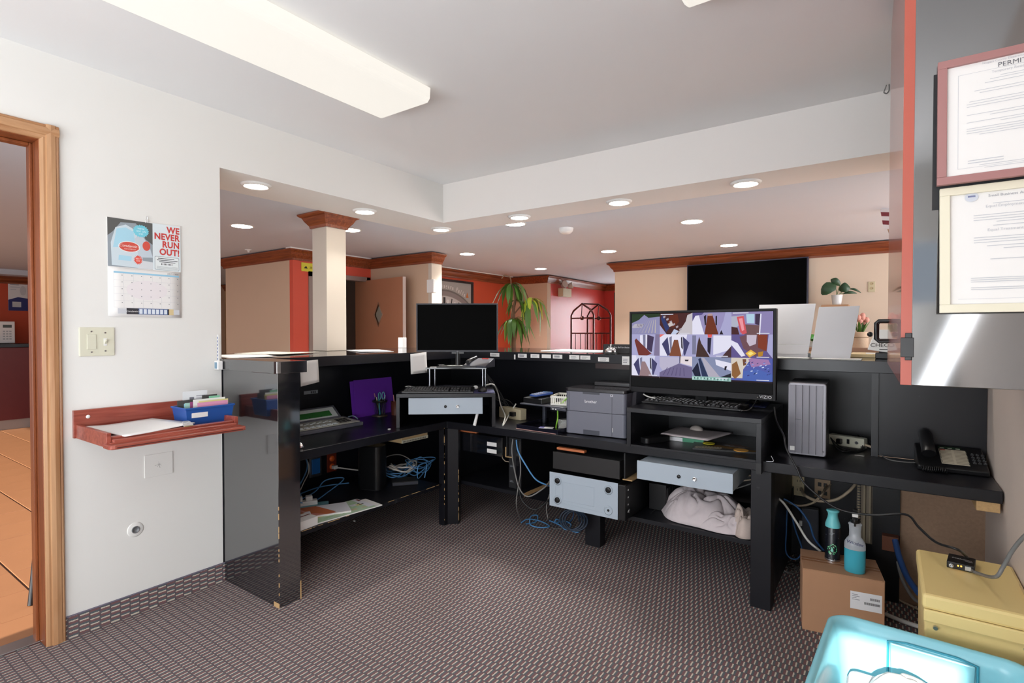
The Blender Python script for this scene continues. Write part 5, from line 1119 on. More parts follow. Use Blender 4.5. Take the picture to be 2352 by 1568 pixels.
# towels
import mathutils.noise as mn
def towel(name, label, c, rx, ry, h, seed, m):
    N = 56; vs = []; fs = []
    for j in range(N):
        for i in range(N):
            u = i/(N-1)*2-1; v = j/(N-1)*2-1
            rr = max(abs(u), abs(v)); a_ = math.atan2(v, u); edge = 1+.18*mn.noise(Vector((math.cos(a_)*1.5, math.sin(a_)*1.5, seed)))
            l = math.hypot(u, v) or 1; s_ = rr/l
            x = u*s_*rx*edge; y = v*s_*ry*edge
            f = max(0, 1-(rr)**3.0)
            z = h*f**.8*(.70+.55*mn.noise(Vector((u*1.3, v*1.3, seed+3))))
            q_ = Vector((u*2.2+seed, v*2.2, 0)); wv = mn.noise(q_*1.0)*2.2
            z += h*.10*f**.6*abs(math.sin((u*1.1+v*.7)*3.2+wv*2.2))**.6*1.6-h*.06+h*.05*f*math.sin((u*.5-v*1.3)*6+wv*3)
            vs.append((x, y, max(z, 0)+.002))
    for j in range(N-1):
        for i in range(N-1): a_ = j*N+i; fs.append((a_, a_+1, a_+N+1, a_+N))
    t = build(name, MB().add(vs, fs, 0, True), m, None, label=label, cat='towel', loc=c, group='towels heaped on the long shelf')
    so_ = t.modifiers.new('solid', 'SOLIDIFY'); so_.thickness = .004; so_.offset = 1
    return t
m_tow = mat('towel_cotton', S(226, 214, 216), .95, spec=.1, noise=.05, nscale=60, bump=.5, bscale=700)
m_tow2 = mat('towel_cotton_warm', S(214, 196, 186), .95, spec=.1, noise=.06, nscale=60, bump=.5, bscale=700)
towel('towel', 'pinkish white crumpled towel heaped on the long lower shelf', (-.80, 3.04, .2805), .24, .20, .17, 2.3, m_tow)
towel('towel', 'white folded towel at the front of the heap on the long shelf', (-.69, 2.90, .2805), .155, .085, .085, 7.1, m_tow)
towel('towel', 'warm beige towel bunched against the right desk leg', (-.575, 2.925, .2805), .065, .115, .15, 11.7, m_tow2)
cable('usb_cable', 'short dark cable with a pale plug lying on the long lower shelf', [G(1497, 1120, z=.30), G(1505, 1150, z=.286), G(1512, 1162, z=.284), G(1495, 1178, z=.286)], .0025, m_cblack)
t = thing('usb_plug', 'pale plug end lying on the long lower shelf', 'plug', G(1508, 1164, z=.2805), R(-20)); bx('body', t, m_white, -.018, .018, -.007, .007, 0, .008, .001)
# cables in the middle gap
cable('grey_cable', 'long grey cable hanging from the desk in front of the small black tower', [G(1178, 1008, y=2.78), G(1176, 1040, y=2.77), G(1184, 1090, y=2.77), G(1195, 1125, y=2.76), G(1215, 1140, y=2.75), G(1250, 1120, y=2.80), G(1262, 1105, y=2.85)], .0045, m_cgrey)
cable('network_cable', 'light blue cable running down from the desk towards the silver case', [G(1186, 1010, y=2.79), G(1190, 1035, y=2.78), G(1206, 1065, y=2.78), G(1230, 1100, y=2.80), G(1255, 1113, y=2.84), G(1265, 1116, y=2.88)], .005, m_cblue)
cable('grey_cable', 'thin cable falling from the small black tower to the carpet', [G(1192, 1035, y=2.80), G(1196, 1080, y=2.79), G(1190, 1120, y=2.79), G(1186, 1160, y=2.76), G(1195, 1193, z=.01)], .004, m_cgrey)
cable('grey_cable', 'dark cable drooping between the lower shelves', [G(1190, 1110, y=2.79), G(1200, 1150, y=2.76), G(1230, 1170, y=2.78), G(1262, 1145, y=2.85), G(1266, 1130, y=2.9)], .005, m_cblack)
cable('grey_cable', 'pale cable dropping beside the silver case to the floor', [G(1262, 1135, y=2.85), G(1255, 1165, y=2.84), G(1258, 1190, y=2.82), G(1253, 1197, z=.01)], .0035, m_cgrey)
def fl(px, py, z=.008): return G(px, py, z=z)
gp = 'blue cables tangled on the carpet'
cable('network_cable', 'blue cable loop on the carpet nearest the corner post', [fl(1197, 1200), fl(1212, 1192, .02), fl(1240, 1196), fl(1262, 1208), fl(1240, 1211), fl(1218, 1204), fl(1220, 1185, .04), fl(1235, 1184, .03), fl(1230, 1198), fl(1208, 1203)], .0042, m_cblue, gp)
cable('network_cable', 'blue cable loops on the carpet beside the middle leg', [fl(1262, 1195), fl(1285, 1205), fl(1300, 1216), fl(1312, 1205), fl(1296, 1196), fl(1276, 1200), fl(1278, 1192, .03), fl(1290, 1198), fl(1305, 1214), fl(1325, 1222), fl(1332, 1219)], .0042, m_cblue, gp)
cable('network_cable', 'blue cable rising from the carpet towards the shelf', [fl(1290, 1205), fl(1308, 1198), fl(1316, 1188, .03), fl(1317, 1172, .10)], .0035, mat('deep_blue_cable', S(50, 96, 150), .45), gp)
cable('network_cable', 'dark cable lying under the blue loops', [fl(1268, 1200), fl(1270, 1212), fl(1282, 1214), fl(1296, 1210)], .003, m_cgrey, gp)
cable('coiled_cable', 'dark blue coil hanging under the silver computer case', [Vector((-1.58+.07*math.cos(a_)+.002*k, 2.86+.03*math.sin(a_), .16+.05*math.sin(a_))) for k, a_ in [(k, 2*math.pi*k/9) for k in range(30)]], .006, mat('navy_cable', S(30, 44, 62), .5), res=2)
for k in range(5):
    rd = random.Random(80+k)
    cable('grey_cable', 'dull '+('grey' if k % 2 else 'tan')+' cable crossing behind the left drawer', [Vector((-2.38+rd.uniform(-.05, .05), 3.2, .46+rd.uniform(-.03, .05))), Vector((-2.2, 3.15+rd.uniform(-.1, .1), .44+rd.uniform(-.05, .05))), Vector((-2.05, 3.2, .40+rd.uniform(-.03, .03))), Vector((-1.9, 3.25, .36))], .004, m_cgrey if k % 2 else m_ctan, 'dull cables behind the left drawer')
for k in range(3): cable('tan_cable', 'dull tan cable stretched behind the silver case', [Vector((-1.12, 3.1, .44-.03*k)), Vector((-1.0, 3.2, .42+.02*k)), Vector((-.8, 3.3, .46-.05*k)), Vector((-.55, 3.35, .47))], .004, m_ctan if k < 2 else m_cgrey, 'dull cables behind the silver case')

# ================================================================ RIGHT END, UNDER THE DESK
def wallpt(px, py, y=3.495): return G(px, py, y=y)
m_almond = mat('almond_plate', S(206, 194, 158), .45)
a = wallpt(1803, 1086); b = wallpt(1847, 1140)
t = thing('wall_outlet', 'almond four-socket outlet with a black adapter under the right desk', 'outlet', (a.x, 3.499, b.z))
wq, hq = b.x-a.x, a.z-b.z
bx('plate', t, m_almond, 0, wq, -.006, 0, 0, hq, .002)
for i in (0, 1):
    for j in (0, 1):
        bx('socket', t, m_almond, wq*(.12+.45*i), wq*(.43+.45*i), -.010, -.006, hq*(.12+.42*j), hq*(.46+.42*j), .003)
        bx('slots', t, m_black, wq*(.19+.45*i), wq*(.22+.45*i), -.0105, -.010, hq*(.25+.42*j), hq*(.36+.42*j), 0); bx('slots', t, m_black, wq*(.33+.45*i), wq*(.36+.45*i), -.0105, -.010, hq*(.25+.42*j), hq*(.36+.42*j), 0)
t2 = thing('power_adapter', 'black power adapter plugged into the almond outlet', 'adapter', (a.x-.01, 3.488, b.z-.03)); bx('body', t2, m_black, -.01, .06, -.05, 0, 0, .085, .006)
a = wallpt(1871, 1096); b = wallpt(1907, 1146)
t = thing('data_outlet', 'tan four-jack data wall plate with two cables under the right desk', 'outlet', (a.x, 3.499, b.z)); wq, hq = b.x-a.x, a.z-b.z
bx('plate', t, mat('tan_plate', S(178, 152, 122), .5), 0, wq, -.006, 0, 0, hq, .002)
for i in (0, 1):
    for j in (0, 1): bx('jack', t, m_black, wq*(.22+.36*i), wq*(.44+.36*i), -.009, -.006, hq*(.16+.42*j), hq*(.36+.42*j), .001)
a = G(1968, 1118, y=3.47); b = G(2018, 1240, y=3.47)
t = thing('punch_block', 'tall tan telephone wiring block mounted under the right desk', 'wiring block', (a.x, 3.499, b.z-.03)); wq = b.x-a.x; hq = .652-b.z+.02
bx('backplate', t, mat('block_tan', S(150, 136, 118), .6), 0, wq, -.03, 0, 0, hq, .002)
for i in range(4): bx('rail', t, mat('block_rail', S(176, 160, 134), .6), wq*(.06+.25*i), wq*(.15+.25*i), -.045, -.03, .01, hq-.01, .001)
mb = MB()
for k in range(32): mb.box(wq*.03, wq*.2, -.048, -.045, .015+k*hq/34, .019+k*hq/34); mb.box(wq*.8, wq*.97, -.048, -.045, .015+k*hq/34, .019+k*hq/34)
build('terminals', mb, m_dgrey, t, kind='stuff')
for k in range(6):
    rd = random.Random(90+k); x = a.x+wq*.8
    cable('thin_wire', 'thin loose '+('grey' if k % 2 else 'tan')+' wire at the foot of the wiring block', [Vector((x, 3.44, b.z+.05)), Vector((x+.03*rd.random(), 3.42, b.z-.04)), Vector((x+.02+.04*rd.random(), 3.42, b.z-.10-.05*rd.random())), Vector((x+.06+.05*rd.random(), 3.40, b.z-.14-.03*k*.5))], .0016, m_cgrey if k % 2 else m_ctan, 'loose wires below the wiring block')
q = lambda px, py, y=3.3: G(px, py, y=y)
cable('tan_cable', 'thick tan cable looping from the almond outlet up to the worktop', [q(1840, 1122, 3.48), q(1850, 1138), q(1880, 1150), q(1920, 1147), q(1950, 1128), q(1966, 1110, 3.35)], .008, m_ctan)
cable('tan_cable', 'tan cable drooping from the desk leg to the data plate', [q(1800, 1140), q(1815, 1155), q(1840, 1161), q(1870, 1153), q(1888, 1135), q(1898, 1115, 3.48)], .006, m_ctan)
cable('tan_cable', 'thin tan cable beside the drooping one at the data plate', [q(1802, 1146), q(1830, 1160), q(1862, 1156), q(1882, 1140), q(1908, 1112, 3.48)], .004, m_ctan)
cable('white_cable', 'white cord running down behind the cardboard box', [q(1775, 1136, 3.0), q(1800, 1155, 3.0), q(1830, 1200, 3.0), q(1855, 1240, 3.0), q(1885, 1266, 2.97)], .006, m_cwhite)
cable('network_cable', 'dark blue cable running down behind the cardboard box', [q(1800, 1145, 3.1), q(1832, 1165, 3.1), q(1858, 1200, 3.1), q(1870, 1235, 3.1), q(1892, 1264, 3.05)], .005, mat('deep_blue_cable', S(50, 96, 150), .45))
cable('network_cable', 'dark blue cable looping down behind the right desk leg', [q(1808, 1170, 3.2), q(1806, 1220, 3.2), q(1806, 1270, 3.2), q(1828, 1284, 3.2), q(1842, 1262, 3.2), q(1828, 1220, 3.2), q(1818, 1180, 3.2)], .004, mat('deep_blue_cable', S(50, 96, 150), .45))
t = thing('power_strip', 'dark grey power strip standing on end behind the right desk leg', 'power strip', (-.385, 3.40, .05), R(6)); bx('body', t, m_dgrey, 0, .085, 0, .05, 0, .26, .005); bx('cord_tie', t, m_white, -.012, .004, -.015, 0, .16, .19, .003)
for k in range(6):
    rd = random.Random(120+k)
    cable('black_cord' if k % 2 else 'grey_cable', ('black' if k % 2 else 'grey')+' cord on the floor behind the right desk leg', [fl(1782+rd.uniform(0, 8), 1250+rd.uniform(-20, 30), .03), fl(1800+rd.uniform(0, 12), 1270+rd.uniform(0, 30)), fl(1830+rd.uniform(0, 8), 1285+rd.uniform(-20, 30)), fl(1812+rd.uniform(-10, 8), 1300+rd.uniform(-20, 20)), fl(1785, 1290+rd.uniform(-30, 20), .02)], .003, m_cblack if k % 2 else m_cgrey, 'cords on the floor behind the right desk leg')
cable('black_cord', 'long black cord draped from the wide stand over the bottles to the yellow box', [G(1779, 935, y=2.9), G(1784, 968, y=2.85), G(1800, 1000, y=2.70), G(1806, 1030, y=2.69), G(1830, 1075, y=2.685), G(1850, 1112, y=2.67), G(1920, 1166, y=2.66), G(2000, 1182, y=2.65), G(2080, 1181, y=2.62), G(2110, 1210, y=2.50), G(2150, 1245, y=2.36), G(2200, 1262, y=2.28), G(2222, 1280, z=.515)], .0045, m_cblack)
# cardboard box
m_cb = mat('cardboard', S(182, 138, 106), .85, noise=.04, nscale=25, bump=.1, bscale=60)
A = G(1845, 1447, z=0); th = math.atan2(G(2036, 1420, z=0).y*0+.06, .30)
cb = thing('cardboard_box', 'closed brown cardboard box with a white barcode sticker, two bottles on it', 'box', (-.292, 2.634, 0), R(9))
bx('body', cb, m_cb, 0, .30, 0, .235, 0, .268, .003)
build('top_flap', MB().box(0, .30, 0, .115, .268, .2705).box(0, .30, .119, .235, .268, .2705), m_cb, cb, .0008)
bx('tape', cb, mat('parcel_tape', S(170, 120, 86), .2), .0, .30, .095, .14, .2705, .2709, 0)
bx('tape', cb, m_cream, .0, .30, .1165, .118, .2709, .2711, 0)
decal('sticker', cb, (.178, -.0003, .135), (1, 0, 0), (0, 0, 1), [('r', 0, 0, .112, .074, S(236, 236, 240))] + [('r', .006, .060-.007*k, .006+.03*rnd.random()+.015, .0625-.007*k, S(150, 150, 160)) for k in range(4)] + [('r', .07+.0035*k, .046, .072+.0035*k, .056, S(90, 90, 96)) for k in range(10)] + [('r', .05+.0035*k, .026, .052+.0035*k, .036, S(90, 90, 96)) for k in range(16)])
zc = .2712
p = G(1912, 1284, z=zc)
fz = thing('air_freshener', 'black spray can with an aqua cap on the cardboard box', 'spray can', (p.x, p.y, zc))
build('can', MB().lathe([(.028, 0), (.031, .004), (.031, .012), (.030, .015), (.030, .148), (.028, .153), (.026, .155)], n=28), mat('can_black', S(26, 28, 36), .25), fz)
build('can_base', MB().lathe([(.0312, .0), (.0318, .004), (.0312, .008)], n=28), m_steel, fz)
build('cap', MB().lathe([(.030, .150), (.030, .162), (.026, .176), (.0215, .190), (.0195, .202), (.021, .214), (.026, .220), (.026, .224), (.018, .227), (.001, .225)], n=28), mat('aqua_cap', S(116, 206, 212), .35), fz)
def wrapdecal(name, par, r, items, m=None):   # items in (angle-arc, z) on a cylinder facing -y
    vs = []; fs = []; cols = []
    for i, (pts, col) in enumerate(items):
        off = len(vs)
        for a_, z in pts: an = -math.pi/2+a_/r; vs.append(((r+.0003+i*.00002)*math.cos(an), (r+.0003+i*.00002)*math.sin(an), z))
        fs.append(list(range(off, off+len(pts)))); cols.append(col)
    me = bpy.data.meshes.new(name); me.from_pydata(vs, [], fs); ca = me.color_attributes.new('Col', 'FLOAT_COLOR', 'CORNER'); j = 0
    for p_, c_ in zip(me.polygons, cols):
        for _ in p_.loop_indices: ca.data[j].color = c_; j += 1
    me.materials.append(PRINT); o = bpy.data.objects.new(name, me); COL.objects.link(o); o.parent = par
it = []; rd = random.Random(3)
for k in range(46):
    a_ = rd.uniform(-.018, .018); z = .055+rd.uniform(-.03, .03)*(1-abs(a_)/.03); s_ = rd.uniform(.002, .004)
    it.append(([(a_-s_, z), (a_, z-s_), (a_+s_, z), (a_, z+s_)], rd.choice([S(70, 190, 120), S(120, 214, 150), S(50, 150, 110), S(180, 232, 190)])))
it += [([(-.010, .048), (-.006, .041), (.0, .039), (.006, .041), (.010, .048), (.006, .060), (0, .076), (-.006, .060)], S(20, 30, 34)), ([(-.006, .048), (0, .043), (.006, .048), (.004, .056), (0, .066), (-.004, .056)], S(140, 222, 200)),
       ([(-.028, .1145), (.028, .1065), (.028, .108), (-.028, .116)], S(170, 176, 180)), ([(-.012, .012), (.010, .008), (.010, .011), (-.012, .015)], S(220, 220, 220))]
wrapdecal('label_print', fz, .030, it)
text(fz, 'air', (-.002, -.0312, .122), (1, 0, 0), (0, 0, 1), .016, S(170, 176, 180), shear=.4)
p = G(1963, 1312, z=zc)
wx = thing('spray_bottle', 'half-full blue cleaner spray bottle with handwriting on the cardboard box', 'spray bottle', (p.x, p.y, zc), R(0))
m_bot = mat('translucent_bottle', S(222, 228, 236), .3, trans=.55)
build('liquid', MB().lathe([(.033, 0), (.037, .004), (.0375, .04), (.0375, .100)], n=30, sx=1.05, sy=.8), mat('blue_cleaner', S(66, 172, 194), .2), wx)
build('bottle', MB().lathe([(.0375, .1002), (.0375, .118), (.036, .128), (.028, .143), (.0215, .152), (.0205, .175), (.0215, .192), (.022, .200), (.024, .203), (.024, .208), (.0195, .212)], n=30, sx=1.05, sy=.8), mat('translucent_bottle', S(214, 224, 236), .3, trans=.2), wx)
build('trigger', MB().cyl((0, 0, .205), (0, 0, .228), .017, n=18).box(-.011, .011, -.018, .012, .226, .252).box(-.008, .008, -.006, .02, .250, .268).tube([(0, -.02, .245), (0, -.034, .23), (0, -.030, .205)], .004, 6, res=3), m_black, wx, .001)
bx('nozzle', wx, m_white, -.010, .012, -.034, -.018, .244, .262, .002)
text(wx, 'Windex', (0, -.0302, .126), (1, 0, -.12), (0, 0, 1), .019, S(40, 50, 100), shear=.25)
# yellow file box
ZY = .485
m_yel = mat('yellow_plastic', S(240, 214, 146), .45, bump=.03, bscale=300)
yb = thing('file_cabinet', 'pale yellow metal file box with a flat lid against the right wall', 'file box', (.102, 2.10, 0), R(0)); yw = XR-.104; yd = .42
build('body', MB().hexa([(.008, .012, 0), (yw-.002, .012, 0), (yw-.002, yd, 0), (.008, yd, 0), (.002, .006, ZY-.05), (yw, .006, ZY-.05), (yw, yd, ZY-.05), (.002, yd, ZY-.05)]), m_yel, yb, .006)
bx('lid', yb, m_yel, -.004, yw, -.004, yd+.004, ZY-.048, ZY, .010)
bx('lid_lip', yb, m_yel, .0, yw, -.010, 0, ZY-.085, ZY-.045, .005)
for x in (.03, yw-.03): build('rivet', MB().cyl((x, .004, ZY-.10), (x, -.006, ZY-.10), .006, n=12), m_steel, yb)
p = G(2208, 1300, z=ZY); et = thing('media_converter', 'small black adapter box with two lit lamps on the yellow file box', 'adapter', (p.x, p.y, ZY+.0008), R(-8))
bx('case', et, m_black, -.037, .037, -.045, .045, 0, .022, .002)
build('jack', MB().lathe([(.007, 0), (.007, .006), (.003, .006), (.003, .001)], n=14).xf(Matrix.Translation((-.024, -.045, .010)) @ Matrix.Rotation(R(90), 4, 'X')), m_steel, et)
for k in (0, 1): bx('lamp', et, mat('amber_lamp', S(255, 170, 60), .3, emit=4.0, ecol=S(255, 170, 60)), -.008+k*.008, -.004+k*.008, -.0465, -.045, .012, .016, 0)
bx('network_port', et, m_steel, .012, .028, -.048, -.045, .004, .018, .0005)
text(et, 'Evolution', (0, 0, .0222), (1, 0, 0), (0, 1, 0), .014, S(214, 214, 214), shear=.2)
decal('print', et, (-.02, -.015, .0222), (1, 0, 0), (0, 1, 0), [('r', .03, .005, .05, .008, S(200, 200, 200))])
cable('grey_cable', 'thick grey cable curving from the black adapter to the right wall', [et.location+Vector((.021, -.052, .010)), et.location+Vector((.035, -.075, .012)), G(2285, 1325, y=2.14), G(2305, 1300, y=2.12), G(2325, 1265, y=2.1), G(2352, 1232, y=2.06), G(2400, 1190, y=2.0)], .0055, m_cgrey)
t = thing('paper_bundle', 'brown envelopes jammed between the yellow box and the right wall', 'paper', (XR-.012, 2.05, ZY-.16))
for k in range(3): bx('envelope', t, mat('manila', S(206, 178, 134), .6) if k else m_patch, -.009+.004*k, -.0065+.004*k, .02*k, .25+.02*k, 0, .13+.02*k, 0)
# cables and blue hose left of yellow box
cable('hose', 'blue hose curving down the wall behind the yellow box', [G(2056, 1240, y=3.10), G(2066, 1280, y=3.04), G(2084, 1325, y=2.95), G(2110, 1362, y=2.85)], .013, mat('blue_hose', S(44, 76, 130), .5))
cable('grey_cable', 'ribbed grey conduit beside the blue hose', [G(2062, 1290, y=3.04), G(2072, 1330, y=2.98), G(2095, 1370, y=2.9), G(2115, 1385, y=2.8)], .007, m_cgrey)
bx('wood_block', None, mat('brown_block', S(110, 62, 40), .6), -.01, .055, 3.10, 3.148, .26, .33, .002, label='brown wood block fixed under the right desk above the blue hose', cat='wood block')
cable('white_cable', 'white cable on the carpet between the boxes, behind', [fl(2034, 1362, .01), fl(2070, 1380, .01), fl(2112, 1400, .01)], .005, m_ctan)
cable('white_cable', 'white plastic conduit on the carpet between the boxes, in front', [fl(2034, 1410, .012), fl(2070, 1425, .012), fl(2115, 1440, .012)], .010, m_cwhite)
# aqua storage bin
ZB = .38
m_aq = mat('aqua_plastic', S(146, 212, 226), .25, spec=.5)
bin_ = thing('storage_bin', 'open aqua plastic storage bin with a latch recess in the foreground', 'bin', (-.175, 1.50, 0), R(-3))
BW, BD = .50, .555
def loft(rings, m=0, cap0=False, cap1=False):
    mb = MB(); n = len(rings[0]); vs = [v for r_ in rings for v in r_]
    fs = [(i*n+k, i*n+(k+1) % n, (i+1)*n+(k+1) % n, (i+1)*n+k) for i in range(len(rings)-1) for k in range(n)]
    mb.add(vs, fs, m, True)
    if cap0: mb.add(rings[0], [tuple(range(n))[::-1]], m)
    if cap1: mb.add(rings[-1], [tuple(range(n))], m)
    return mb
def rr3(ins, z, r_=.07): return [(x, y, z) for x, y in rrect(ins, BW-ins, ins, BD-ins, max(r_-ins*.4, .01), 8)]
rings = [rr3(.055, .0), rr3(.045, .02), rr3(.022, ZB-.045), rr3(.020, ZB-.04), rr3(.002, ZB-.038), rr3(0, ZB-.02), rr3(.002, ZB-.004), rr3(.008, ZB), rr3(.016, ZB), rr3(.022, ZB-.006), rr3(.030, ZB-.04), rr3(.052, .03), rr3(.06, .012)]
build('body', loft(rings, 0, True, True), m_aq, bin_)
# latch recess on far inner wall
build('latch_recess', MB().hexa([(.17, BD-.046, ZB-.18), (.36, BD-.046, ZB-.18), (.36, BD-.020, ZB-.18), (.17, BD-.020, ZB-.18), (.165, BD-.040, ZB-.035), (.365, BD-.040, ZB-.035), (.365, BD-.024, ZB-.035), (.165, BD-.024, ZB-.035)]), m_aq, bin_, .004)
build('latch_rim', MB().tube([(.160, BD-.038, ZB-.15), (.160, BD-.034, ZB-.034), (.205, BD-.034, ZB-.026), (.325, BD-.034, ZB-.026), (.370, BD-.034, ZB-.034), (.370, BD-.038, ZB-.15)], .0035, 6), mat('aqua_dark', S(60, 160, 184), .35), bin_)  # darker aqua line round the recess
for x0, x1 in ((.10, .145), (.385, .43)): pass
t = towel('white_cloth', 'bright white terry cloth lying in the aqua bin', (.085, 1.79, .268), .13, .165, .075, 4.4, mat('terry_white', S(240, 240, 240), .95, bump=.6, bscale=500))
t['group'] = ''; del t['group']
t = thing('cloth_pile', 'folded linen filling the aqua bin under the white cloth', 'linen', (.07, 1.76, .014)); build('folded_linen', MB().prism(rrect(-.16, .16, -.19, .19, .03), 0, .25), m_tow, t, .02)

# ================================================================ OVERHEAD CABINET
cab_y = 1.47; zb_c = 1.184
oc = thing('overhead_cabinet', 'glossy black overhead cabinet on the right wall with a cherry door', 'cabinet', (.045, cab_y, zb_c)); cw = XR-.047
HC = ZC-.02-zb_c
bx('end_panel', oc, m_blkg, 0, cw, 0, .018, 0, HC, .001)
bx('end_panel', oc, m_blk, 0, cw, .98, .998, 0, HC, .001)
bx('bottom', oc, m_blk, .0, cw, .018, .98, 0, .018, .001); bx('top', oc, m_blk, .0, cw, .018, .98, HC-.018, HC, .001)
dr = build('door', MB().box(-.024, -.004, .004, .992, -.012+.012, HC-.012), m_cherryz, oc, .001)
dr.location.x = .005; dr.rotation_euler.z = R(1.35)
bx('edge_band', dr, mat('edge_band', S(186, 92, 76), .35), -.0245, -.0035, .001, .0045, .0, HC-.012, .0005)
hx = -.024
build('handle', MB().tube([(hx, .86, .085), (hx-.030, .86, .085), (hx-.038, .86, .093), (hx-.038, .86, .150), (hx-.030, .86, .158), (hx, .86, .158)], .0065, 10), m_black, dr)
build('handle', MB().tube([(hx, .93, .088), (hx-.026, .93, .088), (hx-.032, .93, .096), (hx-.032, .93, .147), (hx-.026, .93, .155), (hx, .93, .155)], .005, 10), m_black, dr)
build('hinge', MB().box(-.012, .0, -.006, .02, .055, .115).box(-.02, .004, -.008, .0, .062, .105), m_black, oc, .001)
build('hinge', MB().box(-.012, .0, -.006, .02, HC-.2, HC-.14), m_black, oc, .001)
# permits hung on the end panel
def framed(name, label, x0, z0, w_, h_, fw, mfr, tilt, items, txts, y=cab_y-.001, matte=None):
    t = thing(name, label, 'framed certificate', (x0, y, z0)); c0 = lambda x, z: (x, -tilt*(1-z/h_), z)
    for (a_, b_, c_, d_) in ((0, w_, 0, fw), (0, w_, h_-fw, h_), (0, fw, fw, h_-fw), (w_-fw, w_, fw, h_-fw)):
        f = lambda x, z, d: (x, -tilt*(1-z/h_)-d, z)
        build('frame_rail', MB().hexa([f(a_, c_, .014), f(b_, c_, .014), f(b_, c_, .0), f(a_, c_, .0), f(a_, d_, .014), f(b_, d_, .014), f(b_, d_, .0), f(a_, d_, .0)]), mfr, t, .001)
    f = lambda x, z, d: (x, -tilt*(1-z/h_)-d, z)
    build('paper', MB().hexa([f(fw, fw, .006), f(w_-fw, fw, .006), f(w_-fw, fw, .001), f(fw, fw, .001), f(fw, h_-fw, .006), f(w_-fw, h_-fw, .006), f(w_-fw, h_-fw, .001), f(fw, h_-fw, .001)]), m_paper, t)
    vv = Vector((0, tilt/h_, 1)).normalized()
    decal('print', t, f(0, 0, .0063), (1, 0, 0), vv, items)
    for s_, x, z, sz, col in txts: text(t, s_, Vector(f(x, z, .0068)), (1, 0, 0), vv, sz, col)
    return t
g1 = S(194, 196, 202); g2 = S(156, 158, 166)
p0 = G(2153, 150, y=cab_y); p1 = G(2166, 432, y=cab_y)
H1 = p0.z-p1.z-.0
# lower first: cream framed notice tilting outward
q0 = G(2160, 437, y=cab_y); q1 = G(2146, 719, y=cab_y-.05); 
H2 = q0.z-q1.z; W2 = .25
lines = [('r', .03, H2*.105, W2-.03, H2*.107, g1)]
for f_, a_ in ((.147, .085), (.235, .055), (.255, .055), (.275, .055), (.295, .09), (.325, .085), (.415, .055), (.435, .055), (.455, .055), (.485, .075), (.508, .10), (.590, .08), (.735, .05), (.750, .05), (.765, .05), (.810, .05), (.825, .05)):
    lines.append(('r', a_, H2*(1-f_), W2-a_, H2*(1-f_)+.0013, g1))
for f_ in (.615, .640, .662): lines.append(('r', W2*.62, H2*(1-f_), W2*.82, H2*(1-f_)+.0015, g1))
lines.append(('e', .052, H2*.92, .011, .010, S(206, 210, 220))); lines.append(('r', .046, H2*.918, .058, H2*.932, S(120, 126, 160)))
framed('framed_notice', 'cream framed small business notice, lower of the two on the black cabinet', q0.x-.002, q1.z, W2, H2, .017, mat('cream_frame', S(232, 226, 204), .4), .045, lines,
  [('Small Business Administration', W2*.5, H2*.895, .0078, g2), ('Equal Employment Opportunity', W2*.5, H2*.812, .0080, g1), ('Equal Treatment of Recipients', W2*.5, H2*.625, .0080, g1)])
lines = [('r', .034, .030, .0346, H1-.035, g1), ('r', .034, .030, .205, .0306, g1), ('r', .034, H1-.036, .205, H1-.0354, g1)]
for f_, a_ in ((.195, .12), (.212, .10), (.235, .09), (.285, .07), (.305, .08), (.365, .06), (.385, .055), (.405, .055), (.470, .055), (.490, .10), (.530, .055), (.548, .12), (.580, .055), (.598, .055), (.616, .055), (.634, .08), (.875, .08), (.900, .09)):
    lines.append(('r', a_*.8+.004, H1*(1-f_), .235-a_*.8, H1*(1-f_)+.0010, g1))
for f_ in (.835, .855): lines.append(('r', .050, H1*(1-f_), .105, H1*(1-f_)+.0015, g1))
framed('framed_permit', 'maroon framed PERMIT certificate, upper of the two on the black cabinet', p0.x, p1.z, .235, H1, .016, mat('maroon_frame', S(166, 118, 116), .4), .018, lines,
  [('Niagara County Department of Health', .1175, H1*.915, .0058, g1), ('PERMIT', .1175, H1*.868, .0135, S(110, 110, 116)), ('Temporary Residence', .1175, H1*.832, .0070, g1)])
bx('backing_board', bpy.data.objects['framed_permit'], m_blackm, -.006, .22, -.0008, .0003, -.045, H1-.02, 0)
# ================================================================ ON THE RAISED COUNTER, RIGHT RUN
zt = 1.1655
sheet('paper_sheet', None, [(-2.06, 3.30, zt), (-1.62, 3.28, zt), (-1.60, 3.62, zt), (-2.10, 3.72, zt)], m_paper, .003, lambda a, b: 0, label='large white sheet on the counter behind the row of labels', cat='paper')
p = G(1360, 812, z=zt)
npz = thing('name_plate', 'black name plate with small white lettering behind the chrome bell', 'name plate', (-1.50, 3.16, zt), R(3))
build('plate', MB().prism([(0, 0), (.012, .060), (.020, .060), (.05, 0)], 0, .235, 'x'), m_blackm, npz, .001)
text(npz, 'Please Ring Bell for Assistance', (.1175, .006, .036), (1, 0, 0), (0, .2, 1), .0135, S(210, 210, 214))
p = G(1403, 818, z=zt)
t = thing('service_bell', 'chrome service bell on the counter in front of the name plate', 'bell', (p.x-.06, 3.09, zt)); t.location.x = G(1403, 812, y=3.09).x
build('base', MB().lathe([(.040, 0), (.041, .006), (.036, .010)], n=26), m_black, t)
build('dome', MB().lathe([(.036, .012), (.037, .018), (.032, .030), (.020, .040), (.006, .044), (.001, .044)], n=26), m_chrome, t)
build('plunger', MB().cyl((0, 0, .044), (0, 0, .056), .0025, n=8).lathe([(.006, .056), (.006, .060), (.001, .061)], n=12), m_chrome, t)
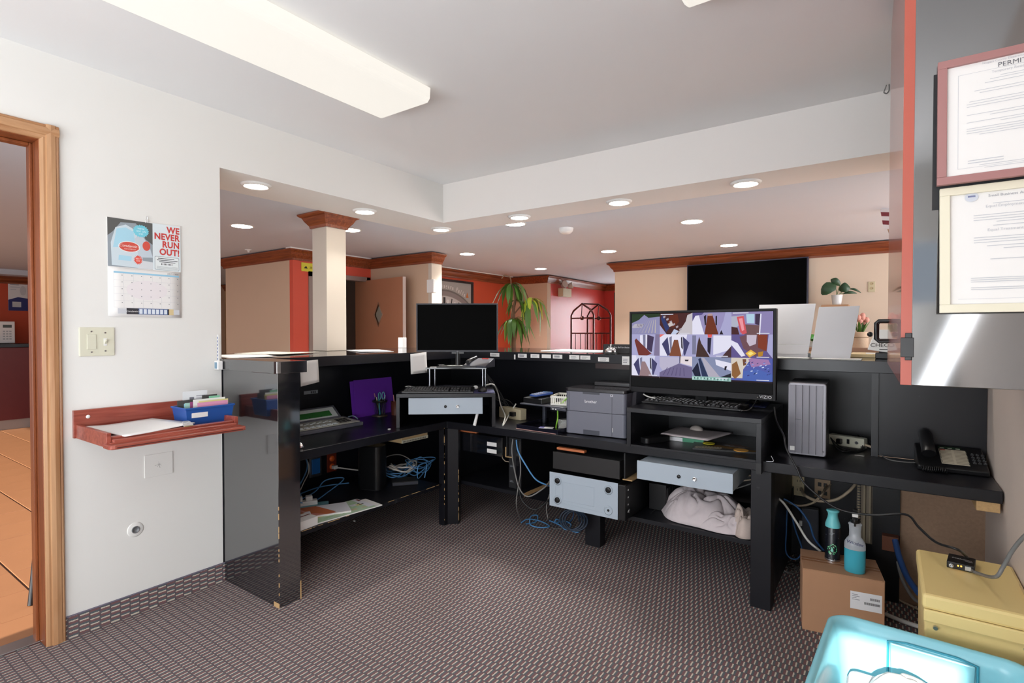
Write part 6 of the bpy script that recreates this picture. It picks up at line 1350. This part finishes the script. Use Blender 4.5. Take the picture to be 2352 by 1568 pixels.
def board(label, c4, y, fold=None):
    t = thing('sign_holder', label, 'sign holder', (0, 0, 0))
    mb = MB(); f = [(x, y_, z) for x, y_, z in c4]; b = [(x, y_+.004, z) for x, y_, z in c4]
    mb.add(f+b, [(0, 1, 2, 3), (7, 6, 5, 4), (0, 4, 5, 1), (1, 5, 6, 2), (2, 6, 7, 3), (3, 7, 4, 0)])
    o = build('panel', mb, mat('sign_white', S(196, 197, 202), .5), t, .001)
    return t
a, b, c, d = G(1736, 822, z=zt+.003), G(1856, 822, z=zt+.003), G(1874, 697, y=3.36), G(1744, 700, y=3.36)
yb_ = 3.22
a, b = G(1738, 818, y=yb_), G(1855, 818, y=yb_); a.z = b.z = zt+.003
t = board('white back of a sign holder on the counter, left one, partly behind the big screen', [tuple(a), tuple(b), tuple(c), tuple(d)], 0)
bx('base', t, m_white, a.x, b.x+.03, yb_-.11, yb_+.05, zt, zt+.003, .001); bx('clip', t, m_black, b.x-.004, b.x+.01, yb_+.01, yb_+.02, zt+.003, zt+.025, .001)
bx('fold', t, m_white, a.x, b.x, yb_+.006, yb_+.010, zt+.07, zt+.072, 0)
a, b = G(1861, 820, y=yb_-.02), G(1953, 818, y=yb_-.02); a.z = b.z = zt+.003; c, d = G(1975, 702, y=3.32), G(1881, 705, y=3.32)
t = board('white back of a sign holder on the counter, right one, slanting', [tuple(a), tuple(b), tuple(c), tuple(d)], 0)
bx('base', t, m_white, a.x, b.x+.05, yb_-.11, yb_+.03, zt, zt+.003, .001)
t = thing('cream_box', 'flat cream box lying on the counter behind the right sign holder', 'box', (G(1952, 808, y=3.45).x, 3.45, zt)); bx('body', t, mat('cream_card', S(238, 216, 168), .6), 0, .17, 0, .30, 0, .018, .002)
bx('white_slip', t, m_paper, .07, .15, .05, .2, .018, .020, 0)
t = thing('check_sign', 'white tilted countertop sign with dark letters beside the cherry door', 'sign', (G(1992, 815, y=3.36).x, 3.36, zt), R(0))
x1 = .16
build('panel', MB().hexa([(.0, 0, .045), (x1, -.01, .02), (x1, .01, .02), (0, .012, .045), (.035, .04, .150), (x1, .04, .150), (x1, .055, .150), (.035, .055, .150)]), m_white, t, .004)
build('base', MB().box(.035, x1, -.03, .09, 0, .030).box(.05, x1, 0, .03, .03, .05), m_black, t, .003)
text(t, 'CHECK', (.062, -.004, .060), (1, 0, 0), (0, .36, 1), .030, S(40, 40, 44))
build('knob', MB().ball((.01, .05, .125), .014), m_black, t)

# ================================================================ LOBBY
t = thing('television', 'large wall television with a blank black screen on the cream wall', 'television', (0, 6.14, 0))
a, b, c = G(1578, 608, y=6.14), G(1857, 590, y=6.14), G(1857, 745, y=6.14); zb1 = b.z-(b.x-a.x)*.565
bx('housing', t, mat('tv_edge', S(38, 34, 60), .3), a.x, b.x, 0, .05, zb1, (a.z+b.z)/2, .003)
bx('screen', t, m_off, a.x+.012, b.x-.014, -.002, 0, zb1+.012, (a.z+b.z)/2-.012, 0)
p = G(1994, 647, y=6.2); q_ = G(2010, 670, y=6.2)
t = thing('wall_outlet', 'almond wall outlet high on the cream wall right of the plant', 'outlet', (p.x, 6.199, q_.z)); bx('plate', t, m_almond, 0, q_.x-p.x, -.006, 0, 0, p.z-q_.z, .002); 
decal('socket', t, (0, -.006, 0), (1, 0, 0), (0, 0, 1), [('e', (q_.x-p.x)/2, .035, .016, .014, S(190, 170, 130)), ('e', (q_.x-p.x)/2, .08, .016, .014, S(190, 170, 130)), ('r', .034, .03, .038, .04, S(80, 70, 50)), ('r', .034, .075, .038, .085, S(80, 70, 50))])
# potted plant on a wall shelf
ys = 6.02; p = G(1922, 700, y=ys); q0 = G(1888, 702, y=ys); q1_ = G(1950, 701, y=ys)
t = thing('wall_shelf', 'small light wooden shelf on the cream wall under the potted plant', 'shelf', (p.x, ys, p.z)); bx('board', t, mat('light_wood', S(186, 142, 104), .5), q0.x-p.x, q1_.x-p.x, -.08, .17, -.022, 0, .002)
def leaf_mesh(L, Wd_, droop, segs=5, fold=.15):
    vs = []; fs = []
    for i in range(segs+1):
        s_ = i/segs; w2 = Wd_*math.sin(math.pi*min(.97, s_*.9+.08))**.7; x = L*s_*(1-.25*droop*s_); z = -L*droop*s_*s_
        vs += [(x, -w2/2, z+fold*w2), (x, 0, z), (x, w2/2, z+fold*w2)]
    for i in range(segs):
        a_ = i*3; fs += [(a_, a_+1, a_+4, a_+3), (a_+1, a_+2, a_+5, a_+4)]
    return MB().add(vs, fs, 0, True)
m_lfd = mat('dark_leaf', S(44, 74, 46), .4, noise=.25, nscale=20); m_lf = mat('green_leaf', S(74, 116, 40), .4, noise=.3, nscale=15); m_lfl = mat('light_leaf', S(178, 196, 60), .45, noise=.2, nscale=15)
pp = thing('potted_plant', 'white pot with broad dark green leaves on the small wall shelf', 'plant', (p.x, ys, p.z+.0005))
build('pot', MB().lathe([(.036, 0), (.048, .09), (.050, .095), (.044, .094), (.036, .082), (.001, .080)], n=24), m_white, pp)
def leaf_between(name, par, A, B, w_, m, seed):
    A = Vector(A); B = Vector(B); d = B-A; side = d.cross(Vector((0, 1, 0))).normalized(); vs = []; fs = []; n = 6; rd_ = random.Random(seed)
    for i in range(n+1):
        s_ = i/n; hw_ = w_*.5*max(.04, math.sin(math.pi*min(.97, s_*.9+.07))**.8)*(1+.08*math.sin(s_*9+seed))
        c_ = A+d*s_+Vector((0, -.03*math.sin(s_*3), .10*d.length*math.sin(math.pi*s_)))
        vs += [c_-side*hw_+Vector((0, .25*hw_, 0)), c_-Vector((0, .008, 0)), c_+side*hw_+Vector((0, .25*hw_, 0))]
    for i in range(n): q = i*3; fs += [(q, q+1, q+4, q+3), (q+1, q+2, q+5, q+4)]
    return build(name, MB().add(vs, fs, 0, True), m, par)
for k, (ax, ay, bx_, by_, w_) in enumerate([(1919, 654, 1889, 677, .115), (1930, 655, 1909, 642, .065), (1927, 664, 1953, 661, .095), (1936, 674, 1968, 673, .028), (1950, 662, 1977, 671, .020)]):
    dy = Vector((0, -.05+.03*k, 0)); A_ = G(ax, ay, y=ys)-pp.location+dy; B_ = G(bx_, by_, y=ys)-pp.location+dy*1.5
    build('stem', MB().tube([(0, 0, .082), tuple(Vector((0, 0, .11))*.5+A_*.5), tuple(A_)], .003, 5, res=3), mat('stem_green', S(90, 110, 60), .5), pp)
    leaf_between('leaf', pp, A_, B_, w_, m_lfd, k)
# tulips
t = thing('console_table', 'cream coffee console against the wall behind the sign holders', 'console', (-.85, 5.35, 0)); bx('body', t, mat('console_cream', S(226, 206, 176), .5), 0, 1.15, 0, .80, 0, 1.14, .005); bx('top', t, mat('console_top', S(150, 116, 92), .4), -.02, 1.17, -.02, .80, 1.14, 1.17, .003)
p = G(1976, 790, y=5.5)
tp = thing('flower_pot', 'pink tulips in a beige pot tied with twine on the console', 'flowers', (p.x, 5.5, 1.1705))
build('pot', MB().lathe([(.058, 0), (.060, .12), (.063, .135), (.058, .135), (.052, .12), (.001, .12)], n=22), mat('burlap_pot', S(214, 184, 154), .8, noise=.1, nscale=80), tp)
build('twine', MB().lathe([(.0605, .085), (.063, .088), (.0605, .091)], n=22), mat('twine', S(150, 120, 90), .8), tp)
rd = random.Random(8)
for k in range(11):
    a_ = rd.uniform(0, 6.28); r_ = rd.uniform(.0, .07); h_ = rd.uniform(.21, .27)
    tip = Vector((r_*math.cos(a_)*1.1, r_*math.sin(a_)*.6, h_))
    build('flower', MB().lathe([(.006, -.018), (.019, -.005), (.021, .008), (.014, .024), (.004, .030)], n=10, c=tip), mat('tulip_pink', S(226, 158, 140), .6, noise=.1, nscale=40), tp)
    build('stem', MB().tube([(tip.x*.3, tip.y*.3, .12), tuple(tip*.85), tuple(tip-Vector((0, 0, .016)))], .003, 5), m_lf, tp)
for k in range(9):
    a_ = rd.uniform(0, 6.28); lf_ = build('leaf', leaf_mesh(.12, .022, .1), m_lf, tp, loc=(.02*math.cos(a_), .02*math.sin(a_), .12)); lf_.rotation_euler = (0, R(-68), a_)
t = thing('green_plant', 'green leaves glimpsed between the two sign holders', 'plant', (G(1866, 780, y=5.6).x, 5.6, 1.1705)); build('pot', MB().lathe([(.04, 0), (.05, .05), (.04, .05)], n=16), m_white, t)
for k in range(7):
    lf_ = build('leaf', leaf_mesh(.15, .06, .3), mat('bright_leaf', S(60, 130, 44), .4), t, loc=(0, 0, .05)); lf_.rotation_euler = (0, R(-60+8*k), R(50*k))
# striped flag bunting by the door
p0 = G(2018, 460, y=4.6); 
t = thing('striped_flag', 'small red and white striped flag hanging by the cherry door', 'flag', (p0.x, 4.6, 0))
z1, z0 = G(2020, 458, y=4.6).z, G(2028, 525, y=4.6).z; wf = .09
for k in range(7):
    za, zb2 = z0+(z1-z0)*k/7, z0+(z1-z0)*(k+1)/7
    build('stripe', MB().hexa([(.03-.03*(k/7), 0, za), (wf, .01, za-.01), (wf, .014, za-.01), (.03-.03*(k/7), .004, za), (.03-.03*((k+1)/7), 0, zb2), (wf, .01, zb2-.01), (wf, .014, zb2-.01), (.03-.03*((k+1)/7), .004, zb2)]), mat('flag_red', S(120, 44, 50), .8) if k % 2 else mat('flag_white', S(214, 204, 200), .8), t)
build('pole', MB().cyl((.08, .012, z0-.08), (.02, .012, ZL), .006, n=8), mat('pole_wood', S(186, 150, 120), .6), t)
hk = thing('ceiling_hook', 'white wire hook under the office ceiling next to the cherry door', 'hook', G(2030, 212, y=3.05)); build('wire', MB().tube([(0, 0, 0), (.01, 0, -.008), (.02, 0, .004), (.02, .0, ZC-hk.location.z)], .003, 6, res=4).tube([(.0, 0, 0), (.025, 0, .08), (.03, 0, ZC-hk.location.z)], .0025, 6), m_cgrey, hk)
# Niagara picture on the orange wall
xw = -4.90
a = G(1088, 648, x=xw+.03); 
pt = thing('framed_poster', 'large black framed grey poster reading Niagara Falls on the orange wall', 'poster', (xw, 0, 0))
y1 = a.y; y0 = y1-1.19; z1 = a.z; z0 = z1-1.45
for (c_, d_, e_, f_) in ((y0, y1, z1-.03, z1), (y0, y1, z0, z0+.03), (y0, y0+.03, z0+.03, z1-.03), (y1-.03, y1, z0+.03, z1-.03)): bx('frame_rail', pt, mat('poster_frame', S(30, 18, 18), .3), 0.001, .03, c_, d_, e_, f_, .002)
pwid, phei = y1-y0-.06, z1-z0-.06
cxp, czp = pwid/2, 0.998-z0-.03
it = [('r', 0, 0, pwid, phei, S(172, 170, 166))]
ring = lambda r_, a0, a1, n=30: [(cxp+r_*math.cos(R(a0+(a1-a0)*k/n)), czp+r_*math.sin(R(a0+(a1-a0)*k/n))) for k in range(n+1)]
A0, A1 = 51, 129
it.append(('p', ring(.885, A0, A1)+ring(.862, A1, A0), S(112, 106, 104))); it.append(('p', ring(.862, A0, A1)+ring(.80, A1, A0), S(140, 132, 130)))
it.append(('p', ring(.795, A0-2, A1+2)+[(.02, .3), (pwid-.02, .3)], S(196, 194, 194)))
for k in range(7):
    a_ = R(56+k*11.4); c_, s_ = math.cos(a_), math.sin(a_); wd_ = .022 if k == 3 else .010
    it.append(('p', [(cxp+c_*.35-s_*wd_, czp+s_*.35+c_*wd_), (cxp+c_*.78-s_*wd_, czp+s_*.78+c_*wd_), (cxp+c_*.78+s_*wd_, czp+s_*.78-c_*wd_), (cxp+c_*.35+s_*wd_, czp+s_*.35-c_*wd_)], S(34, 30, 30)))
    a_ += .10; c_, s_ = math.cos(a_), math.sin(a_)
    it.append(('e', cxp+c_*.64, czp+s_*.64, .045, .09, S(110, 108, 106) if k % 2 else S(66, 76, 72))); it.append(('e', cxp+c_*.72, czp+s_*.72, .030, .035, S(222, 222, 222))); it.append(('e', cxp+c_*.60, czp+s_*.60, .02, .04, S(150, 146, 142)))
it += [('p', [(.14, phei-.22), (.20, phei-.15), (.25, phei-.19), (.19, phei-.28)], S(70, 130, 60)), ('p', [(.06, phei-.38), (.14, phei-.29), (.19, phei-.32), (.10, phei-.43)], S(76, 128, 60)), ('p', [(pwid-.12, phei-.20), (pwid-.09, phei-.12), (pwid-.06, phei-.2)], S(200, 120, 60))]
decal('print', pt, (.006, y0+.03, z0+.03), U, V, it, step=.0004)
for k, ch_ in enumerate('Niagara Falls'):
    a_ = R(96-k*2.7); text(pt, ch_, (.013, y0+.03+cxp+.905*math.cos(a_), z0+.03+czp+.905*math.sin(a_)), (0, math.sin(a_), -math.cos(a_)), (0, math.cos(a_), math.sin(a_)), .078, S(232, 230, 228), squash=.8, bold=.02)
text(pt, 'Greetings', (.013, y0+.03+.10, z1-.15), (0, .95, .30), (0, -.30, .95), .085, S(40, 36, 36), shear=.3, squash=.7)
text(pt, 'from', (.013, y0+.03+.24, z1-.30), (0, .95, .30), (0, -.30, .95), .05, S(50, 46, 46), shear=.3, squash=.7)
# intercom box and note on the white wall end
p = G(971, 656, y=4.24)
t = thing('intercom', 'white box fixed to the white wall end above the small monitor', 'wall box', (-4.05, 4.262, 0)); z_a, z_b = G(970, 640, x=-4.05).z, G(970, 671, x=-4.05).z
bx('case', t, m_white, -.03, .07, -.05, 0, z_b, z_a, .006)
# poster in alcove, cabinets, microwave
xk = -10.25
t = thing('wall_poster', 'white and navy notice on the orange wall beyond the office door', 'poster', (xk, 0, 0)); a = G(18, 644, x=xk); b = G(64, 714, x=xk)
bx('sheet', t, m_paper, 0, .004, a.y, b.y, b.z, a.z, 0)
ww, hh2 = b.y-a.y, a.z-b.z
decal('print', t, (.004, a.y, b.z), U, V, [('p', [(0, 0), (ww, 0), (ww, hh2*.42), (ww*.5, hh2*.46), (0, hh2*.36)], S(44, 48, 110)), ('r', ww*.2, hh2*.12, ww*.65, hh2*.30, S(206, 206, 206)), ('e', ww*.75, hh2*.68, ww*.16, hh2*.16, S(206, 206, 206)), ('r', ww*.1, hh2*.86, ww*.55, hh2*.88, g2), ('r', ww*.1, hh2*.78, ww*.6, hh2*.80, g1), ('r', ww*.1, hh2*.70, ww*.4, hh2*.72, g1)], step=.002)
kc = thing('kitchen_cabinet', 'cherry base cabinet with a black top in the breakfast room', 'cabinet', (-9.62, -1.2, 0)); zk = 1.13
pyr = G(65, 900, x=-9.62).y
bx('body', kc, mat('cherry_dark', S(112, 44, 46), .4, noise=.08, nscale=10), -.6, 0, 0, 4.1, .13, zk-.03, .003); bx('top', kc, m_blk, -.62, .03, -.02, 4.12, zk-.03, zk+.02, .004); bx('plinth', kc, mat('pale_plinth', S(170, 160, 156), .6), -.6, -.02, 0, 4.1, 0, .13, .002)
a = G(0, 745, x=-9.75); b = G(35, 790, x=-9.75)
t = thing('microwave', 'white microwave oven on the black top in the breakfast room', 'microwave', (-9.75, b.y-.52, zk+.0205)); 
bx('body', t, m_white, -.36, 0, 0, .52, .006, .30, .006); bx('door', t, m_ivory, 0, .012, .005, .36, .015, .29, .004); bx('control_panel', t, m_white, 0, .010, .365, .515, .015, .29, .003)
decal('controls', t, (.0102, .365, .015), U, V, [('r', .03, .20, .12, .24, S(80, 90, 90))] + [('r', .03+.032*i, .04+.034*j, .052+.032*i, .058+.034*j, S(180, 184, 184)) for i in range(3) for j in range(4)], step=.0005)
t = thing('chair_leg', 'dark slanting metal stand foot on the tiles beyond the doorway', 'stand', (0, 0, 0)); a = G(70, 1390, z=0); build('leg', MB().tube([tuple(a+Vector((0, 0, .0))), tuple(a+Vector((-.08, .05, .32))), tuple(a+Vector((-.10, .06, .5)))], .012, 8), m_black, t)
# yellow room number sign
a = G(692, 602, x=-5.035); b = G(720, 625, x=-5.035)
t = thing('room_sign', 'yellow paper room sign above the dark doorway beside the column', 'sign', (-5.036, a.y, b.z)); ww = .30; hh2 = a.z-b.z
bx('sheet', t, mat('yellow_paper', S(222, 214, 70), .7), 0, .002, 0, ww, 0, hh2, 0); text(t, '201 - 232', (.003, ww*.52, hh2*.38), U, V, hh2*.34, S(50, 60, 20)); decal('arrow', t, (.002, 0, 0), U, V, [('p', [(.03, hh2*.35), (.075, hh2*.35), (.06, hh2*.6), (.05, hh2*.6)], S(20, 20, 20))])
# open door with a diamond pane
a = G(816, 645, y=4.20); b = G(925, 637, y=4.10)
dd = thing('lobby_door', 'tan open door with a diamond window beside the column', 'door', (a.x, 4.20, 0), math.atan2(-.10, b.x-a.x)); dwid = math.hypot(b.x-a.x, .10); hd = (a.z+b.z)/2
zc_ = G(873, 722, y=4.15).z; xc_ = dwid*.51; hw, hhd = .085, .135
zb5 = .01
pan = []
xs = [0, xc_-hw, xc_, xc_+hw, dwid]
m_door = mat('tan_door', S(176, 122, 92), .5, noise=.03, nscale=5)
mb = MB(); 
for y_ in (0, .04):
    o_ = [(0, y_, zb5), (dwid, y_, zb5), (dwid, y_, hd), (0, y_, hd), (xc_-hw, y_, zc_), (xc_, y_, zc_-hhd), (xc_+hw, y_, zc_), (xc_, y_, zc_+hhd)]
    f_ = [(0, 1, 5), (0, 5, 4), (1, 6, 5), (1, 2, 6), (2, 7, 6), (2, 3, 7), (3, 4, 7), (3, 0, 4)]
    mb.add(o_, f_ if y_ == 0 else [t_[::-1] for t_ in f_])
mb.add([(0, 0, zb5), (dwid, 0, zb5), (dwid, 0, hd), (0, 0, hd), (0, .04, zb5), (dwid, .04, zb5), (dwid, .04, hd), (0, .04, hd)], [(0, 4, 5, 1), (1, 5, 6, 2), (2, 6, 7, 3), (3, 7, 4, 0)])
build('leaf', mb, m_door, dd)
fr = [(xc_-hw, zc_), (xc_, zc_-hhd), (xc_+hw, zc_), (xc_, zc_+hhd), (xc_-hw, zc_)]
build('diamond_frame', MB().tube([(x, -.001, z) for x, z in fr], .008, 6), mat('tan_trim', S(160, 120, 96), .5), dd)
build('pane', MB().add([(x, .02, z) for x, z in fr[:4]]+[(x, .024, z) for x, z in fr[:4]], [(0, 1, 2, 3), (7, 6, 5, 4)]), mat('frosted_pane', S(150, 146, 134), .3), dd)
bx('edge', dd, mat('door_edge', S(206, 190, 182), .5), dwid-.003, dwid+.002, 0, .04, zb5, hd, 0)
t = thing('door_closer_box', 'small white box on the ledge in front of the open tan door', 'box', G(918, 795, y=3.98)); bx('body', t, m_white, -.02, .035, 0, .05, -.04, .05, .002); t.location.z = 1.166+.04; t.location.y = 3.3; t.location.x = G(918, 795, y=3.3).x; t.location.z = 1.2056
# emergency light
a = G(1293, 682, x=-4.219)
t = thing('emergency_light', 'beige emergency light box with two lamps on the red wall', 'emergency light', (-4.219, a.y, a.z)); bx('box', t, m_beige, 0, .09, -.16, .12, 0, .13, .006)
for k in (-1, 1): build('lamp', MB().cyl((.05, -.02+.09*k, .17), (.12, -.02+.12*k, .19), .03, .055, n=14), mat('lamp_glass', S(200, 186, 176), .1), t)
build('bracket', MB().cyl((.05, -.02, .13), (.05, -.02, .18), .012, n=8), m_steel, t)
# luggage cart
cp = DP(1337, 763, 7.5)
lc = thing('luggage_cart', 'arched bronze luggage cart standing by the red wall', 'luggage cart', (cp.x, cp.y, 0), R(-24))
m_br = mat('bronze_tube', S(84, 40, 36), .3, .5)
zt_ = 1.3+66*7.5/1228
for y_, s_ in ((0, 1.0), (.30, 1.0)):
    xo = -.27 if y_ == 0 else .0
    x0, x1 = -.25, .25
    build('arch', MB().tube([(x0, y_, .2), (x0, y_, zt_-.16), (x0+.06, y_, zt_-.09), (0, y_, zt_), (x1-.06, y_, zt_-.09), (x1, y_, zt_-.16), (x1, y_, .2)], .013, 8), m_br, lc)
    build('cross_bar', MB().cyl((x0, y_, zt_-.20), (x1, y_, zt_-.20), .010, n=8).cyl((x0, y_, 1.17+.12), (x1, y_, 1.17+.12), .010, n=8), m_br, lc)
    build('ornament', MB().ball((-.0, y_, zt_-.20), .03).tube([(-.02, y_, zt_-.2), (.0, y_, zt_-.02)], .006, 6), m_br, lc)
    mb = MB()
    for k in range(4): mb.cyl((x0+.10+.11*k, y_, .3), (x0+.10+.11*k, y_, 1.29), .005, n=6)
    build('back_bars', mb, m_br, lc)
build('top_rail', MB().cyl((0, 0, zt_), (0, .30, zt_), .010, n=8).cyl((-.25, 0, .22), (-.25, .30, .22), .012, n=8).cyl((.25, 0, .22), (.25, .30, .22), .012, n=8), m_br, lc)
bx('deck', lc, mat('cart_carpet', S(110, 30, 30), .9), -.28, .28, -.05, .35, .17, .21, .01)
for x, y_ in ((-.25, 0), (.25, 0), (-.25, .30), (.25, .30)): build('wheel', MB().cyl((x-.02, y_, .085), (x+.02, y_, .085), .085, n=18).cyl((x, y_, .085), (x, y_, .18), .012, n=8), m_black, lc)
# dracaena
dpz = DP(1180, 763, 5.6)
dr2 = thing('dracaena', 'tall corn plant with drooping green leaves in front of the tan wall', 'plant', (dpz.x, dpz.y, 0), R(35))
build('pot', MB().lathe([(.14, 0), (.18, .30), (.19, .32), (.17, .32), (.16, .28), (.001, .28)], n=24), mat('terracotta', S(140, 80, 56), .7), dr2)
sc5 = 5.6/1228
def PX(px, py): return Vector(((px-1180)*sc5, 0, 1.3-(py-763.5)*sc5))
m_tr = mat('cane_bark', S(120, 90, 66), .8, noise=.2, nscale=60)
build('cane', MB().tube([(0, 0, .28), (.01, .02, .9), PX(1181, 770), PX(1181, 735), PX(1178, 700)], [.022, .02, .016, .014, .012], 8, res=2), m_tr, dr2)
build('cane', MB().tube([(0.02, 0.03, .28), (.0, .05, .9), PX(1174, 740), PX(1184, 690), PX(1176, 650)], [.02, .018, .014, .012, .010], 8, res=2), m_tr, dr2)
build('cane', MB().tube([PX(1182, 720), PX(1200, 698), PX(1215, 690)], .008, 6, res=2), m_tr, dr2)
rd = random.Random(12)
def tuft(px, py, n, L, mleaf, up=.3, spread=1.0):
    c_ = PX(px, py)
    for k in range(n):
        az = rd.uniform(0, 2*math.pi); Lk = L*rd.uniform(.7, 1.25); tilt = rd.uniform(-25, 25); start = R(rd.uniform(0, 62)); end = R(-rd.uniform(62, 92))
        mb = MB(); segs = 7; vs = []; fs = []; wmax = rd.uniform(.034, .050)
        for i in range(segs+1):
            s_ = i/segs; th = start+(end-start)*min(1, s_*1.7)**.8
            if i == 0: px_, pz_ = 0, 0
            else: px_ += math.cos(th)*Lk/segs; pz_ += math.sin(th)*Lk/segs
            w2 = wmax*max(.05, math.sin(math.pi*min(.97, s_*.92+.05)))*.5*(1+.10*math.sin(s_*14+k))
            ca_, sa_ = math.cos(az), math.sin(az); tw_a = R(tilt)*s_
            for q3 in (-w2, 0, w2): vs.append((c_.x+ca_*px_-sa_*q3*math.cos(tw_a), c_.y+sa_*px_+ca_*q3*math.cos(tw_a), c_.z+rd.uniform(-.0, .0)+pz_+abs(q3)*.25+q3*math.sin(tw_a)))
        for i in range(segs): a_ = i*3; fs += [(a_, a_+1, a_+4, a_+3), (a_+1, a_+2, a_+5, a_+4)]
        build('leaf', mb.add(vs, fs, 0, True), mleaf, dr2)
tuft(1174, 652, 17, .34, m_lf); tuft(1180, 732, 18, .32, m_lf); tuft(1222, 686, 15, .27, m_lfl); tuft(1214, 692, 6, .36, m_lf); tuft(1184, 690, 9, .26, m_lf)
build('bare_stem', MB().tube([PX(1174, 655), PX(1172, 638), PX(1160, 632), PX(1152, 640)], .006, 6, res=4), m_tr, dr2)

# ================================================================ LIGHTS
def downlight(label, px, py, z, soffit, group):
    p = G(px, py, z=z)
    t = thing('downlight', label, 'ceiling light', (p.x, p.y, z), 0, group)
    if soffit:
        zz = ZS-.0005; t.location.z = zz
        build('trim_ring', MB().lathe([(.062, -.010), (.066, -.014), (.078, -.010), (.084, -.002), (.084, 0), (.062, 0)], n=36), m_white, t)
        build('lens', MB().lathe([(.001, -.016), (.045, -.016), (.060, -.010), (.062, -.004)], n=32), m_led, t)
    else:
        build('trim_ring', MB().lathe([(.078, 0), (.078, -.003), (.090, -.002), (.092, 0)], n=32), m_white, t)
        build('lens', MB().lathe([(.001, -.0035), (.078, -.003)], n=32), m_led, t)
    return p
nm = ['nearest the office wall', 'right of the column capital', 'near the inner corner']
for k, (px, py) in enumerate([(588, 428), (838, 487), (1013, 528)]): downlight('white ringed downlight in the left soffit, '+nm[k], px, py, ZS-.01, True, 'soffit downlights')
nm = ['nearest the inner corner', 'in the middle of the beam', 'nearest the cherry door']
for k, (px, py) in enumerate([(1193, 500), (1422, 466), (1713, 423)]): downlight('white ringed downlight in the long beam, '+nm[k], px, py, ZS-.01, True, 'soffit downlights')
LB = [(556, 519, 'left of the column, above the tan block'), (805, 528, 'half hidden behind the column capital'), (1183, 514, 'just behind the beam, near its left end'), (1073, 583, 'above the framed poster'), (1242, 617, 'above the corn plant'), (1589, 509, 'in front of the television, nearer'), (1398, 577, 'above the luggage cart'), (1674, 563, 'just above the television')]
for px, py, s_ in LB:
    p = downlight('flush lobby downlight '+s_, px, py, ZL-.0005, False, 'flush lobby downlights')
    l = bpy.data.lights.new('downlight_beam', 'AREA'); l.shape = 'DISK'; l.size = .14; l.energy = 11; l.color = (.97, .97, 1.0); l.spread = R(105)
    o = bpy.data.objects.new('downlight_beam', l); COL.objects.link(o); o.location = (p.x, p.y, ZL-.008)
for px, py in [(588, 428), (838, 487), (1013, 528), (1193, 500), (1422, 466), (1713, 423)]:
    p = G(px, py, z=ZS-.01); l = bpy.data.lights.new('soffit_beam', 'AREA'); l.shape = 'DISK'; l.size = .11; l.energy = 2.2; l.color = (1.0, .95, .88); l.spread = R(110)
    o = bpy.data.objects.new('soffit_beam', l); COL.objects.link(o); o.location = (p.x, p.y, ZS-.02)
# ceiling light of the breakfast room
l = bpy.data.lights.new('breakfast_room_light', 'AREA'); l.shape = 'SQUARE'; l.size = 1.0; l.energy = 13; l.color = (1.0, .95, .9)
o = bpy.data.objects.new('breakfast_room_light', l); COL.objects.link(o); o.location = (-6.8, .4, ZL-.02)
t = thing('smoke_detector', 'round white smoke detector on the lobby ceiling', 'smoke detector', G(1300, 524, z=ZL)); build('body', MB().lathe([(.001, -.045), (.035, -.045), (.055, -.028), (.06, -.012), (.062, 0)], n=24), m_white, t)
t = thing('smoke_detector', 'small white sprinkler cap on the lobby ceiling above the tan block', 'sprinkler', G(571, 573, z=ZL)); build('body', MB().lathe([(.001, -.03), (.01, -.03), (.012, -.01), (.035, -.006), (.036, 0)], n=18), m_white, t)
# fluorescent wrap fixtures
def wrap(label, x0, x1, y0, y1, z0, group):
    t = thing('fluorescent_light', label, 'ceiling light', ((x0+x1)/2, (y0+y1)/2, ZC), 0, group)
    w2 = (x1-x0)/2; l2 = (y1-y0)/2; h = ZC-z0
    pr2 = [(-w2, -h*.15), (-w2+.004, -h*.8), (-w2+.02, -h), (w2-.02, -h), (w2-.004, -h*.8), (w2, -h*.15)]
    build('diffuser', MB().prism(pr2, -l2, l2, 'y'), m_diff, t, .004)
    bx('housing', t, m_white, -w2+.03, w2-.03, -l2+.01, l2-.01, -h*.15, -.0005, .001)
wrap('long white fluorescent ceiling fixture near the left wall', -2.106, -1.748, .62, 1.836, 2.372, 'fluorescent fixtures')
wrap('second fluorescent fixture at the top edge of the view', -.565, -.21, .60, 1.80, 2.372, 'fluorescent fixtures')
# carpet lint
lt = build('lint', MB().ball((0, 0, .006), .012, .009, .006, 8), m_white, label='white lint ball on the carpet below the left shelf', cat='lint', loc=G(814, 1198, z=0))
